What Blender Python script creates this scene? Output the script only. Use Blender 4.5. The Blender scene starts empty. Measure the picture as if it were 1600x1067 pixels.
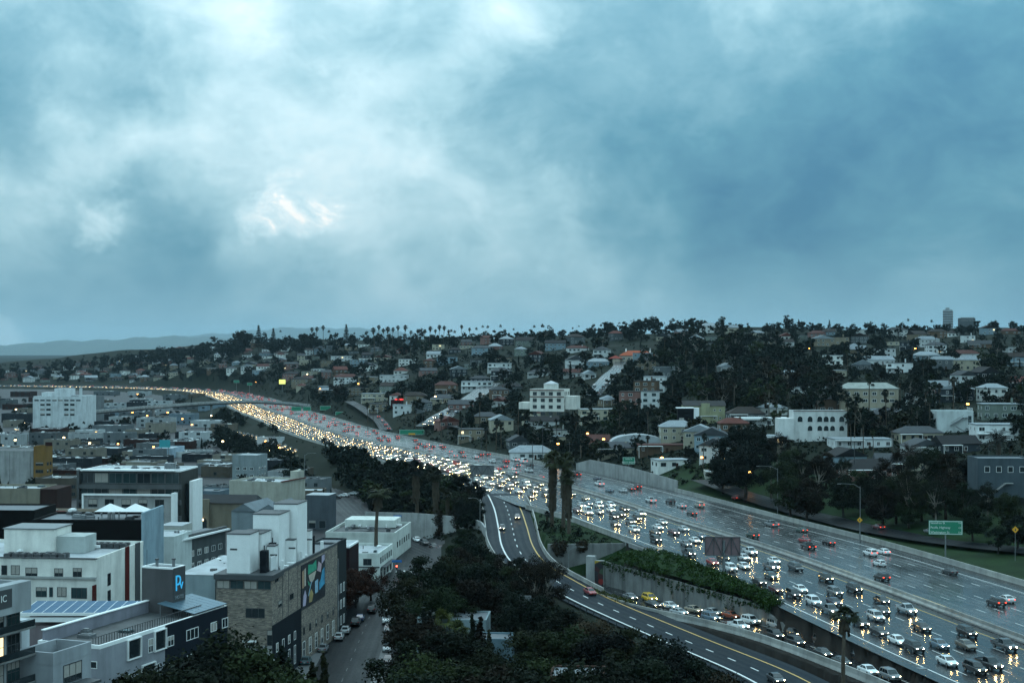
import bpy, bmesh, math, random
import numpy as np
from mathutils import Vector, Matrix, noise as mnoise
from math import radians as rad, sin, cos, pi

SC = bpy.context.scene
COL = SC.collection
rnd = random.Random(7)

# ---------------------------------------------------------------- camera
FPX, YH, HC = 2222.0, 548.0, 50.0          # focal length in photo pixels, eye level row, eye height above the freeway
cam_d = bpy.data.cameras.new('camera')
cam = bpy.data.objects.new('camera', cam_d)
COL.objects.link(cam)
cam.location = (0, 0, HC)
cam.rotation_euler = (rad(90), 0, 0)
cam_d.sensor_width = 36.0
cam_d.lens = 36.0 * FPX / 1600.0
cam_d.shift_y = (YH - 533.5) / 1600.0
cam_d.clip_start = 1.0
cam_d.clip_end = 80000.0
SC.camera = cam

# ---------------------------------------------------------------- exposure
SC.view_settings.view_transform = 'Standard'
SC.view_settings.look = 'None'
SC.view_settings.gamma = 1.0
SC.view_settings.exposure = 0.2
SC.render.engine = 'CYCLES'
try:
    SC.cycles.use_denoising = True
    SC.cycles.denoiser = 'OPENIMAGEDENOISE'
    SC.cycles.sample_clamp_indirect = 6.0
    SC.cycles.max_bounces = 3
    SC.cycles.diffuse_bounces = 1
    SC.cycles.glossy_bounces = 2
    SC.cycles.transparent_max_bounces = 3
    SC.cycles.volume_bounces = 0
    SC.cycles.caustics_reflective = False
    SC.cycles.caustics_refractive = False
except Exception as e:
    print(e)

# ---------------------------------------------------------------- node helpers
def N(nt, t, **kw):
    n = nt.nodes.new(t)
    for k, v in kw.items():
        if k.startswith('i_'):
            key = k[2:]
            key = int(key) if key.isdigit() else key.replace('_', ' ')
            n.inputs[key].default_value = v
        else:
            setattr(n, k, v)
    return n
def Lk(nt, a, b): nt.links.new(a, b)
def math_(nt, op, a, b=None, c=None, clamp=False):
    n = nt.nodes.new('ShaderNodeMath'); n.operation = op; n.use_clamp = clamp
    for i, v in enumerate((a, b, c)):
        if v is None: continue
        if isinstance(v, (int, float)): n.inputs[i].default_value = v
        else: nt.links.new(v, n.inputs[i])
    return n.outputs[0]
def ramp_(nt, fac, stops, interp='LINEAR'):
    n = nt.nodes.new('ShaderNodeValToRGB'); cr = n.color_ramp; cr.interpolation = interp
    while len(cr.elements) < len(stops): cr.elements.new(0.5)
    for e, (p, c) in zip(cr.elements, stops):
        e.position = p; e.color = (*c, 1) if len(c) == 3 else c
    nt.links.new(fac, n.inputs[0]); return n.outputs[0]
def mixc(nt, fac, a, b, blend='MIX'):
    n = nt.nodes.new('ShaderNodeMix'); n.data_type = 'RGBA'; n.blend_type = blend
    for sock, v in ((n.inputs[0], fac), (n.inputs[6], a), (n.inputs[7], b)):
        if isinstance(v, (int, float)): sock.default_value = v
        elif isinstance(v, tuple): sock.default_value = (*v, 1) if len(v) == 3 else v
        else: nt.links.new(v, sock)
    return n.outputs[2]
def maprange(nt, v, a, b, c=0.0, d=1.0, smooth=False):
    n = nt.nodes.new('ShaderNodeMapRange'); n.clamp = True
    if smooth: n.interpolation_type = 'SMOOTHSTEP'
    nt.links.new(v, n.inputs[0])
    for i, x in enumerate((a, b, c, d)): n.inputs[i + 1].default_value = x
    return n.outputs[0]

# ---------------------------------------------------------------- world: overcast dusk sky
SUN_EL, SUN_PX = 55.0, 300.0
sun_az = math.atan2(SUN_PX - 800, FPX)      # to the left of the view axis (+Y)
def pix_dir(px, py):
    v = Vector(((px - 800) / FPX, 1.0, -(py - YH) / FPX)); v.normalize(); return v
world = bpy.data.worlds.new('World'); SC.world = world; world.use_nodes = True
nt = world.node_tree; nt.nodes.clear()
out = N(nt, 'ShaderNodeOutputWorld'); bg = N(nt, 'ShaderNodeBackground')
sky = N(nt, 'ShaderNodeTexSky'); sky.sky_type = 'NISHITA'; sky.sun_disc = False
sky.sun_elevation = rad(SUN_EL); sky.sun_rotation = sun_az; sky.air_density = 1.5; sky.dust_density = 3.0; sky.ozone_density = 4.0
tc = N(nt, 'ShaderNodeTexCoord')
sep = N(nt, 'ShaderNodeSeparateXYZ'); Lk(nt, tc.outputs['Generated'], sep.inputs[0])
zc = math_(nt, 'MAXIMUM', sep.outputs[2], 0.0)
zd = math_(nt, 'ADD', zc, 0.16)
comb = N(nt, 'ShaderNodeCombineXYZ')
Lk(nt, math_(nt, 'DIVIDE', sep.outputs[0], zd), comb.inputs[0]); Lk(nt, math_(nt, 'DIVIDE', sep.outputs[1], zd), comb.inputs[1])
def cloud(scale, off, detail, rough, dist, sy=1.0, colour=False):
    mp = N(nt, 'ShaderNodeMapping'); mp.inputs['Location'].default_value = off; mp.inputs['Scale'].default_value = (scale, scale, scale * sy)
    Lk(nt, tc.outputs['Generated'], mp.inputs[0])
    n = N(nt, 'ShaderNodeTexNoise', noise_dimensions='3D'); n.inputs['Scale'].default_value = 1.0
    n.inputs['Detail'].default_value = detail; n.inputs['Roughness'].default_value = rough; n.inputs['Distortion'].default_value = dist
    Lk(nt, mp.outputs[0], n.inputs['Vector']); return n.outputs['Color' if colour else 'Fac']
mid = cloud(6.5, (7.3, 2.2, 1.9), 10.0, 0.62, 0.35, 1.8)
fine = cloud(17.0, (1.3, 9.2, 4.0), 9.0, 0.66, 0.4, 1.5)
# cloud masses: soft lobes whose outlines are torn by noise
wn = N(nt, 'ShaderNodeTexNoise', noise_dimensions='3D'); wn.inputs['Scale'].default_value = 9.0; wn.inputs['Detail'].default_value = 6.0; wn.inputs['Roughness'].default_value = 0.6
Lk(nt, tc.outputs['Generated'], wn.inputs['Vector'])
wv = N(nt, 'ShaderNodeVectorMath', operation='SUBTRACT'); Lk(nt, wn.outputs['Color'], wv.inputs[0]); wv.inputs[1].default_value = (.5, .5, .5)
ws = N(nt, 'ShaderNodeVectorMath', operation='SCALE'); Lk(nt, wv.outputs[0], ws.inputs[0]); ws.inputs['Scale'].default_value = 0.13
wd = N(nt, 'ShaderNodeVectorMath', operation='ADD'); Lk(nt, tc.outputs['Generated'], wd.inputs[0]); Lk(nt, ws.outputs[0], wd.inputs[1])
wnorm = N(nt, 'ShaderNodeVectorMath', operation='NORMALIZE'); Lk(nt, wd.outputs[0], wnorm.inputs[0])
def glow(px, py, w0, w1, warp=True):
    d = N(nt, 'ShaderNodeVectorMath', operation='DOT_PRODUCT'); Lk(nt, wnorm.outputs[0] if warp else tc.outputs['Generated'], d.inputs[0]); d.inputs[1].default_value = pix_dir(px, py)
    return maprange(nt, d.outputs['Value'], cos(rad(w1)), cos(rad(w0)), 0, 1, True)
t = math_(nt, 'ADD', 0.63, math_(nt, 'MULTIPLY', math_(nt, 'SUBTRACT', mid, 0.5), 0.62))
t = math_(nt, 'ADD', t, math_(nt, 'MULTIPLY', math_(nt, 'SUBTRACT', fine, 0.5), 0.44))
for px_, py_, w0_, w1_, a_ in [(640, 250, 0, 6.0, .12), (430, 275, 0, 7.5, .09), (320, -20, 0, 4.2, .10), (770, 20, 0, 3.2, .12), (180, 215, 0, 5, .08), (60, 95, 0, 4.5, -.18), (230, 125, 0, 3.2, -.14), (1450, 330, 1, 11, -.38), (1180, 380, 0, 5, -.12), (1050, 320, 0, 4.5, -.14), (270, 335, 0, 2.8, -.10), (660, 362, 0, 2.6, -.12), (1580, 60, 0, 6, -.18), (950, 180, 0, 7, -.20), (700, 110, 0, 4, -.12), (120, 460, 0, 6, -.20), (350, 440, 0, 5, -.10), (1250, 130, 0, 6, -.06), (10, 520, 0, 1.0, .30), (900, 300, 0, 2.0, .10), (1450, 470, 0, 3, .08), (0, 200, 0, 2.5, -.14), (520, 60, 0, 3, -.08)]:
    t = math_(nt, 'ADD', t, math_(nt, 'MULTIPLY', glow(px_, py_, w0_, w1_), a_))
# thin gaps in the cloud deck where the low sun's light comes through
gap = math_(nt, 'ADD', glow(475, 325, 0.0, 1.5), math_(nt, 'ADD', math_(nt, 'MULTIPLY', glow(420, 345, 0.0, 1.0), 0.7), math_(nt, 'MULTIPLY', glow(120, 345, 0.0, 1.2), 0.75)))
gap = math_(nt, 'MULTIPLY', gap, maprange(nt, fine, 0.40, 0.66))
t = math_(nt, 'ADD', t, math_(nt, 'MULTIPLY', gap, 0.40))
ccol = ramp_(nt, t, [(0.06, (0.045, 0.175, 0.290)), (0.28, (0.092, 0.268, 0.368)), (0.46, (0.180, 0.378, 0.470)), (0.62, (0.320, 0.535, 0.615)), (0.78, (0.50, 0.70, 0.77)), (0.92, (0.66, 0.80, 0.84)), (1.0, (0.88, 0.90, 0.88))])
# paler veil low over the land
veil = maprange(nt, sep.outputs[2], 0.0, 0.085, 1, 0, True)
ccol = mixc(nt, math_(nt, 'MULTIPLY', veil, 0.55), ccol, (0.27, 0.47, 0.56))
skyc = mixc(nt, 1.0, sky.outputs[0], (0.10, 0.10, 0.10), 'MULTIPLY')
ccol = mixc(nt, 0.96, skyc, ccol)
# overcast sky brightens towards the zenith (standard overcast law: 1 + 2 sin of the elevation)
ccol = mixc(nt, 1.0, ccol, math_(nt, 'MULTIPLY', math_(nt, 'ADD', 1.0, math_(nt, 'MULTIPLY', zc, 2.0)), 0.87), 'MULTIPLY')
low = maprange(nt, sep.outputs[2], -0.25, 0.0, 0.15, 1.0)
ccol = mixc(nt, 1.0, ccol, low, 'MULTIPLY')
Lk(nt, ccol, bg.inputs[0]); bg.inputs[1].default_value = 1.0
Lk(nt, bg.outputs[0], out.inputs[0])

# ---------------------------------------------------------------- sun (veiled)
sd = bpy.data.lights.new('sun', 'SUN'); sd.energy = 0.5; sd.angle = rad(30); sd.color = (0.85, 0.94, 1.0)
sun = bpy.data.objects.new('sun', sd); COL.objects.link(sun)
sdir = Vector((sin(sun_az) * cos(rad(SUN_EL)), cos(sun_az) * cos(rad(SUN_EL)), sin(rad(SUN_EL))))
sun.rotation_euler = sdir.to_track_quat('Z', 'Y').to_euler()
world.cycles.sampling_method = 'MANUAL'; world.cycles.sample_map_resolution = 256
SC.cycles.use_adaptive_sampling = True; SC.cycles.adaptive_threshold = 0.03

# ---------------------------------------------------------------- materials
MATS = {}
def mat(name, color=(0.5, 0.5, 0.5), rough=0.7, var=0.15, scale=0.6, objcol=False, spec=0.5, metal=0.0, bump=0.0, emit=None, es=0.0, rand=0.0, streak=0.0, coat=0.0, bscale=None, deep=False):
    """one procedural material: base colour (or the object's own colour), blotchy noise, optional vertical streaks and fine relief"""
    if name in MATS: return MATS[name]
    m = bpy.data.materials.new(name); m.use_nodes = True; nt = m.node_tree
    b = nt.nodes['Principled BSDF']
    if objcol:
        oi = N(nt, 'ShaderNodeObjectInfo'); c = oi.outputs['Color']
        if deep: gm_ = N(nt, 'ShaderNodeGamma'); gm_.inputs[1].default_value = 1.4; Lk(nt, c, gm_.inputs[0]); c = mixc(nt, 1.0, gm_.outputs[0], (1.14, 1.14, 1.14), 'MULTIPLY')
    else:
        r = N(nt, 'ShaderNodeRGB'); r.outputs[0].default_value = (*color, 1); c = r.outputs[0]
    tc = N(nt, 'ShaderNodeTexCoord')
    if var > 0:
        n = N(nt, 'ShaderNodeTexNoise'); n.inputs['Scale'].default_value = scale; n.inputs['Detail'].default_value = 6; n.inputs['Roughness'].default_value = 0.65
        Lk(nt, tc.outputs['Object'], n.inputs['Vector'])
        c = mixc(nt, 1.0, c, ramp_(nt, n.outputs['Fac'], [(0.25, (1 - var,) * 3), (0.75, (1 + var * 0.6,) * 3)]), 'MULTIPLY')
    if streak > 0:
        mp = N(nt, 'ShaderNodeMapping'); mp.inputs['Scale'].default_value = (0.55, 0.55, 0.09); Lk(nt, tc.outputs['Object'], mp.inputs[0])
        n = N(nt, 'ShaderNodeTexNoise'); n.inputs['Scale'].default_value = 1.0; n.inputs['Detail'].default_value = 5; Lk(nt, mp.outputs[0], n.inputs['Vector'])
        c = mixc(nt, 1.0, c, ramp_(nt, n.outputs['Fac'], [(0.30, (1 - streak,) * 3), (0.55, (1.0,) * 3)]), 'MULTIPLY')
    if rand > 0:
        oi2 = N(nt, 'ShaderNodeObjectInfo')
        c = mixc(nt, 1.0, c, ramp_(nt, oi2.outputs['Random'], [(0, (1 - rand, 1 - rand, 1 - rand)), (0.5, (1.0, 1.0, 1.0)), (1, (1 + rand, 1 + rand * 0.8, 1 + rand * 0.4))]), 'MULTIPLY')
    Lk(nt, c, b.inputs['Base Color'])
    b.inputs['Roughness'].default_value = rough; b.inputs['Metallic'].default_value = metal
    b.inputs['Specular IOR Level'].default_value = spec
    if coat: b.inputs['Coat Weight'].default_value = coat; b.inputs['Coat Roughness'].default_value = 0.08
    if bump > 0:
        n = N(nt, 'ShaderNodeTexNoise'); n.inputs['Scale'].default_value = bscale or scale * 8; n.inputs['Detail'].default_value = 4
        Lk(nt, tc.outputs['Object'], n.inputs['Vector'])
        bp = N(nt, 'ShaderNodeBump'); bp.inputs['Strength'].default_value = bump; bp.inputs['Distance'].default_value = 0.1
        Lk(nt, n.outputs['Fac'], bp.inputs['Height']); Lk(nt, bp.outputs[0], b.inputs['Normal'])
    if emit:
        b.inputs['Emission Color'].default_value = (*emit, 1); b.inputs['Emission Strength'].default_value = es
    MATS[name] = m; return m

mat('wall', objcol=True, rough=0.85, var=0.22, scale=0.22, streak=0.22, spec=0.2, deep=True)
mat('roof', objcol=True, rough=0.75, var=0.3, scale=0.4, spec=0.25, bump=0.2, deep=True)
mat('white_roof', (0.38, 0.41, 0.43), 0.5, 0.4, 0.22, spec=0.4)
mat('stained_wall', (0.20, 0.205, 0.20), 0.8, 0.45, 0.2, streak=0.5, bump=0.2)
mat('grey_roof', (0.10, 0.115, 0.13), 0.5, 0.25, 0.3)
mat('trim_white', (0.86, 0.87, 0.86), 0.6, 0.08, streak=0.06)
mat('trim_dark', (0.05, 0.055, 0.06), 0.6, 0.1)
mat('metal_dark', (0.045, 0.05, 0.055), 0.45, 0.2, spec=0.5)
mat('metal_grey', (0.20, 0.215, 0.225), 0.4, 0.2, metal=0.5)
mat('glass', (0.018, 0.026, 0.030), 0.08, 0.0, spec=0.6)
mat('glass_teal', (0.025, 0.05, 0.055), 0.12, 0.3, 0.4, spec=0.6)
mat('glass_lit', (0.2, 0.16, 0.1), 0.2, 0.0, emit=(1.0, 0.78, 0.42), es=1.6)
mat('curtain', (0.35, 0.33, 0.30), 0.8, 0.2, 2.0)
mat('concrete', (0.33, 0.335, 0.33), 0.75, 0.30, 0.25, streak=0.35, bump=0.15)
mat('concrete_dark', (0.07, 0.075, 0.078), 0.7, 0.35, 0.3, streak=0.3)
mat('barrier', (0.36, 0.36, 0.345), 0.65, 0.4, 0.12, streak=0.3, rand=0.12)
mat('paint_white_line', (0.72, 0.72, 0.70), 0.35, 0.25, 0.8)
mat('paint_worn', (0.16, 0.165, 0.165), 0.5, 0.5, 0.8)
mat('soil', (0.020, 0.018, 0.016), 0.9, 0.5, 0.3, spec=0.1, bump=0.5)
mat('headlight_mid', (0.8, 0.8, 0.75), 0.2, 0.0, emit=(1.0, 0.62, 0.20), es=3.2)
mat('headlight_strong', (0.8, 0.8, 0.75), 0.2, 0.0, emit=(1.0, 0.74, 0.36), es=17.0)
mat('paint_yellow_line', (0.62, 0.36, 0.06), 0.4, 0.25, 0.8)
mat('car_paint', objcol=True, rough=0.28, var=0.05, scale=2.0, spec=0.5, coat=0.35)
mat('car_glass', (0.012, 0.018, 0.020), 0.05, 0.0, spec=0.7)
mat('tyre', (0.015, 0.015, 0.016), 0.7, 0.1)
mat('rim', (0.28, 0.29, 0.30), 0.35, 0.1, metal=0.7)
mat('car_black', (0.015, 0.016, 0.017), 0.5, 0.1)
mat('headlight_on', (0.8, 0.8, 0.75), 0.2, 0.0, emit=(1.0, 0.64, 0.24), es=280.0)
mat('headlight_far', (0.8, 0.8, 0.75), 0.2, 0.0, emit=(1.0, 0.66, 0.24), es=6.5)
mat('headlight_off', (0.55, 0.56, 0.56), 0.12, 0.0, spec=0.8)
mat('tail_on', (0.35, 0.01, 0.008), 0.3, 0.0, emit=(1.0, 0.07, 0.03), es=2.6)
mat('tail_off', (0.28, 0.012, 0.01), 0.25, 0.0)
mat('plate', (0.6, 0.6, 0.58), 0.5, 0.1)
mat('leaf', objcol=True, rough=0.7, var=0.6, scale=0.33, spec=0.06, rand=0.5)
mat('frond', objcol=True, rough=0.6, var=0.4, scale=0.5, spec=0.10, rand=0.2)
mat('bark', objcol=True, rough=0.9, var=0.35, scale=1.2, bump=0.5, spec=0.2)
mat('sign_green', (0.012, 0.20, 0.115), 0.45, 0.08)
mat('sign_blue', (0.02, 0.14, 0.40), 0.45, 0.08)
mat('sign_teal', (0.03, 0.30, 0.34), 0.45, 0.15)
mat('sign_yellow', (0.75, 0.36, 0.02), 0.45, 0.08)
mat('sign_white', (0.75, 0.78, 0.76), 0.45, 0.05)
mat('sign_back', (0.20, 0.21, 0.22), 0.5, 0.15, metal=0.3)
mat('lamp_orange', (0.8, 0.5, 0.2), 0.4, 0.0, emit=(1.0, 0.42, 0.08), es=12.0)
mat('lamp_red', (0.8, 0.1, 0.1), 0.4, 0.0, emit=(1.0, 0.06, 0.03), es=18.0)
mat('lamp_green', (0.1, 0.8, 0.5), 0.4, 0.0, emit=(0.05, 1.0, 0.6), es=9.0)
mat('lamp_warm', (0.8, 0.7, 0.5), 0.4, 0.0, emit=(1.0, 0.72, 0.32), es=14.0)
mat('solar', (0.030, 0.10, 0.18), 0.45, 0.15, 1.0, spec=0.2)
mat('tarp_blue', (0.02, 0.12, 0.55), 0.5, 0.2)
mat('canvas', (0.70, 0.72, 0.72), 0.7, 0.1)

def wet_road(name, base, var, r0, r1, spec=0.5, slabs=False):
    """rain-wet paving: colour and gloss vary in long streaks along the lanes (UV in metres: u across, v along)"""
    m = bpy.data.materials.new(name); m.use_nodes = True; nt = m.node_tree; b = nt.nodes['Principled BSDF']
    uv = N(nt, 'ShaderNodeUVMap'); sp = N(nt, 'ShaderNodeSeparateXYZ'); Lk(nt, uv.outputs[0], sp.inputs[0])
    def nz(sx, sy, sc, det=5, off=0.0):
        mp = N(nt, 'ShaderNodeMapping'); mp.inputs['Scale'].default_value = (sx, sy, 1); mp.inputs['Location'].default_value = (off, off, 0); Lk(nt, uv.outputs[0], mp.inputs[0])
        n = N(nt, 'ShaderNodeTexNoise'); n.inputs['Scale'].default_value = sc; n.inputs['Detail'].default_value = det; n.inputs['Roughness'].default_value = 0.62
        Lk(nt, mp.outputs[0], n.inputs['Vector']); return n.outputs['Fac']
    a = nz(0.55, 0.014, 1.0); c2 = nz(0.12, 0.05, 1.0, 7, 3.0); f = nz(2.0, 1.2, 1.0, 4, 9.0)
    k = math_(nt, 'ADD', math_(nt, 'MULTIPLY', a, 0.5), math_(nt, 'MULTIPLY', c2, 0.5))
    # tyre tracks: two darker, smoother bands in each lane
    tr = math_(nt, 'ABSOLUTE', math_(nt, 'SINE', math_(nt, 'MULTIPLY', math_(nt, 'SUBTRACT', sp.outputs[0], 4.0), pi / 1.83))); tr = math_(nt, 'MULTIPLY', maprange(nt, tr, 0.55, 1.0), maprange(nt, a, 0.3, 0.6))
    col = mixc(nt, maprange(nt, k, 0.36, 0.64), tuple(x * (1 - var) for x in base), tuple(x * (1 + var) for x in base))
    col = mixc(nt, math_(nt, 'MULTIPLY', tr, 0.35), col, tuple(x * 0.35 for x in base))
    col = mixc(nt, 1.0, col, ramp_(nt, f, [(0.3, (0.85,) * 3), (0.7, (1.12,) * 3)]), 'MULTIPLY')
    if slabs:       # slab joints every 4.6 m, some slabs recast in a different tone
        fr = math_(nt, 'FRACT', math_(nt, 'DIVIDE', sp.outputs[1], 4.6)); jl = math_(nt, 'LESS_THAN', fr, 0.02)
        wn = N(nt, 'ShaderNodeTexWhiteNoise'); wn.noise_dimensions = '2D'; cb = N(nt, 'ShaderNodeCombineXYZ'); Lk(nt, math_(nt, 'FLOOR', math_(nt, 'DIVIDE', math_(nt, 'SUBTRACT', sp.outputs[0], 4.0), 3.66)), cb.inputs[0]); Lk(nt, math_(nt, 'FLOOR', math_(nt, 'DIVIDE', sp.outputs[1], 4.6)), cb.inputs[1]); Lk(nt, cb.outputs[0], wn.inputs[0])
        col = mixc(nt, 1.0, col, ramp_(nt, wn.outputs['Value'], [(0.0, (0.8,) * 3), (0.85, (1.1,) * 3), (1.0, (1.5,) * 3)]), 'MULTIPLY'); col = mixc(nt, jl, col, tuple(x * 0.3 for x in base))
    Lk(nt, col, b.inputs['Base Color'])
    ro = maprange(nt, math_(nt, 'ADD', math_(nt, 'MULTIPLY', k, 0.75), math_(nt, 'MULTIPLY', f, 0.25)), 0.36, 0.64, r0, r1)
    Lk(nt, math_(nt, 'SUBTRACT', ro, math_(nt, 'MULTIPLY', tr, (r1 - r0) * 0.35)), b.inputs['Roughness'])
    b.inputs['Specular IOR Level'].default_value = spec
    bp = N(nt, 'ShaderNodeBump'); bp.inputs['Strength'].default_value = 0.05; bp.inputs['Distance'].default_value = 0.02
    Lk(nt, nz(6, 3, 1.0, 3, 5.0), bp.inputs['Height']); Lk(nt, bp.outputs[0], b.inputs['Normal'])
    MATS[name] = m; return m
wet_road('wet_asphalt', (0.011, 0.013, 0.015), 0.45, 0.17, 0.36, 0.30)
wet_road('wet_concrete', (0.050, 0.054, 0.056), 0.40, 0.15, 0.36, 0.5, True)
wet_road('ramp_asphalt', (0.006, 0.011, 0.017), 0.45, 0.38, 0.60, 0.05)
wet_road('street_asphalt', (0.007, 0.009, 0.011), 0.45, 0.34, 0.62, 0.12)

def ground_material():
    m = bpy.data.materials.new('ground_cover'); m.use_nodes = True; nt = m.node_tree; b = nt.nodes['Principled BSDF']
    tc = N(nt, 'ShaderNodeTexCoord')
    def nz(s, d=6):
        n = N(nt, 'ShaderNodeTexNoise'); n.inputs['Scale'].default_value = s; n.inputs['Detail'].default_value = d; n.inputs['Roughness'].default_value = 0.65; Lk(nt, tc.outputs['Object'], n.inputs['Vector']); return n.outputs['Fac']
    c = ramp_(nt, nz(0.02), [(0.3, (0.005, 0.009, 0.006)), (0.5, (0.008, 0.013, 0.007)), (0.64, (0.017, 0.018, 0.012)), (0.8, (0.036, 0.034, 0.029))])
    c = mixc(nt, 1.0, c, ramp_(nt, nz(0.4), [(0.3, (0.6,) * 3), (0.7, (1.25,) * 3)]), 'MULTIPLY')
    Lk(nt, c, b.inputs['Base Color']); b.inputs['Roughness'].default_value = 0.9; b.inputs['Specular IOR Level'].default_value = 0.1
    MATS['ground_cover'] = m
ground_material()
mat('grass', (0.012, 0.030, 0.009), 0.85, 0.65, 0.12, bump=0.4, spec=0.1)
mat('city_ground', (0.018, 0.020, 0.023), 0.6, 0.6, 0.05, spec=0.25)
mat('sidewalk', (0.11, 0.112, 0.115), 0.6, 0.25, 0.3)
mat('ridge', (0.05, 0.065, 0.05), 0.9, 0.4, 0.004)

# brick facade (single bricks are below picking size in the photograph)
def brick_material():
    m = bpy.data.materials.new('long_brick'); m.use_nodes = True; nt = m.node_tree; b = nt.nodes['Principled BSDF']
    tc = N(nt, 'ShaderNodeTexCoord'); sp = N(nt, 'ShaderNodeSeparateXYZ'); Lk(nt, tc.outputs['Object'], sp.inputs[0])
    cb = N(nt, 'ShaderNodeCombineXYZ'); Lk(nt, math_(nt, 'ADD', sp.outputs[0], sp.outputs[1]), cb.inputs[0]); Lk(nt, sp.outputs[2], cb.inputs[1])
    br = N(nt, 'ShaderNodeTexBrick'); Lk(nt, cb.outputs[0], br.inputs['Vector'])
    br.inputs['Color1'].default_value = (0.30, 0.25, 0.20, 1); br.inputs['Color2'].default_value = (0.10, 0.085, 0.075, 1); br.inputs['Mortar'].default_value = (0.14, 0.13, 0.12, 1)
    br.inputs['Scale'].default_value = 1.0; br.inputs['Brick Width'].default_value = 0.62; br.inputs['Row Height'].default_value = 0.16; br.inputs['Mortar Size'].default_value = 0.012; br.inputs['Bias'].default_value = -0.1
    n = N(nt, 'ShaderNodeTexNoise'); n.inputs['Scale'].default_value = 0.7; n.inputs['Detail'].default_value = 5; Lk(nt, tc.outputs['Object'], n.inputs['Vector'])
    c = mixc(nt, 1.0, br.outputs['Color'], ramp_(nt, n.outputs['Fac'], [(0.3, (0.75,) * 3), (0.7, (1.25,) * 3)]), 'MULTIPLY')
    Lk(nt, c, b.inputs['Base Color']); b.inputs['Roughness'].default_value = 0.85
    bp = N(nt, 'ShaderNodeBump'); bp.inputs['Strength'].default_value = 0.5; bp.inputs['Distance'].default_value = 0.03; Lk(nt, br.outputs['Fac'], bp.inputs['Height']); bp.invert = True; Lk(nt, bp.outputs[0], b.inputs['Normal'])
    MATS['long_brick'] = m
brick_material()
M = MATS

# ---------------------------------------------------------------- mesh builder
class MB:
    def __init__(s): s.v = []; s.f = []; s.m = []; s.uv = None
    def poly(s, pts, mi=0):
        i = len(s.v); s.v += [tuple(p) for p in pts]; s.f.append(tuple(range(i, i + len(pts)))); s.m.append(mi); return s
    def quadgrid(s, rows, mi=0, closed=False, cap=False):
        i = len(s.v); n = len(rows[0])
        for r in rows: s.v += [tuple(p) for p in r]
        for a in range(len(rows) - 1):
            for b in range(n if closed else n - 1):
                c = (b + 1) % n
                s.f.append((i + a * n + b, i + a * n + c, i + (a + 1) * n + c, i + (a + 1) * n + b)); s.m.append(mi)
        if cap:
            s.f.append(tuple(i + b for b in range(n - 1, -1, -1))); s.m.append(mi)
            k = i + (len(rows) - 1) * n; s.f.append(tuple(k + b for b in range(n))); s.m.append(mi)
        return s
    def box(s, x0, x1, y0, y1, z0, z1, mi=0, top=None):
        i = len(s.v)
        s.v += [(x0, y0, z0), (x1, y0, z0), (x1, y1, z0), (x0, y1, z0), (x0, y0, z1), (x1, y0, z1), (x1, y1, z1), (x0, y1, z1)]
        fs = [(0, 3, 2, 1), (4, 5, 6, 7), (0, 1, 5, 4), (1, 2, 6, 5), (2, 3, 7, 6), (3, 0, 4, 7)]
        for k, q in enumerate(fs):
            s.f.append(tuple(i + a for a in q)); s.m.append(top if (top is not None and k == 1) else mi)
        return s
    def tube(s, pts, radii, n=6, mi=0, cap=True):
        rows = []
        for k, p in enumerate(pts):
            p = Vector(p); a = Vector(pts[max(k - 1, 0)]); b = Vector(pts[min(k + 1, len(pts) - 1)])
            d = (b - a).normalized() if (b - a).length > 1e-6 else Vector((0, 0, 1))
            u = d.cross(Vector((0.13, 0.91, 0.4))).normalized(); w = d.cross(u); r = radii[k] if hasattr(radii, '__len__') else radii
            rows.append([tuple(p + u * (r * cos(2 * pi * j / n)) + w * (r * sin(2 * pi * j / n))) for j in range(n)])
        return s.quadgrid(rows, mi, True, cap)
    def mesh(s, name, mats, smooth=False):
        me = bpy.data.meshes.new(name); me.from_pydata(s.v, [], s.f)
        for m in mats: me.materials.append(M[m] if isinstance(m, str) else m)
        if len(mats) > 1: me.polygons.foreach_set('material_index', s.m)
        if smooth: me.polygons.foreach_set('use_smooth', [True] * len(me.polygons))
        if s.uv is not None:
            l = me.uv_layers.new(name='UVMap'); vi = np.empty(len(me.loops), dtype=np.int32); me.loops.foreach_get('vertex_index', vi)
            l.data.foreach_set('uv', np.asarray(s.uv, dtype=np.float32)[vi].ravel())
        me.update(); return me
    def build(s, name, mats, parent=None, loc=None, color=None, smooth=False):
        if isinstance(mats, str): mats = [mats]
        return put(name, s.mesh(name, mats, smooth), parent, loc, color=color)
def np_mesh(name, verts, faces, mats, midx=None, smooth=False):
    """verts (n,3), faces (m,k) numpy -> mesh, fast"""
    me = bpy.data.meshes.new(name); k = faces.shape[1]
    me.vertices.add(len(verts)); me.vertices.foreach_set('co', np.asarray(verts, np.float32).ravel())
    me.loops.add(faces.size); me.loops.foreach_set('vertex_index', faces.astype(np.int32).ravel())
    me.polygons.add(len(faces)); me.polygons.foreach_set('loop_start', np.arange(0, faces.size, k, dtype=np.int32))
    for m in mats: me.materials.append(M[m])
    if midx is not None: me.polygons.foreach_set('material_index', midx.astype(np.int32))
    if smooth: me.polygons.foreach_set('use_smooth', np.ones(len(faces), dtype=bool))
    me.update(calc_edges=True); return me
def put(name, me, parent=None, loc=None, rot=None, scale=None, color=None):
    o = bpy.data.objects.new(name, me); COL.objects.link(o)
    if parent is not None: o.parent = parent
    if loc is not None: o.location = loc
    if rot is not None: o.rotation_euler = rot if hasattr(rot, '__len__') else (0, 0, rot)
    if scale is not None: o.scale = scale if hasattr(scale, '__len__') else (scale,) * 3
    if color is not None: o.color = (*color, 1)
    return o
def tag(o, label, cat, group=None):
    o['label'] = label; o['category'] = cat
    if group: o['group'] = group
    return o
def empty(name, loc, rz=0.0): return put(name, None, None, loc, rz)
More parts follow.
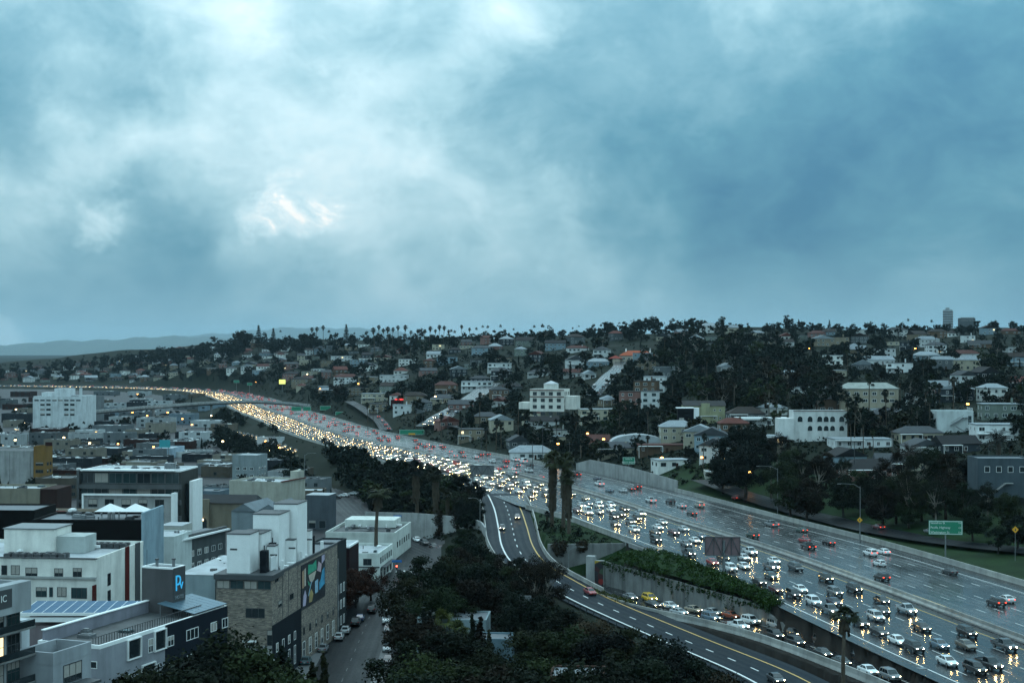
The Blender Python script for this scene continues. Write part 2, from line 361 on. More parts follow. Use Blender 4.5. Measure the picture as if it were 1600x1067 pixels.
def struct(o): o['kind'] = 'structure'; return o
def stuff(o): o['kind'] = 'stuff'; return o
def copy_tree(o, parent=None):
    c = o.copy(); COL.objects.link(c)
    if parent is not None: c.parent = parent
    for ch in o.children: copy_tree(ch, c)
    return c
def text_mesh(body, size, mat_name, depth=0.01, align='CENTER'):
    cu = bpy.data.curves.new('lettering', 'FONT'); cu.body = body; cu.size = size; cu.extrude = depth; cu.align_x = align; cu.align_y = 'CENTER'; cu.resolution_u = 3
    o = bpy.data.objects.new('lettering', cu); COL.objects.link(o); bpy.context.view_layer.update()
    me = bpy.data.meshes.new_from_object(o.evaluated_get(bpy.context.evaluated_depsgraph_get())); bpy.data.objects.remove(o)
    me.materials.clear(); me.materials.append(M[mat_name]); return me
ORD = ['zeroth', 'first', 'second', 'third', 'fourth', 'fifth', 'sixth', 'seventh', 'eighth', 'ninth', 'tenth', 'eleventh', 'twelfth', 'thirteenth', 'fourteenth', 'fifteenth', 'sixteenth', 'seventeenth', 'eighteenth', 'nineteenth', 'twentieth'] + ['%dth' % k if k % 10 not in (1, 2, 3) else '%d%s' % (k, {1: 'st', 2: 'nd', 3: 'rd'}[k % 10]) for k in range(21, 400)]
def smooth01(t): t = np.clip(t, 0, 1); return t * t * (3 - 2 * t)
def catmull(P, step=6.0):
    P = np.asarray(P, float); Q = np.vstack([2 * P[0] - P[1], P, 2 * P[-1] - P[-2]]); out = []
    for i in range(1, len(Q) - 2):
        a, b, c, d = Q[i - 1], Q[i], Q[i + 1], Q[i + 2]; n = max(2, int(np.linalg.norm(c - b) / step))
        for k in range(n):
            t = k / n; out.append(0.5 * ((2 * b) + (c - a) * t + (2 * a - 5 * b + 4 * c - d) * t * t + (-a + 3 * b - 3 * c + d) * t ** 3))
    out.append(Q[-2]); return np.array(out)
def tangents(P):
    T = np.gradient(P[:, :2], axis=0); return T / np.linalg.norm(T, axis=1)[:, None]
def offset(P, d, dz=0.0):
    """shift a path sideways: +d to the right of its direction"""
    T = tangents(P); d = np.broadcast_to(np.asarray(d, float), (len(P),))
    Q = P.copy(); Q[:, 0] += T[:, 1] * d; Q[:, 1] -= T[:, 0] * d; Q[:, 2] += dz; return Q

# ---------------------------------------------------------------- layout: paths run from near to far, +offset = east
def zs(P, z=0.0): return [(x, y, z) for x, y in P]
MED = catmull(zs([(112, 120), (104, 165), (97, 200), (88, 244), (77, 302), (65, 358), (48, 420), (28, 497), (5, 570), (-15, 621), (-46, 700), (-79, 785), (-119, 905), (-158, 1043), (-205, 1200), (-255, 1390), (-304, 1560), (-352, 1700), (-430, 1840), (-570, 1960), (-800, 2050), (-1100, 2100), (-1500, 2120)]), 8.0)
RA = catmull([(64, 140, -1.2), (55, 172, -1.6), (45.6, 210, -2.2), (41.2, 234.6, -3.0), (31.6, 270, -4.4), (18.4, 314.5, -5.4), (10.4, 341, -5.0), (4.5, 362, -4.2), (1.4, 385, -2.9), (0, 420, -1.7), (-1.5, 455, -0.7), (-3.7, 487, -0.05), (-6, 515, 0.0), (-9.5, 550, 0.0)], 4.0)
RB = catmull([(72, 165, -0.15), (67, 192, -0.5), (62.6, 217, -1.5), (59.2, 235, -2.4), (54, 258, -3.5), (48.5, 276.6, -4.4), (41, 292, -5.0), (32.3, 307, -5.7), (27, 320, -6.1), (22.5, 333, -6.6), (20.8, 346, -7.2), (25, 358, -7.8), (38, 366, -8.0), (62, 372, -8.0)], 3.0)
ZST = -9.0
ST = catmull(zs([(-28, 150), (-29.5, 210), (-30.5, 260), (-31.5, 310), (-32, 350), (-32.5, 388)], ZST), 5.0)
ST2 = catmull(zs([(-9, 382), (-17, 399), (-24.5, 416), (-33, 438), (-44, 468), (-56, 510), (-70, 570), (-86, 640), (-110, 740), (-150, 860), (-200, 1000), (-250, 1130)], ZST), 5.0)
def near_path(P, X, Y):
    """signed sideways distance to a path, and the path's height at the nearest point"""
    X = np.asarray(X, float); Y = np.asarray(Y, float); best = np.full(X.shape, 1e18); sgn = np.ones(X.shape); zz = np.zeros(X.shape); tt = np.zeros(X.shape)
    acc = 0.0
    for a, b in zip(P[:-1], P[1:]):
        dx, dy = b[0] - a[0], b[1] - a[1]; L2 = dx * dx + dy * dy
        t = np.clip(((X - a[0]) * dx + (Y - a[1]) * dy) / L2, 0, 1)
        ex = X - (a[0] + t * dx); ey = Y - (a[1] + t * dy); d = ex * ex + ey * ey; k = d < best
        best = np.where(k, d, best); sgn = np.where(k, np.where(dx * ey - dy * ex <= 0, 1.0, -1.0), sgn); zz = np.where(k, a[2] + t * (b[2] - a[2]), zz); tt = np.where(k, acc + t * L2 ** 0.5, tt)
        acc += L2 ** 0.5
    return sgn * np.sqrt(best), zz, tt
def wE(Y): return np.interp(Y, [0, 480, 700, 1000], [31.5, 31.5, 28.0, 27.5])       # freeway half widths
def wW(Y): return np.interp(Y, [0, 430, 470, 640, 760], [29.0, 29.0, 35.0, 35.0, 29.0])
EAST = {-400: (2100, [(0, -2), (200, 5), (600, 14), (900, 14)]), 0: (2080, [(0, -2), (120, 8), (420, 22), (620, 27), (900, 27)]),
        200: (1950, [(0, 0), (150, 1), (250, 13), (450, 37), (600, 50), (900, 50)]), 400: (1208, [(0, 0), (100, 2), (292, 8), (492, 21.7), (742, 44), (942, 62), (1300, 64)]),
        600: (875, [(0, 0), (75, 5), (275, 15), (475, 30.5), (725, 48.5), (975, 62), (1300, 66)]), 800: (657, [(0, 0), (30, 1), (63, 4), (173, 12), (293, 23.5), (443, 36.6), (643, 51.7), (943, 62), (1300, 64)]),
        1000: (531, [(0, 0), (40, 2), (89, 7.6), (189, 17), (289, 27), (449, 40), (619, 54), (869, 67), (1300, 70)]), 1200: (424, [(0, 0), (45, 1.5), (106, 11), (216, 20.5), (356, 31.5), (526, 45), (726, 56), (1026, 71), (1500, 75)]),
        1400: (358, [(0, 0), (60, 1), (115, 8), (202, 16.5), (342, 24), (542, 37), (792, 51.5), (1142, 70), (1600, 76)]), 1600: (298, [(0, 0), (60, 1), (115, 8), (202, 16), (352, 23), (602, 37), (902, 54), (1252, 72), (1700, 78)]),
        2600: (220, [(0, 0), (60, 1), (115, 8), (202, 16), (352, 23), (602, 37), (902, 54), (1252, 72), (1700, 78)])}
ECOL = sorted(EAST)
def east_h(X, Y):
    px = 800 + X / Y * FPX; vals = []
    for c in ECOL:
        y0, tab = EAST[c]; vals.append(np.interp(Y - y0, [a for a, _ in tab], [b for _, b in tab]))
    V = np.stack(vals); px = np.clip(px, ECOL[0], ECOL[-1] - 1e-6); i = np.clip(np.searchsorted(ECOL, px, side='right') - 1, 0, len(ECOL) - 2)
    e = np.array(ECOL, float); t = (px - e[i]) / (e[i + 1] - e[i])
    return np.take_along_axis(V, i[None], 0)[0] * (1 - t) + np.take_along_axis(V, (i + 1)[None], 0)[0] * t
def wave(X, Y): return (np.sin(X * 0.019 + Y * 0.006) * np.cos(Y * 0.013 - X * 0.004) + 0.5 * np.sin(X * 0.047 - 1.3 + Y * 0.031) * np.sin(Y * 0.037 + 0.6))
def height_raw(X, Y):
    s, _, _ = near_path(MED, X, Y)
    west = np.interp(Y, [0, 600, 1000, 1600, 2000], [ZST, ZST, -7, -4, -2])
    h = west.copy()
    k = smooth01((s + wW(Y)) / -26.0); hw = -0.4 * (1 - k) + west * k             # embankment below the freeway
    h = np.where((s < 0) & (Y > 448), hw, h)
    h = np.where((s < 0) & (Y <= 448) & (s > -wW(Y) - 1.5), -0.4, h)
    dA, zA, _ = near_path(RA, X, Y); dB, zB, _ = near_path(RB, X, Y)
    isl = (s < -wW(Y)) & (dA > 5) & (Y > 375.5) & (Y < 500) & (X > -6); h = np.where(isl, np.where(Y < 400, -0.9, -0.5), h)
    onA = (Y < 500) & (np.abs(dA) < 40)
    slope = zA - 0.4 - np.maximum(np.abs(dA) - 7.6, 0) * 0.42
    h = np.where(onA & (dA < 0), np.maximum(h, slope), h)
    h = np.where(onA & (np.abs(dA) < 7.6) & (s < -wW(Y)), zA - 0.4, h)
    h = np.where((np.abs(dB) < 7.5) & (Y < 374) & (dA > 5.0), zB - 0.45, h)
    h = np.where((s < -wW(Y)) & (s > -75) & (dB >= 7.5) & (dA > 7) & (Y < 374), np.minimum(zB, -1.6) - 0.45, h)
    e = east_h(X, Y); amp = np.clip((s - 60) / 200, 0, 1) * 3.2
    far = np.clip((Y - 2600) / 1500, 0, 1)
    e = (e + wave(X, Y) * amp) * (1 - far) + far * 8
    ke = smooth01((s - wE(Y) - 2) / 26.0)
    h = np.where(s > wE(Y), -0.4 * (1 - ke) + e * ke, h)
    h = np.where((s >= -wW(Y)) & (s <= wE(Y)) & ~((np.abs(dB) < 6) & (Y < 374) & (Y > 350)), -0.4, h)
    return h, s
us = np.unique(np.concatenate([np.linspace(-1.2, -0.42, 20), np.linspace(-0.42, 0.42, 330), np.linspace(0.42, 1.2, 20)]))
ys = np.concatenate([np.linspace(60, 110, 6)[:-1], np.geomspace(110, 3600, 460), np.geomspace(3700, 14000, 12)])
UU, YY = np.meshgrid(us, ys); XX = UU * YY
HH, SS = height_raw(XX, YY)
def ground(X, Y):
    """terrain height by sampling the sheet"""
    u = np.clip(np.asarray(X, float) / Y, us[0], us[-1]); y = np.clip(np.asarray(Y, float), ys[0], ys[-1])
    i = np.clip(np.searchsorted(us, u) - 1, 0, len(us) - 2); j = np.clip(np.searchsorted(ys, y) - 1, 0, len(ys) - 2)
    a = (u - us[i]) / (us[i + 1] - us[i]); b = (y - ys[j]) / (ys[j + 1] - ys[j])
    return HH[j, i] * (1 - a) * (1 - b) + HH[j, i + 1] * a * (1 - b) + HH[j + 1, i] * (1 - a) * b + HH[j + 1, i + 1] * a * b
_yr = np.geomspace(140, 3500, 1800)
def hit(px, py, y0=140):
    """where the sight line through a photo pixel meets the ground"""
    yr = _yr[_yr >= y0]; X = (px - 800) * yr / FPX; z = HC - (py - YH) * yr / FPX; g = ground(X, yr); k = np.nonzero(g >= z)[0]
    if len(k) == 0: return None
    k = k[0]; return Vector((float(X[k]), float(yr[k]), float(g[k])))
def at(px, py, Y): return Vector(((px - 800) * Y / FPX, Y, HC - (py - YH) * Y / FPX))
def gpos(px, Y): X = (px - 800) * Y / FPX; return Vector((X, Y, float(ground(X, Y))))
def pix(p): return (800 + p[0] / p[1] * FPX, YH + (HC - p[2]) / p[1] * FPX)
def near1(P, X, Y):
    """near_path for one point, all segments at once"""
    a = P[:-1]; dx = P[1:, 0] - a[:, 0]; dy = P[1:, 1] - a[:, 1]; t = np.clip(((X - a[:, 0]) * dx + (Y - a[:, 1]) * dy) / (dx * dx + dy * dy), 0, 1)
    ex = X - (a[:, 0] + t * dx); ey = Y - (a[:, 1] + t * dy); d = ex * ex + ey * ey; k = int(np.argmin(d))
    sg = 1.0 if dx[k] * ey[k] - dy[k] * ex[k] <= 0 else -1.0
    return sg * math.sqrt(d[k]), a[k, 2] + t[k] * (P[k + 1, 2] - a[k, 2])
def on_path(P, px, py, lift=0.0):
    """sight line against a road whose height changes along its length"""
    z = 0.0
    for _ in range(12):
        Y = FPX * (HC - z) / (py - YH); X = (px - 800) * Y / FPX; d, zz = near1(P, X, Y); z = float(zz) + lift
    return X, Y, z, float(d)
def path_heading(P, X, Y):
    k = int(np.argmin((P[:, 0] - X) ** 2 + (P[:, 1] - Y) ** 2)); T = tangents(P)[k]; return math.atan2(-T[0], T[1])     # rotation that points +Y along the path

# ---- terrain sheet
nr, nc = UU.shape
idx = np.arange(nr * nc).reshape(nr, nc)
faces = np.stack([idx[:-1, :-1], idx[:-1, 1:], idx[1:, 1:], idx[1:, :-1]], -1).reshape(-1, 4)
cx = (XX[:-1, :-1] + XX[1:, 1:]).ravel() / 2; cy = (YY[:-1, :-1] + YY[1:, 1:]).ravel() / 2; cs = (SS[:-1, :-1] + SS[1:, 1:]).ravel() / 2
gm = np.where((cs < -62) & (cx < -18 - (cy - 300) * 0.02), 1, 0); gm = np.where((cs > 31) & (cs < 75) & (cy < 560), 2, gm)
dA_, _, _ = near_path(RA, cx, cy); gm = np.where((cs < -28) & (dA_ > 5) & (cy > 375) & (cy < 500), 2, gm); gm = np.where((cs < -27) & (dA_ > 5) & (cy <= 375), 3, gm)
ter = put('terrain', np_mesh('terrain', np.stack([XX.ravel(), YY.ravel(), HH.ravel()], -1), faces, ['ground_cover', 'city_ground', 'grass', 'soil'], gm, True)); struct(ter)
# distant ridge
def ridge(Y, prof, name):
    mb = MB(); rows = []
    xs_ = np.linspace(prof[0][0], prof[-1][0], 160); yy = np.interp(xs_, [a for a, _ in prof], [b for _, b in prof])
    top = [HC + (YH - (b + 1.3 * math.sin(a * 0.11) + 1.2 * math.sin(a * 0.037 + 1) + 0.5 * math.sin(a * 0.41))) * Y / FPX for a, b in zip(xs_, yy)]
    for dy, k in ((-2600, 0.0), (-1500, 0.5), (-500, 0.9), (0, 1.0), (1200, 0.6), (2600, 0.0)):
        rows.append([((a - 800) * Y / FPX, Y + dy + 40 * math.sin(a * 0.05), -12 + (t + 12) * k) for a, t in zip(xs_, top)])
    mb.quadgrid(rows); struct(mb.build(name, 'ridge', smooth=True))
ridge(24000, [(-400, 548), (-150, 542), (0, 538), (120, 533), (220, 527), (320, 526), (420, 530), (620, 545), (800, 560)], 'distant_ridge')
ridge(33000, [(150, 545), (300, 524), (380, 517), (470, 512), (540, 511), (600, 516), (700, 530), (820, 545), (1000, 556)], 'far_mountain')

# ---------------------------------------------------------------- roads
def strip(name, P, a, b, dz, m, y0=None, y1=None, cols=1, parent=None):
    """road surface between side offsets a..b (numbers or functions of Y)"""
    k = np.ones(len(P), bool)
    if y0 is not None: k &= P[:, 1] >= y0
    if y1 is not None: k &= P[:, 1] <= y1
    i0, i1 = np.nonzero(k)[0][[0, -1]]; Q = P[i0:i1 + 1]; T = tangents(P)[i0:i1 + 1]
    A = np.array([a(y) if callable(a) else a for y in Q[:, 1]]); B = np.array([b(y) if callable(b) else b for y in Q[:, 1]])
    s = np.concatenate([[0], np.cumsum(np.linalg.norm(np.diff(Q[:, :2], axis=0), axis=1))])
    mb = MB(); rows = []; uv = []
    for q, t, aa, bb, v in zip(Q, T, A, B, s):
        r = []
        for c in range(cols + 1):
            d = aa + (bb - aa) * c / cols; r.append((q[0] + t[1] * d, q[1] - t[0] * d, q[2] + dz)); uv.append((d, v))
        rows.append(r)
    mb.quadgrid(rows); mb.uv = uv
    o = mb.build(name, m, parent); return o
fw = struct(strip('freeway', MED, lambda y: -wW(y), -1.0, 0.0, 'wet_asphalt', cols=4))
fn = struct(strip('freeway_northbound', MED, 1.0, lambda y: wE(y), 0.0, 'wet_concrete', cols=4))
strip('shoulder', MED, 27.0, lambda y: wE(y) - 0.3, 0.004, 'wet_asphalt', 150, 470, parent=fn)
struct(strip('median_strip', MED, -1.0, 1.0, 0.06, 'concrete_dark'))
ra = struct(strip('exit_ramp', RA, lambda y: np.interp(y, [340, 400], [-6.2, -7.6]), lambda y: np.interp(y, [325, 340, 400, 480, 510], [7.4, 5.6, 6.4, 7.0, 9.0]), 0.012, 'ramp_asphalt', 150, 500, cols=3))
rb = struct(strip('side_road', RB, -5.2, lambda y: np.interp(y, [190, 215, 240], [3.0, 4.6, 4.6]), 0.02, 'wet_asphalt', cols=3))
def line(P, d, w, m, dz, parent, y0, y1, dash=None, name='lane_marking'):
    """painted line: solid, or dashes of (paint, gap) metres; one object per line"""
    mb = MB(); Q = offset(P, np.array([d(y) if callable(d) else d for y in P[:, 1]]), dz); k = (Q[:, 1] >= y0) & (Q[:, 1] <= y1); Q = Q[k]
    if len(Q) < 2: return
    if dash is None:
        L = offset(Q, -w / 2); R = offset(Q, w / 2); mb.quadgrid([[tuple(a), tuple(b)] for a, b in zip(L, R)])
    else:
        s = np.concatenate([[0], np.cumsum(np.linalg.norm(np.diff(Q[:, :2], axis=0), axis=1))]); t = 0.0
        while t + dash[0] < s[-1]:
            p = [np.array([np.interp(v, s, Q[:, i]) for i in range(3)]) for v in (t, t + dash[0])]
            dr = p[1] - p[0]; n = np.array([dr[1], -dr[0], 0]) / np.hypot(dr[0], dr[1]) * w / 2
            mb.poly([p[0] - n, p[0] + n, p[1] + n, p[1] - n]); t += sum(dash)
    if mb.v: mb.build(name, m, parent)
LW = 3.66
for k in range(1, 6): line(MED, -4.0 - LW * k, 0.16, 'paint_white_line', 0.005, fw, 130, 950, (3.6, 10.8))
line(MED, -26.2, 0.26, 'paint_white_line', 0.005, fw, 130, 440)
line(MED, -3.4, 0.2, 'paint_yellow_line', 0.005, fw, 130, 1300)
line(MED, lambda y: -wW(y) + 2.4, 0.26, 'paint_white_line', 0.005, fw, 540, 1300)
for k in range(1, 6): line(MED, 4.0 + LW * k, 0.17, 'paint_white_line', 0.009, fn, 130, 950, (3.6, 10.8))
line(MED, 26.6, 0.22, 'paint_white_line', 0.009, fn, 130, 1300)
line(MED, 3.2, 0.2, 'paint_yellow_line', 0.005, fn, 130, 1300)
line(RA, -4.1, 0.42, 'paint_white_line', 0.02, ra, 150, 496, name='edge_line')
line(RA, 4.3, 0.32, 'paint_yellow_line', 0.02, ra, 150, 492, name='edge_line')
line(RA, 0.0, 0.26, 'paint_white_line', 0.02, ra, 150, 500, (3.4, 6.2))
line(RB, 3.5, 0.2, 'paint_white_line', 0.026, rb, 165, 300, name='edge_line')
line(RB, 0.0, 0.15, 'paint_white_line', 0.026, rb, 165, 330, (3.4, 8.0))
# city streets
st = struct(strip('street', ST, -6.0, 5.2, 0.06, 'street_asphalt', cols=3))
st2 = struct(strip('cross_street', ST2, -5.5, 5.5, 0.064, 'street_asphalt', cols=3))
line(ST, 0.0, 0.12, 'paint_worn', 0.07, st, 160, 380, (2.5, 6))
struct(strip('sidewalk', ST, -9.6, -6.0, 0.19, 'sidewalk')); struct(strip('sidewalk', ST, 5.2, 7.6, 0.19, 'sidewalk', y1=345))
def slab_pts(name, pts, z, m):
    mb = MB(); mb.poly([(x, y, z) for x, y in pts]); mb.uv = [(x, y) for x, y in pts]; return struct(mb.build(name, m))
slab_pts('junction', [(-46, 382), (-26, 380), (-20, 396), (-24, 424), (-36, 446), (-47, 420)], ZST + 0.055, 'street_asphalt')
cwm = MB()
for k in range(7): x = -38.6 + k * 1.9; cwm.poly([(x, 379, ZST + 0.075), (x + 0.6, 379, ZST + 0.075), (x + 0.6, 382, ZST + 0.075), (x, 382, ZST + 0.075)])
cwm.build('crosswalk_marking', 'paint_white_line', st)

# ---------------------------------------------------------------- concrete barriers (built in cast segments)
def barrier(name, label, P, d, z0, z1, seg, y0, y1, wb=0.32, wt=0.12, m='barrier', jit=0.0, dz=0.0):
    Q = offset(P, np.array([d(y) if callable(d) else d for y in P[:, 1]])); Q = Q[(Q[:, 1] >= y0) & (Q[:, 1] <= y1)]
    s = np.concatenate([[0], np.cumsum(np.linalg.norm(np.diff(Q[:, :2], axis=0), axis=1))]); root = empty(name, tuple(Q[0])); tag(root, label, 'barrier'); t = 0.0; r = random.Random(len(label))
    while t < s[-1] - 0.5:
        t2 = min(t + seg - 0.05, s[-1]); mb = MB(); rows = []; h = z1 + r.uniform(-jit, jit)
        for v in np.linspace(t, t2, max(2, int((t2 - t) / 8) + 1)):
            p = np.array([np.interp(v, s, Q[:, i]) for i in range(3)]); q = np.array([np.interp(v + 0.1, s, Q[:, i]) for i in range(3)]); e = np.array([np.interp(v - 0.1, s, Q[:, i]) for i in range(3)])
            tn = (q - e)[:2]; tn /= max(np.hypot(*tn), 1e-9); n = np.array([tn[1], -tn[0]]); p = p - np.array(Q[0])
            rows.append([(p[0] + n[0] * w, p[1] + n[1] * w, p[2] + z + dz) for w, z in ((-wb, z0), (-wb, z0 + 0.12), (-wt, z0 + 0.45 * (h - z0)), (-wt * 0.8, h), (wt * 0.8, h), (wt, z0 + 0.45 * (h - z0)), (wb, z0 + 0.12), (wb, z0))])
        mb.quadgrid(rows, 0, True, True); mb.build('barrier_segment', m, root); t += seg
    return root
barrier('median_barrier', 'long concrete median barrier dividing the two freeway directions', MED, 0.0, 0.05, 1.15, 14.0, 140, 1500, 0.42, 0.14, jit=0.05)
barrier('roadside_barrier', 'pale concrete wall along the outer edge of the northbound freeway', MED, lambda y: wE(y), -0.4, 1.25, 12.0, 150, 512, 0.26, 0.16)
barrier('roadside_barrier', 'low concrete wall beyond the sound wall, curving away with the northbound freeway', MED, lambda y: wE(y), -0.4, 1.1, 24.0, 600, 1500, 0.26, 0.16)
barrier('bridge_parapet', 'concrete parapet of the freeway bridge beside the hedge and palms', MED, lambda y: -wW(y), -0.5, 1.0, 9.0, 372, 455, 0.24, 0.16)
barrier('roadside_barrier', 'concrete kerb wall along the outer edge of the jammed southbound freeway', MED, lambda y: -wW(y), -0.4, 0.95, 24.0, 560, 1400, 0.26, 0.16)
barrier('ramp_barrier', 'concrete barrier between the curved exit ramp and the jammed side road', RB, -5.0, -0.5, 1.0, 6.0, 185, 325, 0.34, 0.17, jit=0.03)
barrier('ramp_parapet', 'weathered concrete parapet on the palm island side of the exit ramp', RA, lambda y: np.interp(y, [330, 345, 400, 480], [6.0, 6.0, 6.8, 8.2]), -0.5, 1.0, 7.0, 322, 484, 0.3, 0.17)
barrier('ramp_parapet', 'low concrete parapet on the embankment side of the exit ramp', RA, lambda y: np.interp(y, [340, 400], [-6.5, -7.9]), -0.5, 0.9, 7.0, 352, 500, 0.3, 0.17)

# guard rail below the ramp
def guard_rail():
    Q = offset(RA, -6.0); Q = Q[(Q[:, 1] > 160) & (Q[:, 1] < 345)]; o = Vector(Q[0]); root = empty('guard_rail', o); tag(root, 'dark steel guard rail along the tree side of the exit ramp', 'guard rail')
    rows = [[(p[0] - o.x + a, p[1] - o.y, p[2] - o.z + z) for a, z in ((0.0, 0.45), (0.06, 0.55), (0.0, 0.65), (0.06, 0.75), (-0.05, 0.78), (-0.05, 0.44))] for p in Q]
    mb = MB(); mb.quadgrid(rows, 0, True, True); mb.build('rail', 'metal_dark', root)
    pm = MB().box(-0.08, 0.08, -0.1, 0.1, -0.6, 0.76).mesh('post', ['metal_dark']); s = 0
    for p in Q[::1]: put('post', pm, root, (p[0] - o.x - 0.16, p[1] - o.y, p[2] - o.z))
guard_rail()

# sound wall: concrete panels between posts
def panel_wall(name, label, pts, z0f, z1f, seg, m, thick=0.22, proud=0.1):
    P = catmull(pts, 1.0); s = np.concatenate([[0], np.cumsum(np.linalg.norm(np.diff(P[:, :2], axis=0), axis=1))]); o = Vector(P[0]); root = empty(name, o); tag(root, label, 'wall'); n = max(1, round(s[-1] / seg)); sl = s[-1] / n
    for k in range(n):
        a = np.array([np.interp(k * sl + 0.02, s, P[:, i]) for i in range(3)]); b = np.array([np.interp((k + 1) * sl - 0.02, s, P[:, i]) for i in range(3)]); d = (b - a)[:2]; L = np.hypot(*d); d /= L; nn = np.array([d[1], -d[0]]) * thick / 2; f0, f1 = (k + 0.0) / n, (k + 1.0) / n
        mb = MB(); pv = []
        for p, fr in ((a, f0), (b, f1)):
            za, zb = z0f(fr, p), z1f(fr, p)
            for sg in (-1, 1):
                for z in (za, zb): pv.append((p[0] + sg * nn[0] - o.x, p[1] + sg * nn[1] - o.y, z - o.z))
        q = pv; mb.v = q; mb.f = [(0, 1, 5, 4), (2, 6, 7, 3), (1, 3, 7, 5), (0, 4, 6, 2), (0, 2, 3, 1), (4, 5, 7, 6)]; mb.m = [0] * 6
        mb.build('wall_panel', m, root)
        mb = MB(); zt = z1f(f0, a) + 0.06 - o.z; zb_ = z0f(f0, a) - o.z; mb.box(-0.09, 0.09, -thick / 2 - .04, thick / 2 + .04, zb_, zt); po = mb.build('wall_post', m, root, (a[0] - o.x, a[1] - o.y, 0)); po.rotation_euler = (0, 0, math.atan2(d[1], d[0]))
    return root
EDG = offset(MED, np.array([wE(y) + 0.9 for y in MED[:, 1]]))
ed = EDG[(EDG[:, 1] > 498) & (EDG[:, 1] < 606)]
panel_wall('sound_wall', 'tall pale concrete sound wall beside the northbound freeway behind the palms', [tuple(p) for p in ed], lambda f, p: -0.4, lambda f, p: 3.9 + 1.3 * min(1, f * 2.2) - 2.5 * max(0, f - 0.86) / 0.14, 4.6, 'concrete')
# retaining wall below the hedge, end pier with mural, bridge abutment
RW = [(23, 346.5, 0), (28.5, 333.5, 0), (36, 316, 0), (40.5, 305, 0), (48.5, 287, 0), (54.5, 271.5, 0)]
def zB(p): return float(near1(RB, p[0], p[1])[1])
panel_wall('retaining_wall', 'stained concrete retaining wall beneath the long ivy hedge', RW, lambda f, p: zB(p) - 0.5, lambda f, p: (-1.3 + 0.9 * f) * (1 - max(0, f - .8) / .2) + (zB(p) + .4) * max(0, f - .8) / .2, 3.6, 'stained_wall', 0.5)
panel_wall('bridge_abutment', 'broad grey concrete abutment wall under the palm island', [(9.5, 374.6, 0), (20, 375.3, 0), (32, 377, 0)], lambda f, p: -9.0, lambda f, p: -0.85, 5.6, 'stained_wall', 0.6)
panel_wall('embankment_wall', 'pale retaining wall with hanging ivy below the freeway embankment', [(-48, 466, 0), (-38, 455, 0), (-28.5, 447, 0), (-17, 436, 0), (-10, 424, 0), (-7.6, 405, 0)], lambda f, p: ZST - 0.2, lambda f, p: -1.6 + 1.4 * f - 3.4 * max(0, 0.3 - f), 6.0, 'concrete', 0.5)
def wing():
    root = empty('bridge_span', (26, 362, -1.6)); tag(root, 'concrete freeway bridge girder over the side road underpass', 'bridge')
    E_ = offset(MED, np.array([-wW(y) - 0.1 for y in MED[:, 1]])); E_ = E_[(E_[:, 1] > 345) & (E_[:, 1] < 384)]
    mb = MB(); mb.quadgrid([[(p[0] - 26 + a, p[1] - 362, z) for a, z in ((-0.1, 1.35), (-0.1, 0.1), (0.6, 0.1), (0.6, 1.35))] for p in E_], 0, True, True); mb.build('girder', 'concrete', root)
    mb = MB(); mb.quadgrid([[(p[0] - 26 + a, p[1] - 362, z) for a, z in ((-0.35, 1.3), (-0.35, 1.1), (-0.05, 1.1), (-0.05, 1.3))] for p in E_], 0, True, True); mb.build('ledge', 'concrete', root)
wing()
def pier():
    p = Vector((22.4, 347.4, -8.0)); root = empty('wall_pier', p, rad(-18)); tag(root, 'concrete end pier with a dark red and yellow mural beside the underpass', 'pier')
    MB().box(-4.3, -2.15, -0.6, 1.2, -0.6, 7.8).box(-2.15, 0.1, -.42, .6, -.6, 6.8).build('pier_block', 'concrete', root)
    mm = bpy.data.materials.new('mural_panel'); mm.use_nodes = True; nt = mm.node_tree; tc = N(nt, 'ShaderNodeTexCoord'); n = N(nt, 'ShaderNodeTexVoronoi'); n.inputs['Scale'].default_value = 0.9; Lk(nt, tc.outputs['Object'], n.inputs['Vector'])
    sp = N(nt, 'ShaderNodeSeparateColor'); Lk(nt, n.outputs['Color'], sp.inputs[0])
    Lk(nt, ramp_(nt, sp.outputs[0], [(0.0, (0.02, 0.02, 0.025)), (0.45, (0.05, 0.012, 0.015)), (0.62, (0.25, 0.02, 0.015)), (0.74, (0.05, 0.09, 0.05)), (0.86, (0.45, 0.30, 0.03)), (0.95, (0.02, 0.02, 0.025))], 'CONSTANT'), nt.nodes['Principled BSDF'].inputs['Base Color']); M['mural_panel'] = mm
    MB().box(-2.13, -.02, -0.50, -0.425, 0.2, 6.7).build('mural', 'mural_panel', root)
pier()

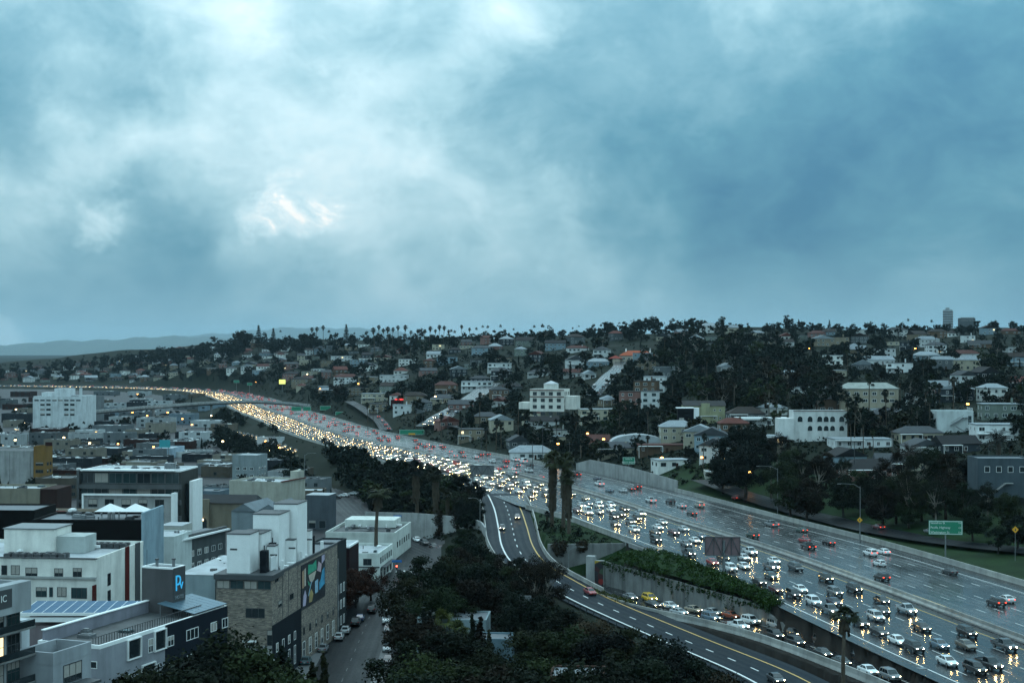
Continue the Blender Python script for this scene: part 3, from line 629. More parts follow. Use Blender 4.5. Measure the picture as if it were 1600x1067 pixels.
# ---------------------------------------------------------------- vehicles (local +Y forward, origin on the ground)
def lathe_body(st, tw=0.9):
    rows = []
    for y, zb, zt, hw in st:
        h = zt - zb; rows.append([(-hw * 0.93, y, zb), (-hw, y, zb + 0.22 * h), (-hw, y, zb + 0.68 * h), (-hw * 0.965, y, zb + 0.9 * h), (-hw * tw, y, zt), (hw * tw, y, zt), (hw * 0.965, y, zb + 0.9 * h), (hw, y, zb + 0.68 * h), (hw, y, zb + 0.22 * h), (hw * 0.93, y, zb)])
    return rows
KIND = {
 'sedan': dict(st=[(-2.36, .50, .82, .74), (-2.26, .36, .98, .86), (-1.75, .26, 1.03, .90), (-0.9, .24, .98, .91), (0.9, .24, .95, .91), (1.15, .24, .92, .90), (1.95, .26, .78, .87), (2.25, .32, .68, .80), (2.36, .40, .58, .66)], cab=(-1.85, 1.15, -1.0, 0.25, .80, .62, .95, 1.45), hl=(2.20, .62, .62), tl=(-2.30, .84, .62), wh=(-1.38, 1.42, .33)),
 'hatchback': dict(st=[(-2.05, .48, .90, .72), (-1.95, .34, 1.0, .85), (-0.9, .24, 1.0, .89), (0.85, .24, .97, .89), (1.1, .24, .95, .88), (1.75, .27, .82, .85), (2.0, .34, .70, .76), (2.08, .42, .60, .62)], cab=(-1.98, 1.1, -1.45, 0.2, .79, .62, .97, 1.50), hl=(1.95, .66, .62), tl=(-2.0, .92, .62), wh=(-1.25, 1.3, .32)),
 'suv': dict(st=[(-2.38, .52, 1.0, .78), (-2.28, .40, 1.12, .90), (-0.9, .30, 1.12, .95), (1.0, .30, 1.10, .95), (1.2, .30, 1.07, .94), (2.0, .34, .98, .91), (2.28, .40, .88, .86), (2.38, .48, .72, .74)], cab=(-2.28, 1.15, -2.0, 0.45, .86, .70, 1.1, 1.76), hl=(2.24, .80, .66), tl=(-2.36, 1.02, .72), wh=(-1.42, 1.45, .38)),
 'minivan': dict(st=[(-2.55, .46, 1.0, .80), (-2.45, .34, 1.10, .92), (-0.9, .26, 1.08, .97), (1.1, .26, 1.04, .97), (1.6, .26, .98, .95), (2.2, .30, .84, .90), (2.5, .36, .70, .80), (2.58, .44, .58, .68)], cab=(-2.48, 1.75, -2.2, 0.75, .88, .72, 1.06, 1.75), hl=(2.42, .70, .68), tl=(-2.52, 1.05, .74), wh=(-1.5, 1.5, .35)),
 'pickup': dict(st=[(-2.85, .58, .72, .85), (-2.75, .46, 1.0, .95), (-0.8, .40, 1.04, .97), (1.0, .40, 1.14, .97), (1.25, .40, 1.14, .96), (2.3, .42, 1.08, .94), (2.65, .46, .98, .90), (2.78, .54, .74, .80)], cab=(-0.75, 1.3, -0.6, 0.55, .88, .72, 1.1, 1.88), hl=(2.66, .88, .68), tl=(-2.82, .95, .80), wh=(-1.7, 1.75, .41)),
 'van': dict(st=[(-2.8, .50, 1.3, .92), (-2.75, .36, 1.45, .98), (-0.9, .30, 1.45, 1.0), (1.3, .30, 1.4, 1.0), (1.9, .30, 1.25, .98), (2.5, .34, 1.05, .92), (2.72, .40, .85, .84), (2.78, .46, .66, .74)], cab=(-2.78, 1.95, -2.72, 1.15, .96, .86, 1.4, 2.45), hl=(2.62, .86, .70), tl=(-2.8, 1.15, .86), wh=(-1.7, 1.75, .36)),
}
def cab_pts(k):
    yb0, yf0, yb1, yf1, w0, w1, z0, z1 = KIND[k]['cab']; zm = z1 - 0.03
    base = [(-w0, yb0, z0), (w0, yb0, z0), (w0, yf0, z0 - 0.03), (-w0, yf0, z0 - 0.03)]; top = [(-w1, yb1, zm), (w1, yb1, zm), (w1, yf1, zm), (-w1, yf1, zm)]
    return base, top
def lerp3(a, b, t): return tuple(x + (y - x) * t for x, y in zip(a, b))
def glass_quad(b0, b1, t0, t1, mx=0.07, my0=0.10, my1=0.10, push=(0, 0, 0)):
    q = []
    for u, v in ((mx, my0), (1 - mx, my0), (1 - mx, 1 - my1), (mx, 1 - my1)):
        p = lerp3(lerp3(b0, b1, u), lerp3(t0, t1, u), v); q.append(tuple(a + c for a, c in zip(p, push)))
    return q
def car_parts(k):
    D = KIND[k]; base, top = cab_pts(k); z1 = D['cab'][7]; P = {}
    mb = MB(); mb.quadgrid(lathe_body(D['st']), 0, True, True)
    if k == 'pickup':                                   # cargo bed: raised side walls and tailgate round a dark floor
        mb.box(-.95, -.83, -2.74, -0.82, .98, 1.24).box(.83, .95, -2.74, -0.82, .98, 1.24).box(-.83, .83, -2.78, -2.68, .98, 1.22)
    mid = [lerp3(a, b, 0.93) for a, b in zip(base, top)]
    rt = [(x * 0.9, y + (0.06 if y < 0 else -0.10), z1) for x, y, z in top]
    mb.quadgrid([base, mid, top, rt], 0, True); mb.poly(rt)
    if k in ('suv', 'minivan') : mb.box(-.62, -.57, D['cab'][2] + .1, D['cab'][3] - .2, z1, z1 + .05).box(.57, .62, D['cab'][2] + .1, D['cab'][3] - .2, z1, z1 + .05)
    P['body'] = mb.mesh('body', ['car_paint'])
    if k == 'pickup': P['cargo_bed'] = MB().box(-.83, .83, -2.68, -0.82, 1.035, 1.06).mesh('cargo_bed', ['car_black'])
    P['windshield'] = MB().poly(glass_quad(base[2], base[3], top[2], top[3], .06, .06, .08, (0, .03, .02))).mesh('windshield', ['car_glass'])
    P['rear_window'] = MB().poly(glass_quad(base[0], base[1], top[0], top[1], .08, .12, .10, (0, -.03, .02))).mesh('rear_window', ['car_glass'])
    for s, (a, b) in ((-1, (3, 0)), (1, (1, 2))):
        mb = MB(); n = (0.018 * s, 0, 0.006)
        spl = [0.06, 0.36, 0.66, 0.95] if k in ('suv', 'minivan', 'hatchback') else ([0.05, 0.48, 0.95] if k != 'van' else ([0.72, 0.95] if s > 0 else [0.05, 0.28]))
        for u0, u1 in zip(spl[:-1], spl[1:]):
            q = []
            for u, v in ((u0 + .02, .10), (u1 - .02, .10), (u1 - .02, .88), (u0 + .02, .88)):
                p = lerp3(lerp3(base[a], base[b], u), lerp3(top[a], top[b], u), v); q.append(tuple(x + c for x, c in zip(p, n)))
            mb.poly(q)
        P['side_window' + ('' if s < 0 else '#2')] = mb.mesh('side_window', ['car_glass'])
    yh_, zh, xh = D['hl']; yt, zt, xt = D['tl']
    big = 1.25 if k in ('suv', 'pickup', 'van') else 1.0
    for s in (-1, 1):
        tgn = '' if s < 0 else '#2'
        for st_, mn in (('on', 'headlight_on'), ('off', 'headlight_off')):
            mb = MB(); x = s * xh; w, h = .17, .085 * big
            mb.poly([(x - w, yh_ + .115 - .10 * (s < 0), zh - h), (x + w, yh_ + .115 - .10 * (s > 0), zh - h), (x + w, yh_ + .06 - .10 * (s > 0), zh + h), (x - w, yh_ + .06 - .10 * (s < 0), zh + h)][::-1], 0)
            mb.box(x - w - .03, x + w + .03, yh_ - .25, yh_ + .0, zh - h - .03, zh + h + .02, 1); P['headlight' + tgn + '@' + st_] = mb.mesh('headlight', [mn, 'headlight_off'])
        for st_, mn in (('on', 'tail_on'), ('off', 'tail_off')):
            mb = MB(); x = s * xt; mb.box(x - .15, x + .15, yt - .07, yt + .12, zt - .085 * big, zt + .085 * big); P['taillight' + tgn + '@' + st_] = mb.mesh('taillight', [mn])
    fy = D['st'][-1][0]; fz = D['st'][-1]
    P['grille'] = MB().box(-.42, .42, fy - .1, fy + .025, fz[1] + .06, fz[2] + .03).mesh('grille', ['car_black'])
    P['license_plate'] = MB().box(-.16, .16, D['st'][0][0] - .02, D['st'][0][0] + .05, .62, .76).mesh('license_plate', ['plate'])
    yr, yf, r = D['wh']; hw = D['st'][3][3]
    wm = MB(); rows = []
    for x in (-.12, .12): rows.append([(x, r * cos(2 * pi * j / 14), r * sin(2 * pi * j / 14)) for j in range(14)])
    wm.quadgrid(rows, 0, True, True)
    for s in (-1, 1): wm.poly([(s * .125, .62 * r * cos(2 * pi * j / 10) , s * .62 * r * sin(2 * pi * j / 10)) for j in range(10)], 1)
    wme = wm.mesh('wheel', ['tyre', 'rim'])
    P['wheels'] = (wme, [(sx * (hw - .09), y, r) for sx in (-1, 1) for y in (yr, yf)])
    return P
PARTS = {k: car_parts(k) for k in KIND}
def join_meshes(name, items, mats):
    """merge (mesh, offset) items into one mesh with the given material list"""
    mb = MB(); pos = {M[m].name: i for i, m in enumerate(mats)}
    for me, off in items:
        i = len(mb.v); mb.v += [(v.co.x + off[0], v.co.y + off[1], v.co.z + off[2]) for v in me.vertices]
        for p in me.polygons: mb.f.append(tuple(i + a for a in p.vertices)); mb.m.append(pos[me.materials[p.material_index].name])
    return mb.mesh(name, mats)
def whole_car(k, head, tail):
    P = PARTS[k]; it = []
    for n, me in P.items():
        if n == 'wheels': it += [(me[0], l) for l in me[1]]
        elif '@' in n:
            on = head if n.startswith('head') else tail
            if n.endswith('@on') == on: it.append((me, (0, 0, 0)))
        elif n not in ('license_plate',): it.append((me, (0, 0, 0)))
    return join_meshes('car', it, ['car_paint', 'car_glass', 'car_black', 'tyre', 'rim', 'headlight_on', 'headlight_off', 'tail_on', 'tail_off'])
_whole = {}
def small_car(k, head, tail):
    if (k, head, tail) not in _whole: _whole[(k, head, tail)] = whole_car(k, head, tail)
    return _whole[(k, head, tail)]
CC = {'white': (.70, .72, .72), 'silver': (.42, .44, .45), 'grey': (.16, .17, .18), 'dark grey': (.06, .065, .07), 'black': (.016, .017, .019), 'blue': (.03, .07, .15), 'navy': (.015, .022, .05), 'dark': (.022, .026, .030), 'maroon': (.09, .018, .022), 'red': (.33, .018, .022), 'tan': (.30, .25, .19), 'bronze': (.15, .13, .105), 'teal': (.02, .07, .085), 'green': (.018, .045, .035), 'yellow': (.62, .38, .015), 'orange': (.36, .075, .03), 'blue grey': (.13, .19, .24), 'beige': (.38, .35, .30), 'brown': (.06, .042, .034)}
CNAME = {'dark': 'charcoal', 'green': 'dark green', 'teal': 'dark teal'}
NAMES = {'sedan': 'sedan', 'hatchback': 'hatchback', 'suv': 'sport_utility_car', 'minivan': 'minivan', 'pickup': 'pickup_truck', 'van': 'delivery_van'}
WORD = {'sedan': 'sedan', 'hatchback': 'hatchback', 'suv': 'SUV', 'minivan': 'minivan', 'pickup': 'pickup truck', 'van': 'delivery van'}
CARS = []            # (object, kind, colour, road, X, Y)
def add_car(kind, colour, X, Y, z, rz, road, head=True, tail=False, detail=True, pitch=0.0, group=None):
    cf = rnd.uniform(0.85, 1.15); col = tuple(c * cf for c in CC[colour])
    if detail:
        root = empty(NAMES[kind], (X, Y, z)); root.rotation_euler = (pitch, 0, rz)
        P = PARTS[kind]
        for n, me in P.items():
            if n == 'wheels':
                for l in me[1]: put('wheel', me[0], root, l)
            elif '@' in n:
                on = head if n.startswith('head') else tail
                if n.endswith('@on') == on: put(n.split('@')[0].split('#')[0], me, root)
            else:
                o = put(n.split('#')[0], me, root)
                if n == 'body': o.color = (*col, 1)
    else:
        root = put(NAMES[kind], small_car(kind, head, tail), None, (X, Y, z), None); root.rotation_euler = (pitch, 0, rz); root.color = (*col, 1)
    root.scale = (1.0, 1.0, 1.0)
    root['category'] = 'van' if kind in ('van',) else ('truck' if kind == 'pickup' else 'car')
    CARS.append([root, kind, colour, road, X, Y, group]); return root
K5, K5b, K7b, K6b, K8 = (1200, 680, 2.7575), (860, 760, 5.3333), (1040, 780, 6.6667), (740, 700, 6.6667), (960, 900, 5.0)
S, U, P_, V, Hh, Mv = 'sedan', 'suv', 'pickup', 'van', 'hatchback', 'minivan'
LIST = [
 (K5, 'SB', [(250, 615, U, 'black'), (288, 675, U, 'grey'), (373, 660, U, 'black'), (197, 715, U, 'white'), (285, 715, S, 'navy'), (268, 752, P_, 'grey'), (490, 708, S, 'black'), (490, 752, S, 'black'), (465, 780, U, 'silver'), (400, 805, Hh, 'dark'), (480, 843, S, 'black'), (598, 750, P_, 'silver'), (663, 823, S, 'black'), (558, 880, S, 'white'), (630, 912, U, 'black'), (738, 897, S, 'blue grey'), (853, 900, S, 'bronze'), (858, 848, U, 'black'), (1020, 905, P_, 'dark grey'), (773, 970, S, 'white'), (893, 1003, U, 'black'), (955, 985, P_, 'black')]),
 (K7b, 'SB', [(490, 650, S, 'red'), (600, 610, U, 'dark'), (880, 545, P_, 'white'), (815, 600, S, 'white'), (680, 715, U, 'white'), (815, 690, S, 'white'), (1130, 635, S, 'white'), (1100, 700, P_, 'grey'), (1100, 790, S, 'teal'), (980, 850, S, 'black'), (1150, 930, S, 'maroon'), (1355, 705, Mv, 'dark grey'), (1405, 930, S, 'white'), (1330, 985, U, 'dark')]),
 (K5b, 'SB', [(295, 97, S, 'tan'), (175, 60, S, 'dark'), (260, 155, Hh, 'silver'), (318, 140, S, 'blue grey'), (398, 122, S, 'silver'), (405, 160, U, 'white'), (410, 208, S, 'silver'), (225, 195, S, 'maroon'), (310, 215, V, 'white'), (503, 155, U, 'white'), (505, 192, S, 'white'), (530, 250, U, 'dark'), (590, 228, S, 'dark'), (615, 190, U, 'brown'), (540, 310, Hh, 'brown'), (670, 295, U, 'grey'), (697, 358, U, 'white'), (725, 265, U, 'dark'), (750, 225, P_, 'silver'), (930, 293, S, 'silver'), (898, 335, S, 'white'), (872, 378, S, 'dark'), (1027, 378, S, 'maroon'), (1110, 350, S, 'silver'), (880, 440, U, 'dark'), (1205, 445, S, 'white'), (1255, 410, S, 'blue grey'), (1132, 475, S, 'grey'), (1155, 555, P_, 'black')]),
 (K6b, 'SB', [(135, 435, U, 'silver'), (70, 345, S, 'grey'), (180, 365, S, 'white'), (265, 390, S, 'dark'), (295, 340, S, 'silver'), (245, 275, U, 'white'), (335, 318, S, 'grey'), (360, 418, S, 'black'), (378, 378, S, 'silver'), (410, 300, U, 'green'), (432, 350, S, 'dark'), (470, 447, S, 'white'), (520, 405, S, 'black'), (545, 345, S, 'white'), (635, 400, S, 'grey'), (690, 375, S, 'dark'), (625, 448, Hh, 'grey'), (590, 500, S, 'black'), (750, 425, S, 'silver'), (750, 482, U, 'dark grey'), (800, 572, Hh, 'black'), (110, 305, S, 'white'), (190, 300, S, 'dark'), (30, 325, S, 'white'), (15, 405, S, 'silver'), (560, 378, S, 'white')]),
 (K5, 'NB', [(15, 383, P_, 'grey'), (143, 407, S, 'green'), (155, 450, S, 'red'), (172, 478, P_, 'black'), (260, 460, S, 'black'), (440, 507, U, 'white'), (497, 500, S, 'white'), (480, 550, Hh, 'white'), (490, 612, U, 'black'), (782, 585, S, 'dark'), (982, 720, U, 'black'), (1025, 703, S, 'white')]),
 (K5b, 'NB', [(493, 30, S, 'blue grey'), (608, 32, S, 'silver'), (672, 18, S, 'black'), (722, 3, U, 'maroon'), (835, 115, P_, 'white'), (1000, 125, U, 'dark'), (1093, 160, S, 'silver'), (1240, 155, U, 'beige'), (1178, 220, S, 'black')]),
 (K7b, 'NB', [(1070, 250, P_, 'silver'), (905, 375, U, 'green')]),
 (K6b, 'NB', [(195, 135, U, 'white'), (335, 140, U, 'red'), (450, 180, U, 'grey'), (250, 215, S, 'red'), (315, 190, S, 'navy'), (400, 215, S, 'white'), (440, 252, P_, 'white'), (585, 180, U, 'dark'), (575, 232, P_, 'white'), (515, 140, V, 'white'), (695, 300, S, 'red'), (1070, 275, P_, 'maroon'), (1285, 315, S, 'navy'), (1308, 372, P_, 'white')]),
 (K6b, 'RA', [(455, 712, S, 'dark'), (297, 822, S, 'dark')]), (K5b, 'RA', [(330, 872, S, 'red')]), (K5, 'RA', [(35, 1045, S, 'dark')]),
 (K8, 'RB', [(125, 158, S, 'grey'), (275, 172, U, 'yellow'), (300, 217, S, 'dark'), (435, 227, S, 'white'), (507, 277, S, 'silver'), (620, 257, S, 'tan'), (770, 277, S, 'silver'), (755, 322, U, 'blue grey'), (915, 302, S, 'orange'), (970, 387, P_, 'white'), (1065, 347, U, 'white')]),
 (K5, 'RB', [(35, 815, U, 'silver'), (30, 860, U, 'black'), (117, 850, Hh, 'dark'), (120, 890, U, 'black'), (235, 885, U, 'brown'), (238, 935, S, 'dark'), (318, 972, S, 'dark'), (388, 945, S, 'black'), (432, 1010, S, 'white'), (525, 990, S, 'navy'), (527, 1035, U, 'grey'), (665, 1035, P_, 'grey')]),
]
RPATH = {'SB': MED, 'NB': MED, 'RA': RA, 'RB': RB}
PLACED = []
for (ox, oy, sc), road, items in LIST:
    for cx_, cy_, kd, colr in items:
        X, Y, z, d = on_path(RPATH[road], ox + cx_ / sc, oy + cy_ / sc, 0.65); z -= 0.65
        P = RPATH[road]
        if road == 'SB': d = max(min(d, -4.6), -27.0)
        if road == 'NB': d = min(max(d, 4.6), 29.5)
        if road == 'RB': d = max(min(d, 3.6), -3.4)
        rz = path_heading(P, X, Y) + (0 if road == 'NB' else pi)
        head = road != 'NB' and not (colr == 'bronze' or (kd == 'minivan'))
        if road == 'RA' and colr == 'red': head = False
        tail = road == 'NB' and rnd.random() < 0.75
        zr = {'SB': 0.005, 'NB': 0.006, 'RA': 0.015, 'RB': 0.022}[road]
        pit = 0.0
        if road in ('RA', 'RB'):
            k = int(np.argmin((P[:, 0] - X) ** 2 + (P[:, 1] - Y) ** 2)); k2 = min(k + 1, len(P) - 1); k1 = max(k - 1, 0); g_ = (P[k2][2] - P[k1][2]) / np.linalg.norm(P[k2][:2] - P[k1][:2]); pit = -math.atan(g_)
        if any(abs(X - a) ** 2 + abs(Y - b) ** 2 < 2.3 ** 2 for a, b in PLACED): continue
        PLACED.append((X, Y)); add_car(kd, colr, X, Y, z + zr, rz + rnd.uniform(-.02, .02), road, head, tail, True, pit)
# ---- the jam further on: lane by lane
def lane_pt(d, t, S_=[None]):
    if S_[0] is None: S_[0] = np.concatenate([[0], np.cumsum(np.linalg.norm(np.diff(MED[:, :2], axis=0), axis=1))])
    s = S_[0]; x = np.interp(t, s, MED[:, 0]); y = np.interp(t, s, MED[:, 1]); x2 = np.interp(t + 2, s, MED[:, 0]); y2 = np.interp(t + 2, s, MED[:, 1]); n = math.hypot(x2 - x, y2 - y); tx, ty = (x2 - x) / n, (y2 - y) / n
    return x + ty * d, y - tx * d, math.atan2(-tx, ty)
r2 = random.Random(11); far = []
cols_ = ['white'] * 6 + ['silver'] * 5 + ['grey'] * 4 + ['black'] * 6 + ['dark'] * 4 + ['blue', 'navy', 'red', 'maroon', 'tan', 'blue grey']
for lane in range(7):
    d = -(5.8 + LW * lane); t = 330 + r2.uniform(0, 8)
    while t < 2480:
        X, Y, hd = lane_pt(d + r2.uniform(-.45, .45), t)
        lim = 565 if lane < 6 else 600
        if Y > lim and (lane < 6 or Y < 1000) and all((X - a) ** 2 + (Y - b) ** 2 > 30 for a, b in PLACED): far.append((Y, X, hd + pi, r2.choice([S, S, S, U, U, P_, Hh, Mv, V if r2.random() < .3 else S]), r2.choice(cols_), 'SB'))
        t += r2.uniform(7.4, 10.5) if Y < 1000 else (r2.uniform(8.5, 14) if Y < 1500 else r2.uniform(11, 20))
for lane in range(6):
    d = 5.8 + LW * lane; t = 520 + r2.uniform(0, 60)
    while t < 2300:
        X, Y, hd = lane_pt(d, t)
        if Y > 640 and all((X - a) ** 2 + (Y - b) ** 2 > 60 for a, b in PLACED): far.append((Y, X, hd, r2.choice([S, S, U, U, P_, Hh]), r2.choice(cols_ + ['red', 'maroon']), 'NB'))
        t += r2.uniform(22, 75)
far.sort()
n_near = 290 - len(CARS); mass = []
for i, (Y, X, hd, kd, c, road) in enumerate(far):
    if i < n_near - 48: add_car(kd, c, X, Y, 0.005, hd, road, road == 'SB', road == 'NB', False)
    else: mass.append((X, Y, hd, c, road))
def car_mass(name, items, lights=True, z=0.02):
    """far traffic that reads as one band of cars and lamps: low body, cabin, two lamps each, merged"""
    mats = ['far_white', 'far_grey', 'far_dark', 'car_glass', 'headlight_far', 'tail_on', 'headlight_mid', 'headlight_strong']
    mat('far_white', (.6, .62, .62), .35, 0); mat('far_grey', (.2, .21, .22), .35, 0); mat('far_dark', (.03, .032, .036), .35, 0)
    mb = MB()
    for it in items:
        X, Y, hd, c, road = it[:5]; zz = it[5] if len(it) > 5 else z; tmp = MB(); ci = 0 if c in ('white', 'silver') else (1 if c in ('grey', 'tan', 'blue grey') else 2)
        tmp.box(-.9, .9, -2.2, 2.2, .3, .95, ci)
        i = len(tmp.v); b = [(-.82, -1.7, .95), (.82, -1.7, .95), (.82, 1.0, .95), (-.82, 1.0, .95)]; t_ = [(-.65, -1.1, 1.5), (.65, -1.1, 1.5), (.65, .3, 1.5), (-.65, .3, 1.5)]
        tmp.quadgrid([b, t_], 3, True); tmp.poly(t_, ci)
        if lights:
            if road == 'SB':
                li = r2.choice([4, 4, 6, 6, 7])
                for x in (-.64, .64): tmp.poly([(x + .22, 2.24, .50), (x - .22, 2.24, .50), (x - .22, 2.24, .80), (x + .22, 2.24, .80)], li)
            else:
                for x in (-.65, .65): tmp.poly([(x - .17, -2.24, .7), (x + .17, -2.24, .7), (x + .17, -2.24, .92), (x - .17, -2.24, .92)], 5)
        cs_, sn = cos(hd), sin(hd); k = len(mb.v)
        mb.v += [(X + x * cs_ - y * sn, Y + x * sn + y * cs_, zz + w) for x, y, w in tmp.v]; mb.f += [tuple(k + a for a in f_) for f_ in tmp.f]; mb.m += tmp.m
    o = mb.build(name, mats); stuff(o); return o

# ---------------------------------------------------------------- vegetation prototypes
def leaf_quads(C, R, per, size, rng, shell=0.5, flat=0.55):
    """leaf-sized faces spread through clumps (centres C, radii R)"""
    C = np.repeat(np.asarray(C, float), per, 0); R = np.repeat(np.asarray(R, float), per, 0); n = len(C)
    d = rng.normal(size=(n, 3)); d /= np.linalg.norm(d, axis=1)[:, None]
    r = shell + (1 - shell) * rng.random((n, 1)); r *= 1 + 0.18 * rng.normal(size=(n, 1))
    p = C + d * R * r
    nn = d + 0.9 * rng.normal(size=(n, 3)); nn[:, 2] += flat; nn /= np.linalg.norm(nn, axis=1)[:, None]
    t = np.cross(nn, rng.normal(size=(n, 3))); t /= np.linalg.norm(t, axis=1)[:, None]; b = np.cross(nn, t)
    s = size * (0.55 + 0.9 * rng.random((n, 1))); asp = 0.45 + 0.4 * rng.random((n, 1))
    v = np.stack([p - t * s, p - b * s * asp, p + t * s, p + b * s * asp], 1).reshape(-1, 3)
    return v, np.arange(4 * n).reshape(-1, 4)
def leafy(kind, seed, H, cr, nclump, clr, per, size, z0=0.3, trunk_r=0.28, lean=0.0, spread=1.0):
    rng = np.random.default_rng(seed); r = random.Random(seed); C = []; R = []
    zc = H * (z0 + 1) / 2; rz = H * (1 - z0) / 2
    while len(C) < nclump:
        p = rng.uniform(-1, 1, 3); q = np.linalg.norm(p)
        if q > 1 or q < 0.28: continue
        if kind == 'euc' and abs(p[2]) < 0.5 and q < 0.5: continue
        w = (1 - 0.35 * max(p[2], 0)) if kind != 'pine' else (1.0 if p[2] > -0.3 else 0.7)
        C.append((p[0] * cr * w * spread + lean * (p[2] + 1), p[1] * cr * w * spread, zc + p[2] * rz)); k = clr * r.uniform(0.65, 1.25); R.append((k, k, k * r.uniform(0.5, 0.85)))
    v, f = leaf_quads(C, R, per, size, rng)
    crown = np_mesh('crown', v, f, ['leaf'])
    mb = MB(); top = (lean * 0.8, 0, H * (z0 + 0.35)); m1 = (lean * 0.25 + r.uniform(-.3, .3), r.uniform(-.3, .3), H * 0.25)
    mb.tube([(0, 0, -0.8), m1, top], [trunk_r * 1.25, trunk_r * 0.9, trunk_r * 0.45], 7)
    for c in C[::max(1, len(C) // 9)]:
        a = lerp3(m1, top, r.uniform(0.2, 0.9)); mid_ = lerp3(a, c, 0.5); mb.tube([a, (mid_[0], mid_[1], mid_[2] - 0.4), c], [trunk_r * 0.42, trunk_r * 0.28, trunk_r * 0.1], 5, cap=False)
    return {'crown': crown, 'trunk': mb.mesh('trunk', ['bark'], True), 'H': H}
def cypress(seed, H, cr, n, size):
    rng = np.random.default_rng(seed); C = []; R = []
    for k in range(n):
        z = H * (0.06 + 0.92 * k / n); w = cr * (1 - (z / H) ** 1.6) + 0.12; a = rng.uniform(0, 6.28); C.append((cos(a) * w * 0.45, sin(a) * w * 0.45, z)); R.append((w * 0.7, w * 0.7, H / n * 2.2))
    v, f = leaf_quads(C, R, 70, size, rng); return {'crown': np_mesh('crown', v, f, ['leaf']), 'trunk': MB().tube([(0, 0, -0.8), (0, 0, H * 0.6)], [0.2, 0.06], 6).mesh('trunk', ['bark']), 'H': H}
def norfolk(seed, H, cr):
    rng = np.random.default_rng(seed); C = []; R = []
    for k in range(13):
        z = H * (0.16 + 0.82 * k / 13); w = cr * (1 - k / 13.5)
        for j in range(6):
            a = j * 1.047 + k * 0.5
            for q in (0.35, 0.75): C.append((cos(a) * w * q, sin(a) * w * q, z + 0.25 * q * w * 0.3)); R.append((w * 0.26 + .1, w * 0.26 + .1, 0.28))
    v, f = leaf_quads(C, R, 9, 0.5, rng); return {'crown': np_mesh('crown', v, f, ['leaf']), 'trunk': MB().tube([(0, 0, -0.8), (0, 0, H)], [0.35, 0.05], 6).mesh('trunk', ['bark']), 'H': H}
def fan_palm(seed, H, cr, n, skirt, tr, lean=0.5):
    r = random.Random(seed); mb = MB(); top = Vector((lean, 0, H - cr * 0.55)); mid_ = Vector((lean * 0.2, 0, H * 0.5))
    mb.tube([(0, 0, -0.8), (0, 0, 0.5), mid_, top], [tr * 1.5, tr * 1.15, tr * 0.9, tr * 0.75], 8); tm = mb.mesh('trunk', ['bark'], True)
    def frond(m, az, el, L, droop):
        d = Vector((cos(az) * cos(el), sin(az) * cos(el), sin(el))); side = d.cross(Vector((0, 0, 1))).normalized(); up = side.cross(d)
        hub = top + d * L * 0.45; m.poly([top + side * .04, top - side * .04, hub - side * .03, hub + side * .03])
        for k in range(9):
            a = (k - 4) * 0.36; dd = (d * cos(a) + side * sin(a)); tip = hub + dd * L * (0.62 - 0.03 * abs(k - 4)) + Vector((0, 0, -droop * L * (0.25 + 0.1 * abs(k - 4)))); w = dd.cross(up).normalized() * L * 0.07; mp_ = hub + dd * L * 0.3
            m.poly([hub, mp_ + w, tip, mp_ - w])
    m = MB()
    for i in range(n): frond(m, r.uniform(0, 6.28), rad(r.uniform(-38, 82)), cr * r.uniform(0.85, 1.15), r.uniform(0.3, 0.8))
    out = {'crown': m.mesh('crown', ['frond']), 'trunk': tm, 'H': H, 'palm': True}
    if skirt > 0:
        m = MB()
        for i in range(int(skirt * 26)):
            az = r.uniform(0, 6.28); zz = H - cr * 0.7 - r.random() * skirt; rr = tr + 0.34 * (0.4 + 0.6 * r.random()) * (1 - 0.35 * (H - zz) / (skirt + cr)); xx = lean * zz / H
            p = Vector((xx + cos(az) * rr, sin(az) * rr, zz)); s_ = Vector((-sin(az), cos(az), 0)) * r.uniform(.15, .4); q = Vector((cos(az) * 0.25, sin(az) * 0.25, -r.uniform(0.8, 1.7)))
            m.poly([p - s_ * .4, p + s_ * .4, p + q + s_, p + q - s_])
        out['skirt'] = m.mesh('skirt', ['bark'])
    return out
def date_palm(seed, H, cr, n=46):
    r = random.Random(seed); top = Vector((0, 0, H - cr * 0.5)); tm = MB().tube([(0, 0, -0.8), (0, 0, 1), (0, 0, H - cr * 0.5)], [0.6, 0.45, 0.5], 9).mesh('trunk', ['bark'], True); m = MB()
    for i in range(n):
        az = r.uniform(0, 6.28); el = rad(r.uniform(-25, 80)); d = Vector((cos(az), sin(az), 0)); sd_ = Vector((-sin(az), cos(az), 0)); L = cr * r.uniform(.9, 1.1); pts = []
        for k in range(6):
            t = k / 5; pts.append(top + d * (L * t * cos(el) * (1 + .15 * t)) + Vector((0, 0, L * t * sin(el) - L * 0.55 * t * t)))
        for k in range(5):
            for s_ in (-1, 1):
                for h in (0.0, 0.5):
                    a = pts[k].lerp(pts[k + 1], h); b = pts[k].lerp(pts[k + 1], h + 0.3); w = cr * 0.17 * (1 - 0.6 * (k + h) / 5); e = a + sd_ * s_ * w + Vector((0, 0, -w * 0.55)) + d * w * 0.6; m.poly([a, b, e])
    return {'crown': m.mesh('crown', ['frond']), 'trunk': tm, 'H': H, 'palm': True}
PT = {}
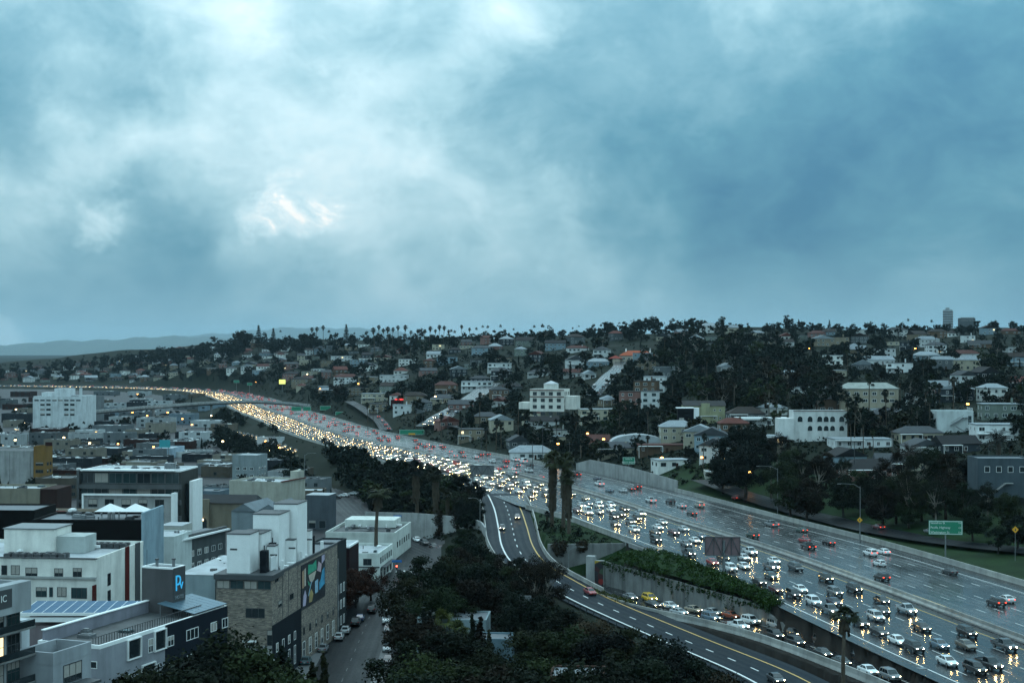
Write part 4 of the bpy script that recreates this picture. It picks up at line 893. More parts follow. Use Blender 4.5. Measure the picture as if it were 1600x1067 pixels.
for i in range(3):
    PT['oak%d' % i] = leafy('oak', 20 + i, 10, 4.6, 38, 1.45, 330, 0.155, 0.22, 0.3, spread=1.0)
    PT['oakf%d' % i] = leafy('oak', 30 + i, 10, 5.2, 20, 1.9, 34, 0.62, 0.08, 0.3)
    PT['euc%d' % i] = leafy('euc', 40 + i, 20, 6.0, 32, 1.75, 330, 0.165, 0.30, 0.38, lean=(-1.2, 0.8, 0.2)[i])
    PT['eucf%d' % i] = leafy('euc', 50 + i, 18, 5.2, 22, 1.8, 30, 0.66, 0.25, 0.35, lean=(0.8, -0.6, 0.1)[i])
PT['pine0'] = leafy('pine', 61, 14, 5.0, 26, 1.7, 60, 0.42, 0.45, 0.3); PT['pine1'] = leafy('pine', 62, 15, 4.2, 20, 1.6, 60, 0.42, 0.5, 0.3, lean=0.8)
PT['cyp0'] = cypress(70, 11, 1.25, 22, 0.26); PT['cyp1'] = cypress(71, 9, 1.5, 18, 0.28)
PT['norf'] = norfolk(75, 20, 4.2)
PT['fan0'] = fan_palm(80, 19, 2.0, 34, 1.2, 0.24, 0.8); PT['fan1'] = fan_palm(81, 17, 2.1, 34, 2.0, 0.27, -0.5); PT['fan2'] = fan_palm(82, 15, 2.5, 44, 8.5, 0.42, 0.3); PT['fan3'] = fan_palm(83, 15, 2.4, 44, 6.0, 0.38, -0.6)
PT['fans'] = fan_palm(84, 9, 2.3, 46, 2.6, 0.25, 0.1)
PT['date'] = date_palm(85, 9, 4.2)
PT['bush0'] = leafy('oak', 90, 3.0, 2.2, 14, 0.9, 60, 0.24, 0.02, 0.1); PT['bush1'] = leafy('oak', 91, 4.4, 2.6, 16, 1.1, 60, 0.26, 0.02, 0.12)
GREEN = [tuple(v * .8 for v in c) for c in [(0.0080, 0.0150, 0.0090), (0.0105, 0.0165, 0.0090), (0.0070, 0.0135, 0.0095), (0.0125, 0.0170, 0.0085), (0.0075, 0.0120, 0.0095), (0.0200, 0.0230, 0.0110), (0.0130, 0.0240, 0.0100), (0.024, 0.036, 0.014), (0.020, 0.016, 0.010)]]
TREES = []       # (px size, proto, pos, scale, rz, colour, desc)
def want_tree(proto, pos, scale=1.0, colour=None, desc=None, r=rnd, sz=None):
    if pos is None: return
    TREES.append((PT[proto]['H'] * scale / pos[1], proto, Vector(pos), scale, r.uniform(0, 6.28), colour or r.choice(GREEN), desc, sz))
def tall(proto, px, ytop, Y, colour=None, desc=None, wide=1.0):
    """a tree at depth Y whose top shows at photo row ytop"""
    g = gpos(px, Y); h = max(2.0, (HC - (ytop - YH) * Y / FPX) - g.z); s = h / PT[proto]['H']; want_tree(proto, g, s, colour, desc, sz=wide)
RB_ = (0.030, 0.013, 0.009)
# foreground mass below the ramp
for a in [('oak0', 812, 872, 326), ('oak2', 836, 884, 316), ('euc2', 788, 866, 330), ('oak1', 742, 842, 350), ('oak0', 768, 868, 334), ('oak2', 792, 884, 322), ('oak1', 815, 896, 312), ('euc1', 852, 872, 300), ('oak0', 720, 858, 340), ('euc0', 838, 866, 296, None, 'tall airy eucalyptus'), ('oak0', 662, 872, 300), ('oak1', 708, 868, 306), ('oak2', 752, 880, 300), ('oak0', 640, 905, 286), ('oak1', 690, 915, 270), ('oak2', 735, 905, 276), ('oak1', 775, 915, 290), ('euc1', 800, 905, 300), ('oak2', 820, 925, 262), ('oak0', 880, 955, 250),
          ('oak1', 655, 960, 236), ('oak2', 700, 985, 226), ('oak0', 640, 1005, 212), ('oak1', 678, 1022, 202), ('oak0', 730, 1000, 232), ('oak1', 770, 1010, 222), ('oak2', 815, 985, 228), ('oak0', 855, 990, 226), ('oak1', 905, 985, 230), ('oak2', 950, 990, 224), ('oak0', 990, 985, 226), ('oak1', 1030, 1000, 216), ('oak2', 1062, 1022, 206), ('oak0', 1090, 1035, 202), ('oak2', 1010, 1030, 200), ('oak1', 960, 1040, 192), ('oak0', 850, 1035, 196), ('oak2', 780, 1045, 190), ('oak0', 725, 1045, 192), ('oak1', 910, 1045, 188), ('oak1', 1120, 1050, 198), ('oak0', 815, 1052, 180), ('oak2', 660, 1052, 184), ('oak1', 890, 960, 262, (0.03, 0.026, 0.02)), ('oak2', 930, 970, 246, (0.034, 0.028, 0.02)), ('oak0', 975, 1000, 236, (0.036, 0.027, 0.02)),
          ('cyp0', 662, 955, 240), ('cyp1', 672, 960, 241), ('cyp0', 738, 962, 246), ('cyp1', 750, 968, 245), ('cyp0', 765, 985, 240), ('cyp0', 815, 1000, 234), ('cyp1', 828, 1010, 230), ('fans', 690, 958, 262, (0.06, 0.07, 0.02), 'yellowish garden palm'), ('fans', 715, 975, 258, (0.055, 0.066, 0.02), 'yellowish garden palm')]:
    tall(*a)
# in front of the brick block
for a in [('oak1', 362, 985, 196), ('oak2', 335, 1010, 190), ('oak0', 395, 1020, 188), ('cyp0', 415, 1035, 200), ('cyp1', 440, 1015, 206), ('cyp0', 452, 1030, 204), ('cyp1', 488, 1040, 205), ('cyp0', 505, 1025, 208), ('oak2', 300, 1045, 180), ('oak0', 225, 1052, 178)]: tall(*a)
for a in [('oak0', 532, 884, 318, RB_, 'dark russet street tree'), ('oak1', 556, 890, 326, RB_, 'dark russet street tree'), ('oak2', 580, 886, 336, RB_, 'dark russet street tree'), ('oak1', 520, 905, 308, RB_, 'dark russet street tree')]: tall(*a)
tall('fan1', 587, 760, 384, (0.03, 0.036, 0.018), 'tall lone fan palm', 1.45)
# palms on the island and embankment
tall('fan2', 862, 709, 408, (0.035, 0.04, 0.018), 'thick skirted palm'); tall('fan3', 880, 712, 402, (0.03, 0.036, 0.016), 'thick skirted palm'); tall('fan2', 889, 738, 396, (0.034, 0.038, 0.018), 'thick skirted palm')
tall('fans', 855, 800, 404, None, 'low bushy palm'); tall('bush1', 850, 812, 400); tall('bush0', 905, 826, 390)
tall('fan1', 1317, 953, 212, (0.022, 0.028, 0.014), 'lone fan palm in front of the freeway', 1.4)
for a in [('fan3', 652, 722, 470), ('fan2', 682, 733, 458), ('fan3', 700, 770, 448), ('oak1', 735, 830, 402), ('oak2', 722, 826, 396), ('oak0', 745, 850, 384), ('oak1', 760, 868, 370), ('oak2', 712, 850, 372)]: tall(*a)
re_ = random.Random(5)
for _ in range(460):                              # embankment wood between the city and the freeway
    px = re_.uniform(340, 745); top_ = np.interp(px, [340, 400, 470, 560, 640, 700, 745], [630, 652, 686, 717, 740, 760, 785]); py = top_ + 6 + re_.random() ** 0.8 * np.interp(px, [400, 560, 700, 745], [70, 85, 60, 40])
    p = hit(px, py, 380)
    if p is None or p.y > 1500: continue
    d_, _ = near1(MED, p.x, p.y)
    if d_ > -wW(p.y) - 5: continue
    s2, _ = near1(ST2, p.x, p.y)
    if abs(s2) < 8: continue
    want_tree(re_.choice(['oak0', 'oak1', 'oak2', 'oakf0', 'oakf1', 'bush1']), p, re_.uniform(0.55, 0.95), r=re_)
# right of the freeway: eucalyptus and broad dark trees
for a in [('oak0', 1150, 672, 500), ('oak1', 1180, 665, 512), ('euc0', 1212, 675, 500), ('oak2', 1238, 702, 480), ('oak1', 1165, 700, 470), ('euc1', 1205, 700, 470), ('euc2', 1255, 708, 462), ('oak0', 1290, 708, 470), ('euc0', 1318, 714, 456), ('oak2', 1130, 715, 492), ('euc1', 1278, 712, 440), ('oak1', 1225, 720, 452), ('oak2', 1340, 735, 440), ('oak1', 1235, 742, 424), ('oak0', 1260, 748, 420), ('oak2', 1318, 745, 424),
          ('euc2', 1395, 705, 420), ('oak0', 1370, 735, 430), ('euc0', 1430, 702, 424), ('oak1', 1455, 698, 432), ('euc1', 1490, 704, 420), ('oak2', 1520, 715, 425), ('oak0', 1545, 725, 420), ('euc2', 1420, 735, 395), ('oak1', 1478, 738, 398), ('euc1', 1462, 745, 384), ('euc0', 1545, 752, 380), ('oak2', 1575, 770, 372), ('oak0', 1590, 805, 352), ('oak1', 1560, 822, 348), ('oak2', 1520, 790, 366), ('oak1', 1400, 745, 405), ('oak2', 1440, 750, 402), ('oak0', 1505, 755, 388), ('oak0', 1380, 760, 400),
          ('euc1', 1048, 702, 574), ('euc2', 1075, 700, 566), ('euc0', 1094, 704, 560), ('oak1', 1060, 725, 560), ('oak0', 1084, 728, 552), ('oak2', 925, 706, 640), ('oak0', 945, 702, 650), ('oak1', 908, 704, 655), ('oak2', 965, 712, 630), ('bush1', 985, 732, 580), ('bush1', 975, 735, 584)]: tall(*a)
for px, yt, Y in [(1325, 618, 560), (1335, 632, 545), (1349, 655, 520), (1365, 672, 500), (1385, 610, 570), (1394, 660, 515), (1330, 655, 530), (1358, 585, 600), (1453, 620, 560), (1128, 690, 500), (1490, 590, 640), (1468, 600, 630), (1011, 681, 590), (1002, 688, 585), (1080, 690, 575), (760, 668, 690), (775, 655, 700), (783, 660, 705), (720, 650, 740), (690, 648, 760), (1595, 688, 440), (1580, 692, 445), (1540, 650, 560), (870, 655, 700), (878, 662, 690), (648, 640, 860), (575, 630, 900), (583, 634, 905)]:
    tall('fan0' if rnd.random() < .6 else 'fan1', px, yt, Y, None, 'tall slim fan palm')
for px, yt, Y in [(1560, 668, 460), (1195, 650, 600), (1232, 690, 520), (1420, 690, 450), (1065, 668, 620)]: tall('date', px, yt, Y, None, 'round-headed date palm')
# skyline palms
rs = random.Random(9)
for px in [488, 494, 505, 513, 585, 592, 598, 607, 613, 622, 632, 641, 652, 663, 671, 680, 686, 693, 700, 710, 722, 733, 745, 755, 762, 774, 783, 803, 834, 854, 862, 905, 927, 938, 1455, 1540, 1548]:
    Y = rs.uniform(1550, 1750) if px > 560 else 1950; tall('fan0', px, rs.uniform(508, 518), Y, None, 'slim skyline fan palm')
for px, yt, Y, k in [(404, 506, 2000, 'norf'), (427, 511, 2000, 'norf'), (541, 505, 1850, 'norf'), (1248, 498, 1500, 'norf'), (1296, 499, 1480, 'norf'), (380, 516, 1980, 'pine0')]: tall(k, px, yt, Y, None, 'pointed conifer')
rk = random.Random(21)
def sky_y(px): return np.interp(px, [0, 100, 200, 260, 330, 400, 500, 600, 700, 800, 900, 960, 1040, 1110, 1160, 1250, 1330, 1420, 1500, 1600], [572, 562, 550, 538, 530, 518, 524, 524, 522, 520, 514, 504, 497, 500, 510, 505, 510, 508, 505, 506])
for i in range(330):                              # trees along the skyline
    px = rk.uniform(-10, 1610); Y = np.interp(px, [0, 200, 400, 600, 800, 1000, 1200, 1600], [2450, 2400, 2050, 1800, 1600, 1450, 1450, 1500]) * rk.uniform(0.93, 1.03)
    k = rk.choice(['oakf0', 'oakf1', 'oakf2', 'pine0', 'pine1', 'eucf0', 'eucf1']); g = gpos(px, Y); h = (HC - (sky_y(px) + rk.uniform(-4, 10) - YH) * Y / FPX) - g.z; h = min(max(h, 5), 22); want_tree(k, g, h / PT[k]['H'], r=rk)
for i in range(105):                              # wooded ravine
    px = rk.gauss(1165, 75); py = rk.uniform(525, 640)
    if px < 1035 or px > 1320: continue
    p = hit(px, py + 14, 500)
    if p: want_tree(rk.choice(['oakf0', 'oakf1', 'oakf2', 'eucf0', 'eucf1', 'eucf2', 'pine0']), p, rk.uniform(0.7, 1.25), r=rk)
def hill_py(px, t): a = sky_y(px) + 12; b = np.interp(px, [0, 200, 340, 420, 520, 600, 700, 800, 900, 1000, 1100, 1200, 1350, 1600], [598, 598, 602, 618, 636, 655, 690, 708, 715, 735, 740, 700, 690, 700]); return a + (b - a) * t
HILL_TREES = 4300
HT = []
for i in range(HILL_TREES):
    px = rk.uniform(-10, 1615); py = hill_py(px, rk.random() ** 1.05); p = hit(px, py, 420)
    if p: HT.append((p, rk.choice(['oakf0', 'oakf1', 'oakf2', 'oakf0', 'eucf0', 'eucf1', 'pine0', 'oakf1', 'fan0', 'cyp0']), rk.choice([.35, .45, .5, .6, .7, .8, 1.0])))

# ---------------------------------------------------------------- buildings of the near city
_wc = {}
def win_mesh(w, h, nx, nz, fm='trim_white', gm='glass', fw_=0.09, one=False):
    """window: frame with glazing bars (slot 0); returns frame mesh and pane mesh, or one mesh with both"""
    key = (round(w, 2), round(h, 2), nx, nz, fm, gm, one)
    if key in _wc: return _wc[key]
    fr = MB(); x0, x1 = -w / 2, w / 2; d0, d1 = -0.07, 0.10
    fr.box(x0, x0 + fw_, d0, d1, 0, h).box(x1 - fw_, x1, d0, d1, 0, h).box(x0 + fw_, x1 - fw_, d0, d1, 0, fw_).box(x0 + fw_, x1 - fw_, d0, d1, h - fw_, h)
    for i in range(1, nx): x = x0 + w * i / nx; fr.box(x - .035, x + .035, d0 + .01, d1, fw_, h - fw_)
    for i in range(1, nz): z = h * i / nz; fr.box(x0 + fw_, x1 - fw_, d0 + .013, d1, z - .03, z + .03)
    pm = MB()
    if one: fr.box(x0 + fw_ * .5, x1 - fw_ * .5, -0.02, 0.08, fw_ * .5, h - fw_ * .5, 1); r = (fr.mesh('window', [fm, gm]), None)
    else: pm.box(x0 + fw_ * .5, x1 - fw_ * .5, -0.025, 0.08, fw_ * .5, h - fw_ * .5); r = (fr.mesh('window', [fm]), pm.mesh('pane', [gm]))
    _wc[key] = r; return r
_bm = {}
def blind_mesh(w, h):
    if (w, h) not in _bm: _bm[(w, h)] = MB().box(-w / 2 + .07, w / 2 - .07, -.033, -.027, -h, 0).mesh('blind', ['curtain'])
    return _bm[(w, h)]
BLDS = []
class Bld:
    def __init__(s, name, label, px, py, Y, ang, w, d, wall=(.5, .5, .5), z0=ZST, cat='building', wm='wall', roofm='grey_roof', par=0.6, parm=None, O=None):
        s.O = O if O is not None else at(px, py, Y); s.a = rad(ang); s.w, s.d = w, d; s.h = s.O.z - z0; s.z0 = z0; s.wall = wall; s.wm = wm; BLDS.append(s)
        s.root = empty(name, (s.O.x, s.O.y, z0), -s.a); tag(s.root, label, cat)
        h = s.h - par; MB().box(-w, 0, 0, d, -1.0, h).build('wall', wm, s.root, color=wall)
        if par > 0.05:
            pm = MB(); t = 0.3; pm.box(-w - .03, .03, -.03, t, h, s.h).box(-w - .03, .03, d - t, d + .03, h, s.h).box(-w - .03, -w + t, t, d - t, h, s.h).box(-t, .03, t, d - t, h, s.h); pm.build('parapet', parm or wm, s.root, color=wall)
            MB().box(-w + t, -t, t, d - t, h, h + .05).build('roof', roofm, s.root)
        else: MB().box(-w - .05, .05, -.05, d + .05, h, h + .12).build('roof', roofm, s.root)
    def local(s, p):
        x, y = p[0] - s.O.x, p[1] - s.O.y; return (x * cos(s.a) - y * sin(s.a), x * sin(s.a) + y * cos(s.a), p[2] - s.z0)
    def on(s, face, px, py, off=0.0):
        """photo pixel -> (distance along the face, height)"""
        d = Vector(((px - 800) / FPX, 1, -(py - YH) / FPX)); o = s.local((0, 0, HC)); e = s.local((d.x, d.y, HC + d.z)); v = [e[i] - o[i] for i in range(3)]
        if face == 'F': t = (off - o[1]) / v[1]; return o[0] + v[0] * t, o[2] + v[2] * t
        t = (off - o[0]) / v[0]; return o[1] + v[1] * t, o[2] + v[2] * t
    def place(s, face, u, z, me, name, parent=None, out_=0.0, color=None):
        if face == 'F': return put(name, me, parent or s.root, (u, -out_, z), 0, color=color)
        return put(name, me, parent or s.root, (out_, u, z), pi / 2, color=color)
    def win(s, face, x0, y0, x1, y1, nx=2, nz=1, fm='trim_white', gm='glass', name='window', out_=0.0):
        xm = (x0 + x1) / 2; u0 = s.on(face, x0, y0)[0]; u1 = s.on(face, x1, y0)[0]; zt = s.on(face, xm, y0)[1]; zb = s.on(face, xm, y1)[1]
        s.win_m(face, (u0 + u1) / 2, zb, abs(u1 - u0), zt - zb, nx, nz, fm, gm, name, out_=out_)
    def win_m(s, face, u, z, w, h, nx=2, nz=1, fm='trim_white', gm='glass', name='window', one=False, out_=0.0):
        f, p = win_mesh(round(w * 10) / 10 or .1, round(h * 10) / 10 or .1, nx, nz, fm, gm, one=one); o = s.place(face, u, z, f, name, out_=out_)
        if p:
            put('pane', p, o)
            if rnd.random() < .4: hb = h * rnd.choice([.3, .45, .6, .9]); put('blind', blind_mesh(round(w * 10) / 10, round(hb * 5) / 5 or .2), o, (0, 0, round(h * 10) / 10 - .06))
        return o
    def grid(s, face, u0, u1, n, z0, dz, m, w, h, nx=2, nz=1, fm='trim_white', gm='glass', one=False, skip=0.0):
        for j in range(m):
            for i in range(n):
                if skip and rnd.random() < skip: continue
                s.win_m(face, u0 + (u1 - u0) * (i + .5) / n, z0 + dz * j, w, h, nx, nz, fm, gm, one=one)
    def part(s, name, x0, x1, y0, y1, z0, z1, m='wall', color=None, bevel=False, parent=None): return MB().box(x0, x1, y0, y1, z0, z1).build(name, m, parent or s.root, color=color or (s.wall if m == 'wall' else None))
    def clutter(s, n, seed=0):
        """rooftop vents, ducts, pipes and hatches"""
        r = random.Random(seed); h = s.h - .55
        for k in range(n):
            x = -r.uniform(.15, .85) * s.w; y = r.uniform(.15, .85) * s.d; a, b, c = r.uniform(.4, 1.1), r.uniform(.4, 1.1), r.uniform(.4, 1.2); q = r.random(); m = r.choice(['metal_grey', 'trim_white', 'metal_dark', 'metal_grey'])
            if q < .4: mb = MB().box(x - a, x + a, y - b, y + b, h, h + c * .85); mb.box(x - a * .7, x + a * .7, y - b * .7, y + b * .7, h + c * .85, h + c); mb.build('roof_vent', m, s.root)
            elif q < .6:
                L = min(s.w, s.d) * r.uniform(.2, .4); mb = MB(); mb.box(x - L / 2, x + L / 2, y - .3, y + .3, h + .25, h + .75) if r.random() < .5 else mb.box(x - .3, x + .3, y - L / 2, y + L / 2, h + .25, h + .75); mb.box(x - .5, x + .5, y - .5, y + .5, h, h + .95); mb.build('duct', m, s.root)
            elif q < .85: MB().tube([(x, y, h), (x, y, h + c)], .13, 6).tube([(x, y, h + c), (x, y, h + c + .18)], [.24, .18], 6).build('vent_pipe', m, s.root)
            else: MB().box(x - a, x + a, y - b, y + b, h, h + .3).box(x - a * .9, x + a * .9, y - b * .9, y + b * .9, h + .3, h + .42).build('skylight', 'glass_teal', s.root)

# --- corner apartment tower at the frame edge
b = Bld('apartment_tower', 'glassy apartment tower with slab balconies and one lit window at the frame edge', 0, 0, 1, 20, 18, 19, (.42, .44, .45), O=Vector((-63.0, 145.5, 23.6)), par=0.9)
for k in range(9):
    z = 2.0 + 3.15 * k; b.part('balcony_slab', -.1, 1.5, 3, 19.9, z, z + .22, 'stained_wall'); rl = b.part('balcony_rail', 1.40, 1.46, 3.2, 19.8, z + .25, z + 1.0, 'glass')
    for i in range(6): b.win_m('R', 4.3 + 2.7 * i, z + .3, 2.2, 2.45, 3, 2, 'metal_dark', 'glass_lit' if (k == 7 and i == 4) else ('glass_teal' if (i + k) % 3 else 'glass'))
b.part('parapet_fascia', -.2, 1.3, 0, 19.3, b.h - 3.2, b.h + .1, 'wall')
sgn = text_mesh('IC', 1.1, 'sign_white'); put('lettering', sgn, b.root, (1.36, 14.6, b.h - 1.3), (pi / 2, 0, pi / 2)); b.part('sign_board', 1.3, 1.34, 13.0, 16.0, b.h - 2.4, b.h - .3, 'trim_dark')
# --- small terrace block beside it
b = Bld('terrace_block', 'small pale block with a planted roof terrace beside the glassy corner tower', 83, 1020, 163, 20, 5, 7, (.40, .42, .44), par=1.4)
b.part('planter', -4.4, -.6, .5, 3.2, b.h - 1.35, b.h - .9, 'grass'); b.part('pillar', -6.6, -5.2, 1.0, 2.4, 0, b.h + 3.2, 'wall', (.62, .65, .67)); b.part('awning', .1, 2.2, 1, 6, b.h - 4.4, b.h - 4.1, 'trim_dark')
b.win_m('R', 3.5, b.h - 4.0, 3.4, 2.2, 3, 1, 'metal_dark')
# --- two-tone hotel
hz = Bld('hotel', 'two-tone pale grey and navy hotel with a railed roof terrace', 156, 1008, 190, 20, 10, 31.9, (.40, .41, .44), cat='hotel', par=0.5, parm='trim_white', roofm='concrete_dark')
nav = (.022, .036, .055); u0 = hz.on('R', 258, 974)[0]
hz.part('navy_cladding', .0, .12, u0, hz.d + .05, -1, hz.h - .08, 'wall', nav); hz.part('end_cladding', -hz.w, 0.1, hz.d + .02, hz.d + .14, -1, hz.h - .08, 'wall', nav)
K = lambda x, y: (200 + x / 5.0, 860 + y / 5.0)
for x0, y0, x1, y1, nx in [(302, 665, 352, 745, 2), (450, 605, 543, 690, 3), (640, 555, 686, 628, 2), (728, 525, 774, 600, 2), (306, 868, 356, 945, 2), (455, 800, 548, 888, 3), (646, 755, 690, 822, 2), (655, 910, 690, 985, 2), (302, 1060, 352, 1140, 2), (455, 995, 548, 1080, 3)]:
    a, c = K(x0, y0), K(x1, y1); hz.win('R', a[0], a[1], c[0], c[1], nx, out_=.12)
for x0, y0, x1, y1, nx in [(158, 682, 196, 795, 2), (212, 880, 246, 985, 2), (5, 955, 45, 1030, 2)]:
    a, c = K(x0, y0), K(x1, y1); hz.win('R', a[0], a[1], c[0], c[1], nx, 2)
for x0, y0, x1, y1 in [(205, 622, 288, 768), (-5, 690, 92, 835), (108, 885, 204, 1010)]:       # open loggias: flat dark pane stands in for recess shade, with side reveal
    a, c = K(x0, y0), K(x1, y1); xm = (a[0] + c[0]) / 2; ua, ub = hz.on('R', a[0], a[1])[0], hz.on('R', c[0], a[1])[0]; zt, zb = hz.on('R', xm, a[1])[1], hz.on('R', xm, c[1])[1]
    mb = MB().box(.0, .06, ua, ub, zb, zt, 0); mb.box(.0, .30, ua - .15, ua, zb - .15, zt + .15, 1).box(.0, .30, ub, ub + .15, zb - .15, zt + .15, 1).box(.0, .30, ua, ub, zt, zt + .15, 1).box(.0, .30, ua, ub, zb - .15, zb, 1); mb.build('loggia', ['glass', 'trim_white'], hz.root)
for x0, y0, x1, y1 in [(140, 1032, 152, 1044)]: hz.win('F', x0, y0, x1, y1, 1)
rail = MB()
for k in range(44): y = .6 + k * .6; rail.box(-1.6, -1.52, y, y + .07, hz.h - .4, hz.h + .75)
rail.box(-1.62, -1.5, .5, 27.2, hz.h + .72, hz.h + .8); rail.build('railing', 'metal_dark', hz.root)
hz.part('terrace_wall', -9.6, -9.3, .4, 28, hz.h - .45, hz.h + 1.3, 'wall', (.33, .33, .37)); hz.part('terrace_cap', -9.75, -9.15, .3, 28.1, hz.h + 1.3, hz.h + 1.45, 'trim_white')
# metal canopy roof at the far end of the hotel
L0, L1 = 22.5, 31.8
mat('sheet_blue', (.10, .17, .22), .35, .15, metal=.3)
for k in range(7):
    y = L0 + (L1 - L0) * k / 7; y2 = y + (L1 - L0) / 7 - .06; q = MB(); q.v = [(.2, y, hz.h + .35), (.2, y2, hz.h + .35), (-6.2, y2, hz.h + 1.5), (-6.2, y, hz.h + 1.5), (.2, y, hz.h + .27), (.2, y2, hz.h + .27), (-6.2, y2, hz.h + 1.42), (-6.2, y, hz.h + 1.42)]
    q.f = [(0, 1, 2, 3), (7, 6, 5, 4), (0, 4, 5, 1), (1, 5, 6, 2), (2, 6, 7, 3), (3, 7, 4, 0)]; q.m = [0] * 6; q.build('canopy_sheet', 'sheet_blue', hz.root)
for x, y in ((-.3, L0 + .2), (-5.8, L0 + .2), (-.3, L1 - .3), (-5.8, L1 - .3)): hz.part('canopy_post', x - .06, x + .06, y - .06, y + .06, hz.h - .45, hz.h + .4 + (-x) * .17, 'metal_grey')
# stair tower with the sign
tw = Bld('stair_tower', 'grey stair tower carrying the blue pv hotel sign', 270, 887, 215, 20, 5.5, 3.3, (.17, .165, .17), z0=10.0, par=0.25, parm='trim_white', cat='tower')
tw.part('sign_board', .0, .10, .05, 3.25, .3, tw.h - .1, 'trim_dark')
mat('logo_blue', (.02, .30, .55), .4, 0, emit=(.05, .42, .75), es=.55); mat('logo_dim', (.25, .28, .30), .5, 0)
put('lettering', text_mesh('p', 3.4, 'logo_blue', .04), tw.root, (.15, 1.25, tw.h - 1.75), (pi / 2, 0, pi / 2)); put('lettering', text_mesh('v', 2.2, 'logo_blue', .04), tw.root, (.15, 2.1, tw.h - 2.75), (pi / 2, 0, pi / 2)); put('lettering', text_mesh('HOTEL', .75, 'logo_dim', .03), tw.root, (.15, 1.65, tw.h - 4.6), (pi / 2, 0, pi / 2))
for x, y in ((-3.6, 1.2), (-1.3, 2.2)): MB().tube([(x, y, tw.h - .3), (x, y, tw.h + .9)], .22, 8).build('vent_pipe', 'metal_grey', tw.root); MB().tube([(x, y, tw.h + .9), (x, y, tw.h + 1.1)], [.34, .3], 8).build('vent_cap', 'metal_dark', tw.root)
# solar canopy
sc0 = at(33, 957, 235); sroot = empty('solar_canopy', (sc0.x, sc0.y, ZST)); tag(sroot, 'long canopy of blue solar panels on the roof behind the hotel', 'solar canopy'); zz = sc0.z - ZST
pw = 1.72; pm = MB().box(0.03, pw - .03, 0, 3.95, 0, .05).mesh('solar_panel', ['solar']); tilt = math.atan2(.55, 8)
for k in range(12):
    for j in range(2): o = put('solar_panel', pm, sroot, (k * pw, j * 4.0 * cos(tilt), zz + j * 4.0 * sin(tilt))); o.rotation_euler = (tilt, 0, 0)
fm_ = MB(); q = [(-.2, -.2), (12 * pw + .2, 8.2)]
for k in range(13): x = k * pw; fm_.box(x - .04, x + .04, 0, .06, zz - .1, zz + .06)
fm_.box(-.2, 12 * pw + .2, -.25, -.05, zz - .45, zz + .03).box(-.2, 12 * pw + .2, 7.95, 8.1, zz + .1, zz + .5); fm_.build('frame', 'trim_white', sroot)
for k in range(13): x = k * pw; g = MB(); g.quadgrid([[(x - .045, 0, zz + .056), (x + .045, 0, zz + .056)], [(x - .045, 8 * cos(tilt), zz + .056 + 8 * sin(tilt)), (x + .045, 8 * cos(tilt), zz + .056 + 8 * sin(tilt))]]); g.build('panel_joint', 'trim_white', sroot)
MB().box(-.1, 12 * pw, .3, 7.5, -.6, zz - 2.2).box(-.1, 12 * pw, 4.5, 7.8, zz - 2.2, zz - .5).build('base_wall', 'wall', sroot, color=(.30, .26, .27))
MB().box(-.3, 12 * pw + .2, -.1, .25, zz - 1.5, zz - .75).build('fascia', 'trim_white', sroot)
# --- white apartment block with dark red accents
wb = Bld('apartment_block', 'white apartment block with rows of dark windows and dark red accents behind the solar canopy', 150, 872, 262, 6, 36, 24, (.78, .77, .73), cat='apartment block', par=0.7, parm='wall', roofm='white_roof')
K = lambda x, y: (x / 5.154, 860 + y / 5.154)
for x0, y0, x1, y1, nx in [(12, 118, 58, 195, 1), (88, 118, 160, 195, 2), (205, 135, 302, 222, 2), (438, 140, 508, 220, 2), (588, 140, 658, 222, 2), (160, 292, 240, 372, 2), (290, 292, 376, 372, 2), (398, 292, 426, 372, 1), (460, 295, 536, 372, 2), (575, 298, 700, 385, 3), (-80, 118, -20, 195, 2), (-90, 292, 0, 372, 3)]:
    a, c = K(x0, y0), K(x1, y1); wb.win('F', a[0], a[1], c[0], c[1], nx, 1, 'trim_dark', 'glass_teal' if y0 > 200 else 'glass')
zc_ = wb.on('F', 80, 903)[1]; wb.part('cornice', -wb.w, .15, -.5, 0, zc_, zc_ + .35, 'wall', (.45, .46, .45)); wb.part('cornice', -wb.w - .2, .3, -.25, .02, wb.h - .15, wb.h + .05, 'trim_dark')
wb.part('red_panel', -.1, .12, -1.6, -.02, zc_ - 5.4, zc_ - 1.0, 'wall', (.16, .03, .025)); wb.part('red_fin', .0, .16, 14.2, 16.2, 0, wb.h + .1, 'wall', (.16, .028, .022)); wb.part('dark_fin', .0, .14, 19.5, 22, 0, wb.h + .1, 'trim_dark')
for zz_ in (2, 5.2, 8.4, 11.6, 14.8): wb.win_m('R', 6.2, zz_, 1.5, 2.3, 1, 1, 'trim_dark')
wb.part('penthouse', -22, -12, 9, 17, wb.h - .6, wb.h + 4.0, 'wall'); wb.part('penthouse_cap', -22.2, -11.8, 8.8, 17.2, wb.h + 4.0, wb.h + 4.2, 'metal_grey'); wb.part('stair_house', -12, -6.5, 10, 16, wb.h - .6, wb.h + 2.6, 'wall', (.5, .53, .52))
ac = MB().box(-.55, .55, -.5, .5, 0, .85).box(-.38, .38, -.38, .38, .85, .95).mesh('air_conditioner', ['metal_dark'])
for k in range(8):
    for j in range(2): put('air_conditioner', ac, wb.root, (-18 + k * 1.5, 2.0 + j * 1.6 + .4 * (k % 2), wb.h - .55))
for k in range(6):
    for j in range(2): put('air_conditioner', ac, wb.root, (-8 + k * 1.3, 17.5 + j * 1.6, wb.h - .55))
wb.clutter(14, 21); hz.clutter(6, 22); tw.part('antenna', -4.9, -4.85, .4, .45, tw.h, tw.h + 2.5, 'metal_dark')
